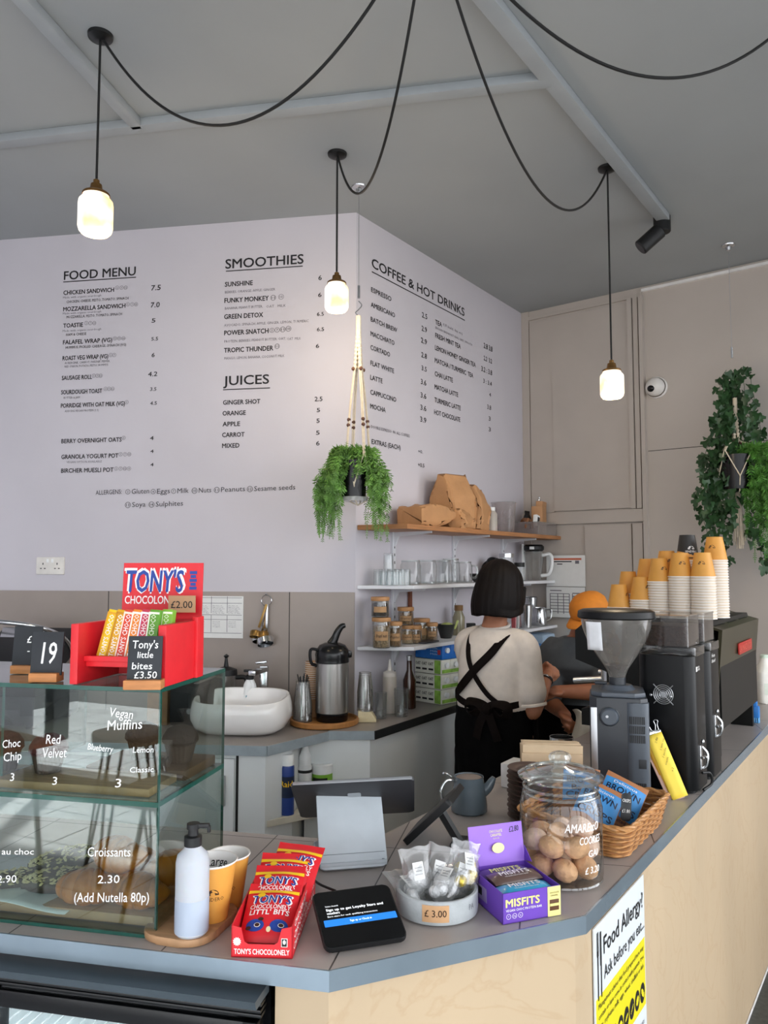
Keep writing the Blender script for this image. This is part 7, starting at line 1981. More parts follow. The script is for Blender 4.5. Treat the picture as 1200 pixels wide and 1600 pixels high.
TYM = shM(835, 0.15, S3Z + 0.0008)
t = thing('clear_tray', 'clear plastic tray of packets at the right end of the top shelf', 'tray', M=TYM); mb = MB()
for c, s in (((0, 0, 0.002), (0.30, 0.20, 0.004)), ((0, -0.1, 0.04), (0.30, 0.003, 0.08)), ((0, 0.1, 0.04), (0.30, 0.003, 0.08)), ((-0.15, 0, 0.04), (0.003, 0.2, 0.08)), ((0.15, 0, 0.04), (0.003, 0.2, 0.08))): mb.box(c, s)
mb.build('body', MATS['frosted_clear_plastic'], t); mb = MB(); mb.tube([(-0.15, -0.1, 0.08), (0.15, -0.1, 0.08), (0.15, 0.1, 0.08), (-0.15, 0.1, 0.08)], 0.004, 6, closed=True); mb.build('rim', M_thick, t)
t = thing('coffee_bag', 'block-bottomed brown bag with folded clipped top in the clear tray', 'coffee bag', M=TYM @ tr(0.075, -0.01, 0.006) @ rotz(0.15)); mb = MB(); mb.box((0, 0, 0.095), (0.105, 0.075, 0.19), bev=0.006); mb.build('bag', mat('tan_coffee_bag', 'b78a62', 0.6, var=0.06), t); mb = MB(); mb.box((0, -0.004, 0.205), (0.105, 0.045, 0.035), rotx(0.06), bev=0.004); mb.build('folded_top', MATS['tan_coffee_bag'], t); mb = MB(); mb.box((0, -0.004, 0.232), (0.03, 0.012, 0.012), bev=0.002); mb.tube(arc([(-0.006, -0.004, 0.236), (-0.008, -0.004, 0.254), (0.008, -0.004, 0.254), (0.006, -0.004, 0.236)], 4), 0.0018, 6); mb.build('clip', M_steel, t)
t = thing('black_pouch', 'black packet behind the clipped coffee bag in the tray', 'packet', M=TYM @ tr(0.02, 0.05, 0.006)); mb = MB(); mb.ell((0, 0, 0.075), (0.05, 0.022, 0.075)); mb.build('bag', M_blkm, t); mb = MB(); mb.box((0, 0, 0.15), (0.07, 0.006, 0.02), bev=0.002); mb.build('seal', M_blkm, t)
t = thing('twine_ball', 'loose brown paper coil at the left end of the clear tray', 'paper coil', M=TYM @ tr(-0.10, 0.0, 0.055))
for k in range(4): mb = MB(); mb.tube([(0.045 * cos(2 * pi * i / 24), 0.012 * (k - 1.5), 0.045 * sin(2 * pi * i / 24) + 0.003 * sin(i + k)) for i in range(24)], 0.010, 8, closed=True, M=rotz(0.3 * k)); mb.build('coil', mat('brown_coil', '8a5c3c', 0.7, var=0.1), t)
t = thing('paper_packet', 'white and black printed packet in the middle of the clear tray', 'packet', M=TYM @ tr(-0.03, -0.03, 0.006) @ roty(0.2)); mb = MB(); mb.box((0, 0, 0.065), (0.05, 0.03, 0.13), bev=0.008); mb.build('bag', M_lidw, t); mb = MB(); mb.box((0, -0.0155, 0.09), (0.03, 0.001, 0.05)); mb.build('print', M_blkm, t)

# ================================================================== ON THE WALLS
def on_wall(M0, label, name, cat, w, h, lines, m=M_label):
    t = thing(name, label, cat, M=M0); mb = MB(); mb.box((0, 0, 0.0012), (w, h, 0.0024)); mb.build('sheet', m, t)
    mb = MB()
    for (kind, x, y, a, b, mi) in lines:
        if kind == 'b': mb.box((x, y, 0.0026), (a, b, 0.0004), mi=mi)
        else: mb.text(kind, tr(x, y, 0.0028), b, a, mi, 0.005, res=1)
    mb.build('lettering', [M_ink_grey, M_ink, mat('orange_print', 'c9694a', 0.5, var=0)], t); return t
def wallM(px, py, P0, u, n, off=0.001):
    p = on_plane(px, py, P0, n) + n * off; return Matrix(((u.x, 0, n.x, p.x), (u.y, 0, n.y, p.y), (0, 1, 0, p.z), (0, 0, 0, 1)))
pa = on_plane(343, 964, K + nF * 0.013, nF); m_ = mpp(pa); W_, H_ = 78 * m_, 65 * m_
LN = [('b', x * W_ / 2, 0.02 * H_ + (r - 0.5) * 0.80 * H_ / 2 * 0 + y * H_, 0.0025, 0.40 * H_, 0) for x in (-0.34, 0.33) for r in (0,) for y in (0.27, -0.18)] + [('b', 0, y * H_, W_ * 0.94, 0.0022, 0) for y in (0.46, 0.33, 0.05, -0.06, -0.38)]
for c in (-0.66, 0.0, 0.66):
    for r in range(6): LN.append((('Flat white oat', 'Eggs and toast', 'Sourdough rye', 'Chia porridge', 'Bagel plain', 'Soup of day')[r], c * W_ / 2 - 0.035, (0.26 - 0.035 * r) * H_, 0.05 + 0.006 * (r % 3), 0.0042, 0))
    for r in range(4): LN.append((('Almond milk', 'Gluten free', 'Contains nuts', 'Vegan')[r], c * W_ / 2 - 0.035, (-0.12 - 0.04 * r) * H_, 0.04, 0.0042, 0))
on_wall(wallM(343, 964, K + nF * 0.013, uF, nF), 'white printed allergen chart taped on the taupe splashback', 'paper_notice', 'notice', W_, H_, LN)
for px, py, hpx, lab, rows in ((884, 892, 48, 'upper white sheet with orange heading on the grey wall', 0), (884, 941, 47, 'lower printed table sheet on the grey wall beside the shelves', 1)):
    c = gpt(px, py); a = gpt(854, py); b = gpt(914, py); W_ = (V2(b) - V2(a)).length; H_ = hpx * mpp(c)
    LN = [('b', 0.02 * W_, 0.38 * H_, 0.78 * W_, 0.06 * H_, 2), ('b', -0.1 * W_, 0.30 * H_, 0.52 * W_, 0.035 * H_, 1), ('b', 0.3 * W_, 0.28 * H_, 0.10 * W_, 0.10 * H_, 0), ('b', -0.15 * W_, 0.22 * H_, 0.14 * W_, 0.03 * H_, 1)] if rows == 0 else \
        [('b', x * W_, -0.05 * H_, 0.005, 0.66 * H_, 0) for x in (-0.40, -0.2, -0.05, 0.10, 0.18, 0.30, 0.42)] + [('b', -0.15 * W_, y * H_, 0.5 * W_, 0.004, 0) for y in (0.28, 0.18, 0.08, -0.02, -0.12, -0.22, -0.32)] + [('b', 0.30 * W_, y * H_, 0.24 * W_, 0.03 * H_, 0) for y in (0.30, 0.2, 0.05, -0.1, -0.25)] + [('b', -0.25 * W_, 0.38 * H_, 0.30 * W_, 0.03 * H_, 0)]
    on_wall(wallM(px, py, KB + nG * 0.03, uG, nG), lab, 'paper_notice', 'notice', W_, H_, LN)
sk = wallM(80, 884, K, uF, nF); m_ = mpp(sk.translation)
t = thing('wall_socket', 'white double wall socket on the food menu wall', 'socket', M=sk)
mb = MB(); mb.prism(rrect(47 * m_, 27 * m_, 0.006, 4), 0, 0.010, bev=0.002); pl_ = mb.build('plate', mat('socket_white', 'e2ded8', 0.4), t)
mb = MB()
for sx in (-1, 1):
    for dx, dy, w, h in ((0, 0.010, 0.005, 0.011), (-0.011, -0.014, 0.009, 0.005), (0.011, -0.014, 0.009, 0.005)): mb.box((sx * 12 * m_ + dx, dy, 0.0102), (w, h, 0.001))
mb.build('pin_hole', M_blkink, pl_)
mb = MB()
for sx in (-1, 1): mb.box((sx * 4 * m_, 0.026, 0.011), (0.012, 0.018, 0.004), bev=0.001)
mb.build('switch', M_lidw, pl_)
# measuring spoons on a hook
hk = on_plane(418, 931, K + nF * 0.013, nF)
HM = Matrix(((uF.x, 0, nF.x, hk.x), (uF.y, 0, nF.y, hk.y), (0, 1, 0, hk.z), (0, 0, 0, 1)))
t = thing('measuring_spoons', 'ring of steel measuring cups hanging on the taupe splashback', 'measuring cups', M=HM)
mb = MB(); mb.tube([(0, 0.005, 0.001), (0, 0.005, 0.022), (0, 0.012, 0.026)], 0.004, 8); mb.build('hook', M_steel, t)
mb = MB(); mb.tube([(0.026 * cos(2 * pi * i / 28), -0.022 + 0.026 * sin(2 * pi * i / 28), 0.016) for i in range(28)], 0.002, 6, closed=True); mb.build('ring', M_steel, t)
M_brass = mat('dull_brass', '9a7a48', 0.35, 0.9, var=0.1)
for i, (a, L_, r, m) in enumerate(((-0.20, 0.135, 0.036, M_steel), (-0.10, 0.120, 0.030, M_brass), (0.0, 0.140, 0.040, M_steel), (-0.32, 0.120, 0.026, M_brass))):
    T = tr(0.004, -0.040, 0.010 + 0.006 * i) @ rotz(a)
    mb = MB(); mb.box((0, -L_ / 2, 0), (0.012, L_, 0.0025), T, bev=0.001); hd_ = mb.build('handle', m, t)
    mb = MB(); mb.lathe([(0.001, 0.0), (r * 0.9, 0.0), (r, 0.004), (r, 0.030), (r - 0.002, 0.030), (r * 0.88, 0.003)], seg=28, M=T @ tr(0, -L_ - r * 0.6, 0.02 + 0.004 * i) @ rotx(1.15) @ roty(0.3)); mb.build('cup', m, hd_)

# ================================================================== GRILL AND POTS AT THE LEFT END
gp = at_z(30, 1120, WT)
gpp = wallf(at_y(40, 1000, 3.7), 0.36)
t = thing('contact_grill', 'black contact grill with chrome arm at the left end of the back worktop', 'contact grill', M=axes((gpp.x, gpp.y, WT + 0.0008), uF))
mb = MB(); mb.box((0, 0, 0.08), (0.42, 0.36, 0.13), bev=0.012)
for x in (-0.17, 0.17):
    for y in (-0.14, 0.14): mb.cyl((x, y, 0), 0.02, 0.016, 12)
mb.build('base', M_blkm, t)
mb = MB(); mb.box((0, 0, 0), (0.40, 0.32, 0.09), tr(0, 0.06, 0.30) @ rotx(0.55), bev=0.012); mb.build('lid_plate', M_blkm, t)
mb = MB(); mb.tube(arc([(-0.20, 0.16, 0.20), (-0.20, 0.10, 0.40), (-0.19, -0.05, 0.46), (-0.02, -0.14, 0.47), (0.16, -0.08, 0.44), (0.20, 0.08, 0.36), (0.20, 0.16, 0.20)], 8), 0.011, 10); mb.build('chrome_arm', M_steel, t)
mb = MB(); mb.box((0.02, -0.145, 0.38), (0.24, 0.01, 0.05), rotx(-0.4), bev=0.004); mb.build('chrome_trim', M_steel, t)
fpp = wallf(at_y(337, 1040, 3.6), 0.12)
t = thing('cafetiere', 'black-framed glass cafetiere beside the splashback, partly behind the red stand', 'cafetiere', (fpp.x, fpp.y, WT + 0.0008), -0.1)
mb = MB(); mb.lathe([(0, 0), (0.048, 0), (0.048, 0.19), (0.05, 0.20)], seg=28); mb.build('beaker', M_gl, t); mb = MB(); mb.lathe([(0, 0.2), (0.054, 0.2), (0.052, 0.225), (0.012, 0.24), (0.006, 0.28), (0.014, 0.29), (0, 0.30)], seg=28); mb.build('lid', M_blkm, t)
mb = MB(); mb.tube(arc([(0.05, 0, 0.19), (0.098, 0, 0.185), (0.102, 0, 0.12), (0.098, 0, 0.04), (0.05, 0, 0.035)], 6), 0.011, 10); mb.build('handle', M_blkm, t)
bxp = wallf(at_y(282, 1090, 3.4), 0.28)
t = thing('toaster', 'black toaster on the back worktop left of the wash basin', 'toaster', M=axes((bxp.x, bxp.y, WT + 0.0008), uF)); mb = MB(); mb.box((0, 0, 0.10), (0.17, 0.26, 0.19), bev=0.03); mb.build('body', M_blkm, t); mb = MB()
for x in (-0.035, 0.035): mb.box((x, 0, 0.1955), (0.025, 0.2, 0.003))
mb.build('slot', M_steel, t); mb = MB(); mb.cyl((0, 0, 0), 0.012, 0.012, 14, tr(0.02, -0.131, 0.08) @ rotx(pi / 2)); mb.build('knob', M_steel, t)
wbp = bxp - uF * 0.165
mb = MB(); mb.box((0, 0, 0.105), (0.10, 0.14, 0.21), bev=0.006); o = mb.build('knife_block', mat('tan_block', 'a07a58', 0.6, var=0.1)); o.matrix_world = axes((wbp.x, wbp.y, WT + 0.0008), uF); tag(o, 'plain tan wooden block between the toaster and the grill', 'block')
# ================================================================== PENDANT LAMPS
M_cord = mat('black_fabric_cord', '121212', 0.7, var=0.1)
M_brassl = mat('aged_brass', '7a5a34', 0.35, 0.85, var=0.15, scale=60)
M_rose = mat('black_ceiling_cup', '111213', 0.35)
rose = at_z(670, -165, CEIL)
t = thing('ceiling_rose', 'black ceiling rose from which the pendant cords fan out', 'ceiling rose', (rose.x, rose.y, CEIL)); mb = MB(); mb.lathe([(0, -0.03), (0.05, -0.03), (0.06, -0.02), (0.06, 0)], seg=32); mb.build('canopy', M_rose, t); mb = MB(); mb.cyl((0, 0, -0.04), 0.012, 0.012, 12); mb.build('cord_grip', M_rose, t)
def jarglow():
    if 'lit_jar' in MATS: return MATS['lit_jar']
    m = bpy.data.materials.new('lit_jar'); m.use_nodes = True; nt = m.node_tree; b = nt.nodes['Principled BSDF']; L = nt.links.new
    tc = nt.nodes.new('ShaderNodeTexCoord'); nz = nt.nodes.new('ShaderNodeTexNoise'); nz.inputs['Scale'].default_value = 14
    rp = nt.nodes.new('ShaderNodeValToRGB'); rp.color_ramp.elements[0].position = 0.30; rp.color_ramp.elements[0].color = lin('e8c98a'); rp.color_ramp.elements[1].position = 0.62; rp.color_ramp.elements[1].color = lin('fff6e6')
    L(tc.outputs['Object'], nz.inputs['Vector']); L(nz.outputs['Fac'], rp.inputs[0]); L(rp.outputs[0], b.inputs['Emission Color']); L(rp.outputs[0], b.inputs['Base Color'])
    b.inputs['Emission Strength'].default_value = 0.40; b.inputs['Roughness'].default_value = 0.15
    MATS['lit_jar'] = m; return m
def pendant(label, hx, hy, jy0, jy1, sag, jx=None):
    h = at_z(hx, hy, CEIL)
    zt = at_y(jx or hx, jy0, h.y).z; zb = at_y(jx or hx, jy1, h.y).z
    t = thing('pendant_lamp', label, 'pendant lamp', (h.x, h.y, CEIL), group='jar pendant lamps')
    mb = MB(); mb.lathe([(0, -0.022), (0.018, -0.022), (0.040, -0.010), (0.042, 0)], seg=28); mb.build('ceiling_cup', M_rose, t)
    mb = MB(); mb.tube([(0, 0, -0.02), (0, 0, zt - CEIL)], 0.0042, 8); mb.build('cord', M_cord, t)
    # swagged lead back to the rose
    A = Vector((0, 0, -0.018)); B = Vector((rose.x - h.x, rose.y - h.y, -0.03)); d = (B - A); dn = Vector((d.x, d.y, 0)).normalized()
    A = A + dn * 0.012
    mb = MB(); mb.tube([A.lerp(B, i / 40) + Vector((0, 0, -4 * sag * (i / 40) * (1 - i / 40))) for i in range(41)], 0.0046, 8); mb.build('swagged_cord', M_cord, t)
    z = zt - CEIL; H = zt - zb; r = H * 0.30
    capn = H * 0.30
    mb = MB(); mb.lathe([(0.0045, 0.0), (0.010, -0.004), (0.010, -capn * 0.28), (0.018, -capn * 0.34), (0.021, -capn * 0.7), (0.022, -capn * 0.80), (r * 0.74, -capn * 0.86), (r * 0.80, -capn * 0.92), (r * 0.80, -capn * 1.06)], (0, 0, z), 28); mb.build('lamp_holder', M_brassl, t)
    mb = MB(); b0 = z - capn * 1.0; hh = H - capn
    mb.lathe([(r * 0.74, b0), (r * 0.78, b0 - hh * 0.06), (r * 0.97, b0 - hh * 0.16), (r, b0 - hh * 0.24), (r, b0 - hh * 0.84), (r * 0.93, b0 - hh * 0.94), (r * 0.78, b0 - hh), (0, b0 - hh)], seg=36); mb.build('jar_shade', jarglow(), t)
    lt = bpy.data.lights.new('lamp_light', 'POINT'); lt.energy = 2.2; lt.color = (1.0, 0.80, 0.55); lt.shadow_soft_size = 0.05
    lo = bpy.data.objects.new('lamp_light', lt); COL.objects.link(lo); lo.parent = t; lo.location = (0, 0, b0 - hh - 0.06)
    return t
pendant('jar pendant lamp hanging at the left above the food menu', 157, 55, 280, 365, 0.44, 146)
pendant('jar pendant lamp hanging in front of the white wall corner', 527, 240, 425, 486, 0.42, 523)
pendant('jar pendant lamp hanging in front of the grey panelled wall', 949, 262, 562, 622, 0.45, 956)
h4 = at_z(1262, -8, CEIL)
t = thing('swagged_cable', 'black swagged cord crossing the ceiling to a hook at the right', 'cord', (h4.x, h4.y, CEIL)); d = Vector((rose.x - h4.x, rose.y - h4.y, 0))
mb = MB(); mb.tube([d * (i / 40) + Vector((0, 0, -0.02 - 4 * 0.36 * (i / 40) * (1 - i / 40))) for i in range(41)], 0.0046, 8); mb.build('swagged_cord', M_cord, t); mb = MB(); mb.lathe([(0, -0.022), (0.018, -0.022), (0.040, -0.010), (0.042, 0)], seg=28); mb.build('ceiling_cup', M_rose, t)

# spotlight at the end of the batten, dome camera on the grey wall
sp0 = at_z(1034, 338, CEIL)
t = thing('spotlight', 'black double-cylinder ceiling spotlight at the end of the batten', 'spotlight', (sp0.x, sp0.y, CEIL))
mb = MB(); mb.cyl((0, 0, -0.085), 0.042, 0.085, 28, bev=0.004); mb.build('mount_can', M_blkm, t)
mb = MB(); mb.cyl((0, 0, -0.13), 0.040, 0.13, 28, tr(-0.012, -0.004, -0.075) @ roty(0.85) @ rotx(0.15), bev=0.004); hd2 = mb.build('lamp_head', M_blkm, t)
mb = MB(); mb.cyl((0, 0, -0.1315), 0.032, 0.002, 24, tr(-0.012, -0.004, -0.075) @ roty(0.85) @ rotx(0.15)); mb.build('lens', M_dark, hd2)
cm_ = gpt(1026, 606)
CCM = frame(cm_, uG, Vector((0, 0, 1)))
if CCM.to_3x3().col[2].dot(nG) < 0: CCM = frame(cm_, -uG, Vector((0, 0, 1)))
t = thing('security_camera', 'white dome security camera with black lens on the grey wall', 'security camera', M=CCM)
mb = MB(); mb.lathe([(0, 0), (0.068, 0), (0.068, 0.012), (0.062, 0.018)], seg=36); mb.build('mount_ring', mat('cctv_white', 'dfdcd8', 0.35), t)
mb = MB(); mb.ell((0, 0, 0.030), (0.058, 0.058, 0.048), seg=32, rings=16); db = mb.build('dome', MATS['cctv_white'], t)
mb = MB(); mb.ell((0.010 if CCM.to_3x3().col[0].dot(uG) < 0 else -0.010, -0.012, 0.056), (0.030, 0.026, 0.026), seg=28, rings=14); mb.build('lens', M_blk, db)
# metal ceiling hooks and wires for the plants
def wire_hook(label, hx, hy, zbot):
    h = at_z(hx, hy, CEIL)
    t = thing('plant_wire', label, 'hanging wire', (h.x, h.y, CEIL)); mb = MB(); mb.lathe([(0, -0.03), (0.012, -0.03), (0.016, -0.012), (0.034, -0.006), (0.036, 0)], seg=24); mb.build('ceiling_plate', M_steel, t)
    mb = MB(); mb.tube([(0, 0, -0.03), (0, 0, zbot - CEIL)], 0.0014, 6); mb.build('wire', M_alu, t); mb = MB(); mb.cyl((0, 0, zbot - CEIL), 0.006, 0.06, 10); mb.build('ferrule', M_steel, t)
    return h
# ================================================================== HANGING FERN
M_pot = mat('black_pot_glaze', '08080a', 0.25, coat=0.1, spec=0.3)
M_mac = mat('cotton_macrame', 'd6c9b4', 0.8, var=0.08, scale=80)
M_bead = mat('brown_bead', '5b3a2a', 0.4)
M_fern = mat('fern_green', '5f8a3a', 0.55, var=0.45, scale=22, sss=0.0)
M_ivy = mat('ivy_green', '2c4a2a', 0.4, var=0.4, scale=14)
M_fernb = mat('bright_fern', '4c8230', 0.55, var=0.4, scale=12)
rf = random.Random(21)
def clampw(p):
    for P0, n in ((K, nF), (K, nC), (KB, nG)):
        pass
    q = Vector(p)
    # keep in front of the two menu walls around their outer corner
    if (q - K).dot(nF) < 0.01 and (q - K).dot(nC) < 0.01:
        a = 0.01 - (q - K).dot(nF); b = 0.01 - (q - K).dot(nC)
        q = q + (nF * a if a < b else nC * b)
    d = (q - KB).dot(nG)
    if d < 0.015: q = q + nG * (0.015 - d)
    return q
def macrame(parent, M, top, rp, zp, hb, knot=True):
    """cords from a ring at z=top down round a pot of radius rp whose base is at zp"""
    mb = MB(M)
    mb.tube([(0, 0, top), (0, 0, top - 0.10)], 0.012, 8)
    zr = zp + hb
    for k in range(4):
        a = k * pi / 2 + 0.5; c, s = cos(a), sin(a)
        for off in (-0.004, 0.004):
            o = Vector((-s, c, 0)) * off
            pts = [Vector((0.004 * c, 0.004 * s, top - 0.03)) + o, Vector((0.016 * c, 0.016 * s, top - 0.22)) + o, Vector((rp * 0.75 * c, rp * 0.75 * s, (top - 0.2 + zr) / 2)) + o, Vector((rp * 1.08 * c, rp * 1.08 * s, zr + 0.02)) + o]
            mb.tube(arc(pts, 8), 0.0034, 6)
            a2 = a + (pi / 4 if off > 0 else -pi / 4)
            mb.tube([pts[-1], Vector((rp * 1.05 * cos(a2), rp * 1.05 * sin(a2), zp + hb * 0.35)), Vector((rp * 0.7 * cos(a2), rp * 0.7 * sin(a2), zp - 0.012)), Vector((0, 0, zp - 0.03))], 0.0030, 6)
        for j in range(9):      # twisted knots near the top
            f = j / 8; z = top - 0.08 - 0.16 * f; r = 0.004 + 0.012 * f
            mb.ell((r * c, r * s, z), (0.009, 0.009, 0.010), rotz(j), seg=8, rings=6)
    mb.build('macrame_cord', M_mac, parent)
    mb = MB(M)
    for k in range(4):
        a = k * pi / 2 + 0.5
        for z, r in ((top - 0.25, 0.026), ((top - 0.2 + zr) / 2 - 0.05, rp * 0.86), ((top - 0.2 + zr) / 2 - 0.075, rp * 0.90)): mb.ell((r * cos(a), r * sin(a), z), (0.009, 0.009, 0.009), seg=10, rings=6)
    mb.ell((0, 0, zp + hb * 0.3), (0.001, 0.001, 0.001), seg=6, rings=4)
    mb.build('bead', M_bead, parent)
h = wire_hook('thin steel wire holding the fern in front of the wall corner', 561, 292, at_y(560, 470, 3.52).z)
fx = Vector((h.x, h.y - 0.03, 0)); zpot = at_y(551, 780, h.y).z; hpot = at_y(551, 722, h.y).z - zpot; rpot = 19 * h.y / 1200
ztop = at_y(560, 497, h.y).z
fe = thing('hanging_fern', 'green fern in a black pot hanging in a macrame hanger at the wall corner', 'hanging plant', (fx.x - 0.02, fx.y, zpot))
mb = MB(); mb.lathe([(0, 0), (rpot * 0.92, 0), (rpot, 0.004), (rpot * 1.04, hpot), (rpot * 0.98, hpot), (rpot * 0.95, hpot - 0.02), (0, hpot - 0.025)], seg=32); mb.build('pot', M_pot, fe)
mb = MB(); mb.lathe([(0, -0.012), (rpot * 1.12, -0.012), (rpot * 1.18, 0.004), (rpot * 1.14, 0.006), (rpot * 1.08, -0.004), (0, -0.006)], seg=32); mb.build('saucer', glass('saucer_plastic', 'e8ecec', 1.0, 0.05, haze=0.4), fe)
macrame(fe, tr(0.02, 0, 0), ztop - zpot, rpot, 0.0, hpot)
mb = MB(); mb.tube(arc([(0.02, 0, ztop - zpot + 0.07), (0.034, 0, ztop - zpot + 0.05), (0.02, 0, ztop - zpot + 0.03), (0.006, 0, ztop - zpot + 0.015), (0.02, 0, ztop - zpot)], 5), 0.0025, 6); mb.build('hook', M_steel, fe)
mb = MB(tr(0, 0, 0))
base = Vector((fx.x - 0.02, fx.y, zpot + hpot))
Minv = Matrix.Translation(-Vector((fx.x - 0.02, fx.y, zpot)))
mb.M = Minv
view = Vector((-base.x, -base.y, 0)).normalized()
rtv = Vector((-view.y, view.x, 0)); rtv = -rtv if rtv.x < 0 else rtv
def strand(start, out, reach, drop, wl):
    """a spray that bows outwards and then hangs, with dense drooping leaflets"""
    n = max(10, int((reach + drop) / 0.0095)); pts = []
    for i in range(n + 1):
        t = i / n; pts.append(clampw(start + out * (reach * min(1, 1.7 * t) ** 0.75) + Vector((0, 0, 0.05 * sin(pi * min(1, t * 2.2)) - drop * max(0, t - 0.08) ** 1.25)) + Vector((0.006 * sin(7 * t + reach * 90), 0.006 * cos(6 * t + drop * 70), 0))))
    mb.tube(pts, 0.0011, 4)
    ph = rf.uniform(0, 6)
    for i in range(1, n):
        t = (pts[i + 1] - pts[i - 1]).normalized(); a = ph + i * 0.5
        s = t.cross(Vector((cos(a), sin(a), 0.2)));
        if s.length < 0.1: continue
        s.normalize(); up = s.cross(t); L = wl * rf.uniform(0.75, 1.15) * (1.0 - 0.55 * max(0, i / n - 0.6) / 0.4)
        for sg in (1, -1):
            d = (s * sg + t * 0.55 + Vector((0, 0, -0.15))).normalized(); w = up * sg * L * 0.20
            mb.add([pts[i], pts[i] + d * L * 0.45 + t * L * 0.17 + w * 0.5, pts[i] + d * L, pts[i] + d * L * 0.5 - t * L * 0.15 + w * 0.3], [(0, 1, 2, 3)], 0, False)
for i in range(150):
    x = rf.uniform(-1, 1); side = abs(x)
    if side < 0.26 and i % 3: x = 0.55 * (1 if x > 0 else -1); side = abs(x)
    fw_ = rf.uniform(-0.7, 0.9); out = (rtv * x * 1.15 + view * fw_ * (1 - 0.55 * side)).normalized()
    reach = rf.uniform(0.04, 0.09) + 0.085 * side * rf.random(); drop = rf.uniform(0.10, 0.27) if rf.random() < 0.75 else rf.uniform(0.27, 0.40)
    if side < 0.35: drop = rf.uniform(0.03, 0.09); reach *= 0.8
    strand(base + Vector((0, 0, 0.01)) + out * rpot * 0.5, out, reach, drop + 0.04, rf.uniform(0.020, 0.031))
for i in range(34):
    a = rf.uniform(0, 2 * pi); strand(base, Vector((cos(a), sin(a), 0)), rf.uniform(0.02, 0.09), rf.uniform(-0.10, 0.02), rf.uniform(0.016, 0.022))
mb.build('fronds', M_fern, fe)['kind'] = 'stuff'
# ================================================================== HANGING IVY
h = wire_hook('thin steel wire holding the ivy at the right of the grey wall', 1138, 383, at_y(1143, 556, 4.1).z)
iv = Vector((h.x + 0.008, h.y, 0)); zb_ = at_y(1135, 765, h.y).z; hp_ = at_y(1135, 712, h.y).z - zb_; rp2 = 26 * h.y / 1200
zt2 = at_y(1140, 622, h.y).z
ivp = thing('hanging_ivy', 'dark ivy and bright fern trailing from a macrame hanger by the grey wall', 'hanging plant', (iv.x, iv.y, zb_))
mb = MB(); mb.lathe([(0, 0), (rp2 * 0.85, 0), (rp2, hp_), (rp2 * 0.95, hp_), (0, hp_ - 0.03)], seg=32); mb.build('pot', M_pot, ivp)
macrame(ivp, Matrix.Identity(4), zt2 - zb_, rp2, 0.0, hp_)
mb = MB()
for i in range(26):
    a = i * 2.4; mb.tube([(0.010 * cos(a), 0.010 * sin(a), -0.03), (0.018 * cos(a), 0.018 * sin(a), -0.14), ((0.022 + 0.012 * (i % 3) / 3) * cos(a), 0.028 * sin(a), -0.26 - 0.02 * (i % 4))], 0.0026, 5)
for k in range(8): mb.ell((0, 0, -0.02 - 0.012 * k), (0.013, 0.013, 0.008), seg=8, rings=6)
mb.build('tassel', M_mac, ivp)
# each leaf is a folded five-pointed blade
LEAF = [(0, 0, 0), (0.42, -0.10, 0.06), (0.50, 0.30, 0.09), (0.26, 0.42, 0.03), (0.22, 0.78, 0.02), (0, 1.0, -0.10), (-0.22, 0.78, 0.02), (-0.26, 0.42, 0.03), (-0.50, 0.30, 0.09), (-0.42, -0.10, 0.06)]
def leaf(mb, p, nrm, up, s, mi=0):
    n_ = Vector(nrm).normalized(); u_ = Vector(up) - n_ * Vector(up).dot(n_)
    if u_.length < 1e-3: return
    u_.normalize(); r_ = u_.cross(n_)
    vs = [p + r_ * (x * s) + u_ * (y * s) + n_ * (z * s) for x, y, z in LEAF] + [p + u_ * (0.45 * s) - n_ * (0.03 * s)]
    mb.add(vs, [(i, (i + 1) % 10, 10) for i in range(10)], mi, False)
ri = random.Random(9)
mb = MB(Matrix.Translation(-Vector((iv.x, iv.y, zb_))))
vw = Vector((-iv.x, -iv.y, 0)).normalized(); rt = Vector((-vw.y, vw.x, 0)); rt = -rt if rt.x < 0 else rt
for k in range(46):
    # vines start over the whole hanger, and trail down
    z0 = ri.choice([zt2 + 0.16, zt2 + 0.05, zt2 - 0.08, zb_ + hp_ + 0.05, zb_ + hp_, zb_ + 0.1])
    side = ri.uniform(-1, 1)
    spread = 0.05 + 0.14 * min(1, max(0, (zt2 + 0.2 - z0) / 0.45))
    p = Vector((iv.x, iv.y, z0)) + rt * side * spread * 0.7 + vw * ri.uniform(-0.10, 0.03)
    ln = ri.uniform(0.25, 0.62); n = int(ln / 0.014); pts = []
    d = rt * side * 0.5 + vw * ri.uniform(-0.2, 0.3) + Vector((0, 0, -0.25))
    for i in range(n):
        pts.append(clampw(p)); d = (d + Vector((ri.uniform(-.25, .25), ri.uniform(-.25, .25), -0.28))).normalized(); p = p + d * 0.014
    mb.tube(pts, 0.0014, 4)
    for i in range(1, n):
        if ri.random() < 0.62:
            nn = (vw * ri.uniform(0.3, 1.2) + rt * ri.uniform(-0.9, 0.9) + Vector((0, 0, ri.uniform(-0.1, 0.9))))
            leaf(mb, pts[i] + nn.normalized() * 0.012 + rt * ri.uniform(-0.02, 0.02), nn, Vector((ri.uniform(-.7, .7), ri.uniform(-.7, .7), -1)), ri.uniform(0.032, 0.056))
mb.build('ivy_leaves', M_ivy, ivp)['kind'] = 'stuff'
mb = MB(Matrix.Translation(-Vector((iv.x, iv.y, zb_))))
bs2 = Vector((iv.x, iv.y, zb_ + hp_))
for k in range(48):
    a = ri.uniform(-0.5, 2.0)
    d = Matrix.Rotation(a, 3, 'Z') @ vw
    strand(bs2 + rt * ri.uniform(0.0, 0.10) + vw * 0.04, (d * 0.5 + rt * 0.8).normalized(), ri.uniform(0.02, 0.20), ri.uniform(0.05, 0.66), ri.uniform(0.026, 0.040))
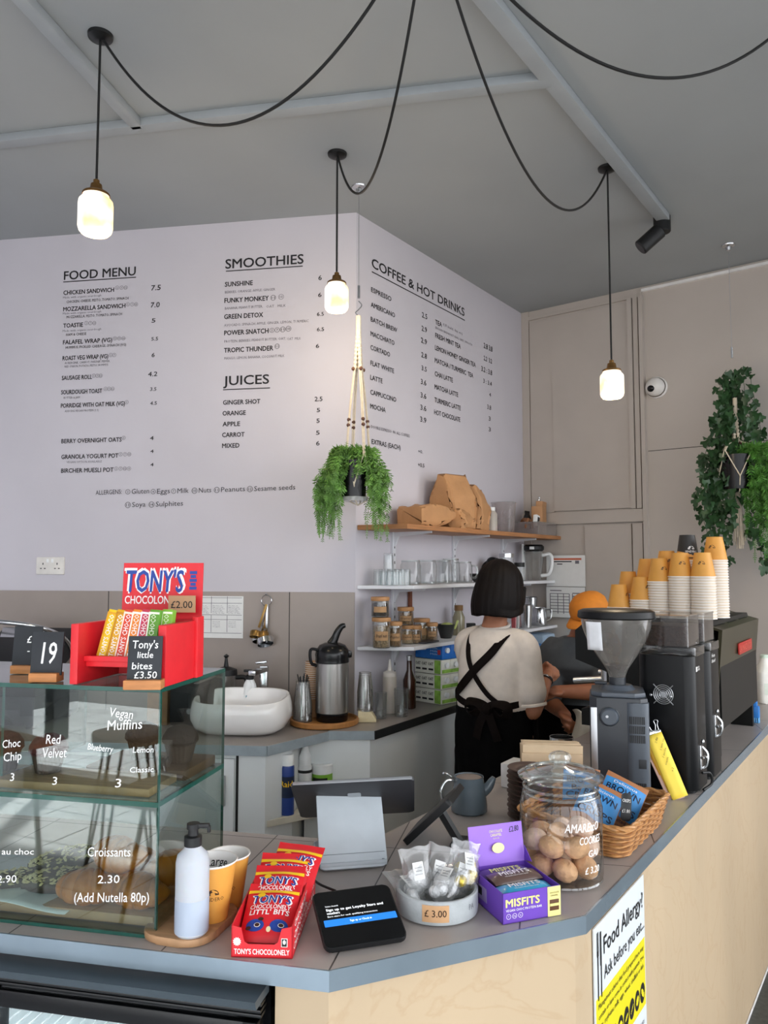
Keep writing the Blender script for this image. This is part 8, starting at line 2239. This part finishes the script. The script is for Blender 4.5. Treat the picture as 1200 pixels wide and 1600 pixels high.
mb.build('fern_fronds', M_fernb, ivp)['kind'] = 'stuff'

# ================================================================== SEATING BEHIND THE CAMERA (seen mirrored in the case)
M_seat = mat('dark_seat', '23262b', 0.5); M_hair = mat('black_rod', '141414', 0.4)
def hairpin_stool(label, x, y, rz, h=0.68):
    t = thing('bar_stool', label, 'stool', (x, y, 0), rz, group='stools in the seating area')
    mb = MB(); mb.prism(rrect(0.36, 0.36, 0.12, 6), h, h + 0.05, bev=0.012); mb.build('seat', mat('tan_seat', '8a6440', 0.5), t)
    for k in range(4):
        a = pi / 4 + k * pi / 2; c, s = cos(a), sin(a)
        mb = MB(); mb.tube(arc([(0.12 * c - 0.04 * s, 0.12 * s + 0.04 * c, h), (0.24 * c - 0.008 * s, 0.24 * s + 0.008 * c, 0.02), (0.24 * c, 0.24 * s, 0.008), (0.24 * c + 0.008 * s, 0.24 * s - 0.008 * c, 0.02), (0.12 * c + 0.04 * s, 0.12 * s - 0.04 * c, h)], 4), 0.008, 6); mb.build('leg', M_hair, t)
    return t
s0_ = hairpin_stool('hairpin-legged stool mirrored in the display case glass, nearest the counter', -1.55, -0.05, 0.2)
dup(s0_, loc=(-2.45, -0.75, 0), rz=0.6, label='hairpin-legged stool mirrored in the display case, second from the counter'); dup(s0_, loc=(-2.2, 0.55, 0), rz=0.9, label='hairpin-legged stool mirrored at the far left of the case glass')
tb_ = thing('cafe_table', 'wooden cafe table with black legs mirrored in the display case', 'table', (-3.0, -0.1, 0), 0.2); mb = MB(); mb.box((0, 0, 0.735), (0.7, 0.7, 0.03), bev=0.006); mb.build('tabletop', M_oak, tb_)
for sx in (-1, 1):
    for sy in (-1, 1): mb = MB(); mb.tube([(0.28 * sx, 0.28 * sy, 0.72), (0.32 * sx, 0.32 * sy, 0)], 0.014, 8); mb.build('leg', M_hair, tb_)
# ================================================================== PEOPLE
M_skin = mat('skin_warm', 'b57a5c', 0.5, var=0.05, scale=30, sss=0.15)
M_skin2 = mat('skin_tan', 'a3694c', 0.5, var=0.05, scale=30, sss=0.15)
M_hair = mat('dark_brown_hair', '0d0605', 0.6, spec=0.22, var=0.4, scale=60, stretch=(6, 6, 0.4), bump=0.15, bscale=60)
M_tee = mat('oatmeal_tee', 'ece1d6', 0.85, var=0.05, scale=30, bump=0.15, bscale=14, sheen=0.2)
M_tee2 = mat('charcoal_tee', '5d6266', 0.85, var=0.06, scale=30, bump=0.15, bscale=14)
M_trs = mat('black_cloth', '0b0b0d', 0.9, var=0.2, scale=30, spec=0.12, bump=0.15, bscale=16)
M_strap = mat('black_apron_strap', '140e0d', 0.8, spec=0.15, var=0.2, scale=50)
M_eye = mat('dark_eye', '1a1210', 0.2)
def meld(name, mb, m, parent, voxel=0.008, smooth=6, cut=None):
    """grow one continuous skin over overlapping volumes"""
    o = mb.build('volume', m)
    r = o.modifiers.new('r', 'REMESH'); r.mode = 'VOXEL'; r.voxel_size = voxel; r.use_smooth_shade = True
    s = o.modifiers.new('s', 'SMOOTH'); s.factor = 0.5; s.iterations = smooth
    o2 = frozen(o, name, m, parent)
    if cut: cut(o2)
    return o2
def ering(c, rx, ry, n=28, ax=(1, 0, 0), ay=(0, 1, 0), p=2.3):
    c = Vector(c); ax = Vector(ax); ay = Vector(ay); o = []
    for i in range(n):
        a = 2 * pi * i / n; x, y = cos(a), sin(a)
        o.append(c + ax * (rx * abs(x) ** (2 / p) * (1 if x > 0 else -1)) + ay * (ry * abs(y) ** (2 / p) * (1 if y > 0 else -1)))
    return o
def limb(mb, pts, r, seg=14):
    P = arc(pts, 5); n = len(P); m = len(pts) - 1; R = []
    for i in range(n):
        f = i / (n - 1) * m; k = min(int(f), m - 1); R.append(r[k] + (r[k + 1] - r[k]) * (f - k))
    mb.tube(P, R, seg)
    for p_, rr in ((pts[0], r[0]), (pts[-1], r[-1])): mb.ell(p_, (rr, rr, rr), seg=12, rings=8)
def head(mb, H):
    """skull, jaw, nose, ears and lips; H places the head, face toward +y"""
    mb.ell((0, -0.008, 0.025), (0.074, 0.094, 0.088), H); mb.ell((0, 0.030, -0.030), (0.060, 0.062, 0.072), H); mb.ell((0, 0.055, -0.078), (0.030, 0.026, 0.022), H)
    mb.tube([H @ Vector((0, 0.088, 0.020)), H @ Vector((0, 0.112, -0.018))], [0.009, 0.015], 10); mb.ell((0, 0.106, -0.022), (0.017, 0.013, 0.010), H, seg=12, rings=8)
    for s in (-1, 1):
        mb.ell((s * 0.076, -0.010, -0.008), (0.010, 0.020, 0.032), H @ rotz(0.0), seg=12, rings=8); mb.ell((s * 0.035, 0.080, 0.032), (0.022, 0.010, 0.007), H, seg=10, rings=6); mb.ell((s * 0.036, 0.066, -0.022), (0.022, 0.022, 0.020), H, seg=10, rings=8)
    mb.ell((0, 0.090, -0.050), (0.022, 0.009, 0.006), H, seg=12, rings=6); mb.ell((0, 0.088, -0.060), (0.019, 0.009, 0.006), H, seg=12, rings=6)
def eyes(H, parent):
    for s in (-1, 1):
        e = MB(); e.ell((s * 0.033, 0.084, 0.014), (0.012, 0.008, 0.008), H, seg=14, rings=8); e.build('eye', M_eye, parent)
def hand(mb, W_, d, nrm, curl=1.0, s=1.0, thumb=1):
    """palm with five separate curled fingers. W_ wrist, d pointing direction, nrm back-of-hand normal"""
    d = Vector(d).normalized(); nrm = Vector(nrm); nrm = (nrm - d * nrm.dot(d)).normalized(); sd = d.cross(nrm)
    T = frame(W_, sd, d)
    mb.ell((0, 0.040 * s, 0), (0.040 * s, 0.048 * s, 0.016 * s), T, seg=16, rings=10)
    for k, (x, ln) in enumerate(((-0.030, 0.062), (-0.010, 0.075), (0.010, 0.070), (0.029, 0.055))):
        p = Vector((x * s, 0.074 * s, 0)); a = 0.25; pts = [p - Vector((0, 0.02 * s, 0))]; L3 = ln * s / 3
        for j in range(3):
            a += curl * (0.75 + 0.1 * k); pts.append(pts[-1] + Vector((0.0, cos(a), -sin(a) if True else 0)) * (L3 * 1.15))
        mb.tube([T @ q for q in pts], [0.0098 * s, 0.0095 * s, 0.0088 * s, 0.0078 * s], 8); mb.ell(T @ pts[-1], (0.008 * s,) * 3, seg=8, rings=6)
    tb = [Vector((thumb * -0.030 * s, 0.016 * s, -0.004)), Vector((thumb * -0.052 * s, 0.040 * s, -0.012 * s)), Vector((thumb * -0.046 * s, 0.066 * s, -0.024 * s)), Vector((thumb * -0.026 * s, 0.080 * s, -0.034 * s))]
    mb.tube([T @ q for q in tb], [0.013 * s, 0.012 * s, 0.0105 * s, 0.009 * s], 8); mb.ell(T @ tb[-1], (0.009 * s,) * 3, seg=8, rings=6)
def ribbon(mb, pts, w, nrms, t=0.004, n=6):
    """flat cloth strip along pts, lying against normals"""
    P = arc(pts, n); N = arc([Vector(q) for q in nrms], n); rings = []
    for i, p_ in enumerate(P):
        tg = (P[min(i + 1, len(P) - 1)] - P[max(i - 1, 0)]).normalized(); nn = (N[i] - tg * N[i].dot(tg)).normalized(); s = tg.cross(nn)
        rings.append([p_ + s * w / 2 + nn * t, p_ - s * w / 2 + nn * t, p_ - s * w / 2 - nn * t * 0.2, p_ + s * w / 2 - nn * t * 0.2])
    mb.loft(rings)
# ---------------------------------------------------------------- woman seen from behind
wx = at_y(774, 1000, 3.72)
YAW = -0.62
WM = tr(wx.x, 3.72, 0) @ rotz(YAW)          # local +y is the way she faces, +x her right
Wo = thing('person', 'person with dark bobbed hair, pale T-shirt and crossed black apron straps, seen from behind', 'person', M=WM)
WI = WM.inverted()
SHR, ELR, WRR = Vector((0.148, -0.01, 1.272)), WI @ at_y(832, 1110, 3.60), WI @ at_y(857, 1054, 3.72)
SHL, ELL_, WRL = Vector((-0.148, 0.0, 1.272)), Vector((-0.165, 0.09, 1.03)), Vector((-0.02, 0.28, 1.08))
HW = tr(0.012, 0.030, 1.500) @ rotz(-0.30) @ rotx(-0.16)
mb = MB()
mb.loft([ering((0, -0.01, z), rx, ry) for z, rx, ry in ((0.78, 0.165, 0.13), (0.86, 0.170, 0.135), (0.98, 0.150, 0.122), (1.10, 0.140, 0.115), (1.20, 0.138, 0.108), (1.25, 0.112, 0.080), (1.305, 0.068, 0.060), (1.35, 0.055, 0.055))])
limb(mb, [(0, -0.005, 1.34), (0.003, 0.010, 1.40), (0.010, 0.025, 1.46)], [0.060, 0.053, 0.052])
head(mb, HW)
for s, A_, B_, C_ in ((1, SHR, ELR, WRR), (-1, SHL, ELL_, WRL)):
    limb(mb, [A_ - Vector((s * 0.03, 0, 0.03)), (A_ + B_) / 2, B_], [0.040, 0.046, 0.042]); limb(mb, [B_, B_.lerp(C_, 0.35), C_], [0.043, 0.041, 0.026])
    hand(mb, C_, (C_ - B_), Vector((s, -0.6, 0.5)), 1.25, 0.95, -s)
    limb(mb, [(s * 0.09, -0.01, 0.84), (s * 0.10, 0.0, 0.46), (s * 0.10, 0.0, 0.08)], [0.105, 0.070, 0.042]); mb.ell((s * 0.10, 0.06, 0.04), (0.042, 0.115, 0.038))
meld('body', mb, M_skin, Wo, 0.0055, 4); eyes(HW, Wo)
mb = MB()
mb.loft([ering((0.0, -0.012, z), rx, ry, p=2.4) for z, rx, ry in ((0.955, 0.178, 0.152), (1.00, 0.178, 0.150), (1.10, 0.172, 0.143), (1.19, 0.170, 0.134), (1.255, 0.158, 0.114), (1.300, 0.118, 0.090), (1.328, 0.078, 0.070))])
limb(mb, [SHR + Vector((-0.05, 0, 0.0)), SHR + Vector((0.010, 0, -0.03)), SHR.lerp(ELR, 0.5), SHR.lerp(ELR, 0.74)], [0.060, 0.068, 0.073, 0.078]); limb(mb, [SHL + Vector((0.05, 0, 0.0)), SHL + Vector((-0.006, 0, -0.03)), SHL.lerp(ELL_, 0.55), SHL.lerp(ELL_, 0.75)], [0.062, 0.066, 0.066, 0.066])
meld('t_shirt', mb, M_tee, Wo, 0.008, 5)
mb = MB(); mb.tube([(0.068 * cos(a), -0.004 + 0.066 * sin(a), 1.335 + 0.012 * sin(a)) for a in [2 * pi * i / 30 for i in range(30)]], 0.0075, 8, closed=True); mb.build('collar', M_tee, Wo)
mb = MB(); c = SHR.lerp(ELR, 0.78); dA = (ELR - SHR).normalized(); mb.lathe([(0.066, -0.010), (0.070, -0.004), (0.069, 0.004), (0.062, 0.006)], (0, 0, 0), 28, frame(c + dA * 0.045, dA.orthogonal(), dA.cross(dA.orthogonal()))); mb.build('sleeve_hem', M_tee, Wo)
mb = MB()
mb.loft([ering((0, -0.012, z), rx, ry, p=2.2) for z, rx, ry in ((0.62, 0.175, 0.150), (0.78, 0.194, 0.168), (0.88, 0.194, 0.168), (0.95, 0.182, 0.155), (0.985, 0.172, 0.146))])
for s in (-1, 1): limb(mb, [(s * 0.10, -0.005, 0.74), (s * 0.108, 0.0, 0.42), (s * 0.105, 0.0, 0.07)], [0.112, 0.098, 0.090])
meld('trousers', mb, M_trs, Wo, 0.010, 5)
for s in (-1, 1): mb = MB(); mb.ell((s * 0.10, 0.06, 0.042), (0.052, 0.135, 0.044)); mb.build('shoe', M_trs, Wo)
# apron: crossed straps, waist tie, bow, skirt in front
mb = MB(); bk = Vector((0, -1, 0.1))
ribbon(mb, [(-0.088, 0.02, 1.315), (-0.090, -0.075, 1.290), (-0.070, -0.140, 1.21), (-0.035, -0.160, 1.13), (0.04, -0.168, 1.04), (0.11, -0.150, 0.985)], 0.022, [(0, 0.2, 1), (0, -0.6, 0.8), bk, bk, bk, (0.4, -1, 0)])
mb.build('apron_strap', M_strap, Wo)
mb = MB(); ribbon(mb, [(0.090, 0.03, 1.318), (0.088, -0.075, 1.292), (0.050, -0.142, 1.22), (-0.02, -0.166, 1.145), (-0.10, -0.155, 1.06), (-0.160, -0.095, 1.015)], 0.038, [(0, 0.2, 1), (0, -0.6, 0.8), bk, bk, (-0.2, -1, 0), (-0.9, -0.6, 0)])
mb.build('apron_strap', M_strap, Wo)
mb = MB(); ribbon(mb, [(-0.186, -0.02, 1.03), (-0.158, -0.105, 1.01), (-0.07, -0.162, 0.985), (0.04, -0.170, 0.970), (0.13, -0.135, 0.985), (0.186, -0.02, 1.0)], 0.030, [(-1, 0, 0), (-.8, -.7, 0), bk, bk, (.7, -.8, 0), (1, 0, 0)])
mb.build('waist_tie', M_strap, Wo)
mb = MB(); c = Vector((0.050, -0.180, 0.972))
for s in (-1, 1):
    ribbon(mb, [c, c + Vector((s * 0.055, -0.020, 0.030)), c + Vector((s * 0.105, -0.012, 0.018)), c + Vector((s * 0.085, -0.008, -0.025)), c], 0.050, [bk, (0, -0.5, 1), (s, -0.4, 0), (0, -0.5, -1), bk], 0.005)
    ribbon(mb, [c, c + Vector((s * 0.030, -0.014, -0.060)), c + Vector((s * 0.055, -0.004, -0.135))], 0.040, [bk, bk, bk], 0.004)
mb.ell(c + Vector((0, -0.010, 0)), (0.026, 0.020, 0.026)); mb.build('apron_bow', M_strap, Wo)
mb = MB(); mb.grid(lambda u, v: ((0.200 + 0.02 * v) * sin((u - 0.5) * 3.3), -0.012 + (0.172 + 0.02 * v) * cos((u - 0.5) * 3.3), 1.03 - 0.50 * v), 24, 10); mb.build('apron_skirt', M_trs, Wo, solid=0.004)
mb = MB(); q = ELR.lerp(WRR, 0.88); fq = (WRR - ELR).normalized(); Tq = frame(q, fq.orthogonal(), fq.cross(fq.orthogonal())); mb.lathe([(0.031, -0.004), (0.033, 0), (0.031, 0.004)], seg=24, M=Tq); mb.build('bracelet', M_steel, Wo)
mb = MB(); mb.lathe([(0.032, -0.012), (0.034, -0.009), (0.032, -0.006)], seg=24, M=Tq); mb.build('hair_tie', M_blkm, Wo)
# bob of hair: back and sides to the jaw, open at the face
def bob(u, v):
    a = 2 * pi * u                          # 0 = face, pi = back of head
    fr_ = max(0.0, cos(a)) ; L_ = 0.080 + 0.078 * min(1.0, max(0.0, (1 - cos(a * 1.0)) * 0.95 - 0.10)) ** 0.55 if fr_ < 0.72 else 0.088
    if v < 0.45:
        e = v / 0.45 * pi / 2; r = sin(e); z = 0.118 * cos(e) + 0.004
    else:
        k = (v - 0.45) / 0.55; r = 1.0 + 0.16 * sin(pi * min(1, k * 0.75)) - 0.07 * k * k; z = 0.004 - k * L_
        if fr_ >= 0.72: z = 0.004 + 0.0 * k
    st = 1 + 0.012 * sin(a * 23) + 0.008 * sin(a * 41 + 3 * v)
    flick = 0.014 * max(0, v - 0.88) / 0.12 * (1 if abs(a - 4.9) < 0.9 else 0)
    return HW @ Vector((-(0.094 * r * st + flick) * sin(a), 0.114 * r * st * cos(a) - 0.006, z + 0.025 + 0.0))
mb = MB(); mb.grid(bob, 96, 34); o = mb.build('hair', M_hair, Wo, ang=60, solid=0.010)
# ---------------------------------------------------------------- man bending behind the grinder
mx0 = at_y(897, 1100, 4.20)
MM = tr(mx0.x, 4.20, 0) @ rotz(pi - 0.35)      # local +y toward the camera and a little to photo-left
Mo = thing('person', 'person in charcoal T-shirt and orange cap stooping behind the cone-hopper grinder', 'person', M=MM)
MI = MM.inverted()
def loc(px, py, y): return MI @ at_y(px, py, y)
hip = Vector((0, -0.02, 0.90)); chest = loc(893, 1040, 4.08); neck = loc(905, 994, 4.02); hd = loc(922, 966, 3.97)
fdir = (MI.to_3x3() @ Vector((-0.75, -0.50, -0.45))).normalized()
upd = Vector((0.05, 0.25, 1.0)); upd = (upd - fdir * upd.dot(fdir)).normalized()
HM2 = frame(hd, fdir.cross(upd), fdir)
SHl = loc(948, 1015, 3.98); ELl = loc(950, 1082, 3.88); WRl = loc(868, 1080, 3.84)
SHr = loc(866, 1018, 4.08); ELr = loc(856, 1094, 4.02); WRr = loc(884, 1118, 3.90)
ax = (SHl - SHr).normalized()
mb = MB()
def torso(mb, k):
    mb.loft([ering(c, rx * k, ry * k, ax=a, ay=Vector((-a.y, a.x, 0))) for c, rx, ry, a in ((hip + Vector((0, 0, -0.12)), 0.165, 0.13, Vector((1, 0, 0))), (hip, 0.165, 0.125, Vector((1, 0, 0))), (hip.lerp(chest, 0.5), 0.17, 0.125, (Vector((1, 0, 0)) + Vector((ax.x, ax.y, 0)).normalized() * (1 if ax.x > 0 else -1)).normalized()), (chest, 0.19, 0.125, Vector((ax.x, ax.y, 0)).normalized() * (1 if ax.x > 0 else -1)), (chest.lerp(neck, 0.6), 0.165, 0.10, Vector((ax.x, ax.y, 0)).normalized() * (1 if ax.x > 0 else -1)), (neck, 0.075, 0.065, Vector((ax.x, ax.y, 0)).normalized() * (1 if ax.x > 0 else -1)))])
torso(mb, 0.95); limb(mb, [neck + Vector((0, 0, -0.04)), neck.lerp(hd, 0.5), hd], [0.066, 0.058, 0.055]); head(mb, HM2)
for A_, B_, C_, n_, th in ((SHl, ELl, WRl, (0, 0.2, 1), 1), (SHr, ELr, WRr, (-0.5, 0.2, 1), -1)):
    limb(mb, [A_, (A_ + B_) / 2, B_], [0.058, 0.052, 0.046]); limb(mb, [B_, B_.lerp(C_, 0.35), C_], [0.046, 0.043, 0.029]); hand(mb, C_, C_ - B_, n_, 0.8, 0.95, th)
for s in (-1, 1): limb(mb, [(s * 0.09, 0.0, 0.84), (s * 0.11, 0.02, 0.46), (s * 0.11, 0.0, 0.08)], [0.10, 0.068, 0.045]); mb.ell((s * 0.11, 0.07, 0.04), (0.045, 0.125, 0.04))
meld('body', mb, M_skin2, Mo, 0.0065, 4); eyes(HM2, Mo)
mb = MB(); torso(mb, 1.14)
for A_, B_ in ((SHl, ELl), (SHr, ELr)): limb(mb, [A_.lerp(chest, 0.3), A_, A_.lerp(B_, 0.6), A_.lerp(B_, 0.92)], [0.082, 0.080, 0.074, 0.072])
meld('t_shirt', mb, M_tee2, Mo, 0.009, 6)
mb = MB(); mb.loft([ering((0, -0.02, z), rx, ry) for z, rx, ry in ((0.60, 0.17, 0.14), (0.76, 0.192, 0.155), (0.90, 0.188, 0.150))])
for s in (-1, 1): limb(mb, [(s * 0.10, 0.0, 0.76), (s * 0.115, 0.02, 0.42), (s * 0.115, 0.0, 0.07)], [0.108, 0.092, 0.085])
meld('trousers', mb, M_trs, Mo, 0.011, 5)
for s in (-1, 1): mb = MB(); mb.ell((s * 0.115, 0.07, 0.042), (0.054, 0.140, 0.045)); mb.build('shoe', M_trs, Mo)
mb = MB(); mb.ell((0, -0.020, 0.020), (0.082, 0.094, 0.080), HM2); mb.ell((0, -0.055, -0.030), (0.070, 0.060, 0.060), HM2); o = meld('hair', mb, mat('black_hair', '121013', 0.5, var=0.3, scale=60), Mo, 0.006, 3)
M_cap = mat('orange_cap_cloth', 'd8842a', 0.75, var=0.06, scale=40, bump=0.1, bscale=60)
mb = MB(); mb.lathe([(0.094, 0.0), (0.095, 0.022), (0.088, 0.055), (0.066, 0.082), (0.030, 0.097), (0, 0.100)], (0, 0, 0), 32, HM2 @ tr(0, -0.008, 0.036) @ rotx(0.06), sy=1.12)
cp = mb.build('cap', M_cap, Mo)
mb = MB(); mb.ell((0, 0, 0.100), (0.009, 0.009, 0.005), HM2 @ tr(0, -0.008, 0.036) @ rotx(0.06), seg=12, rings=6); mb.build('cap_button', M_cap, cp)
mb = MB(); mb.grid(lambda u, v: HM2 @ Vector((0.082 * sin((u - 0.5) * 2.6) * (1 - 0.10 * v), 0.086 * cos((u - 0.5) * 2.6) + v * 0.072 * cos((u - 0.5) * 2.0), 0.040 - 0.012 * v - 0.02 * abs(u - 0.5) * v)), 16, 6); mb.build('cap_brim', M_cap, cp, solid=0.004)
cl0 = MM @ WRr + Vector((0.05, -0.06, -0.02))
mb = MB(); mb.grid(lambda u, v: (cl0.x - 0.03 + 0.13 * u + 0.015 * sin(5 * v), cl0.y - 0.02 * sin(6 * u) - 0.03 * v, cl0.z + 0.06 - 0.15 * v - 0.04 * u + 0.012 * sin(9 * u + 4 * v)), 16, 16); o = mb.build('cloth', mat('white_cloth', 'c9c2b4', 0.9, var=0.06), solid=0.003); tag(o, 'off-white cleaning cloth held by the stooping person', 'cloth')
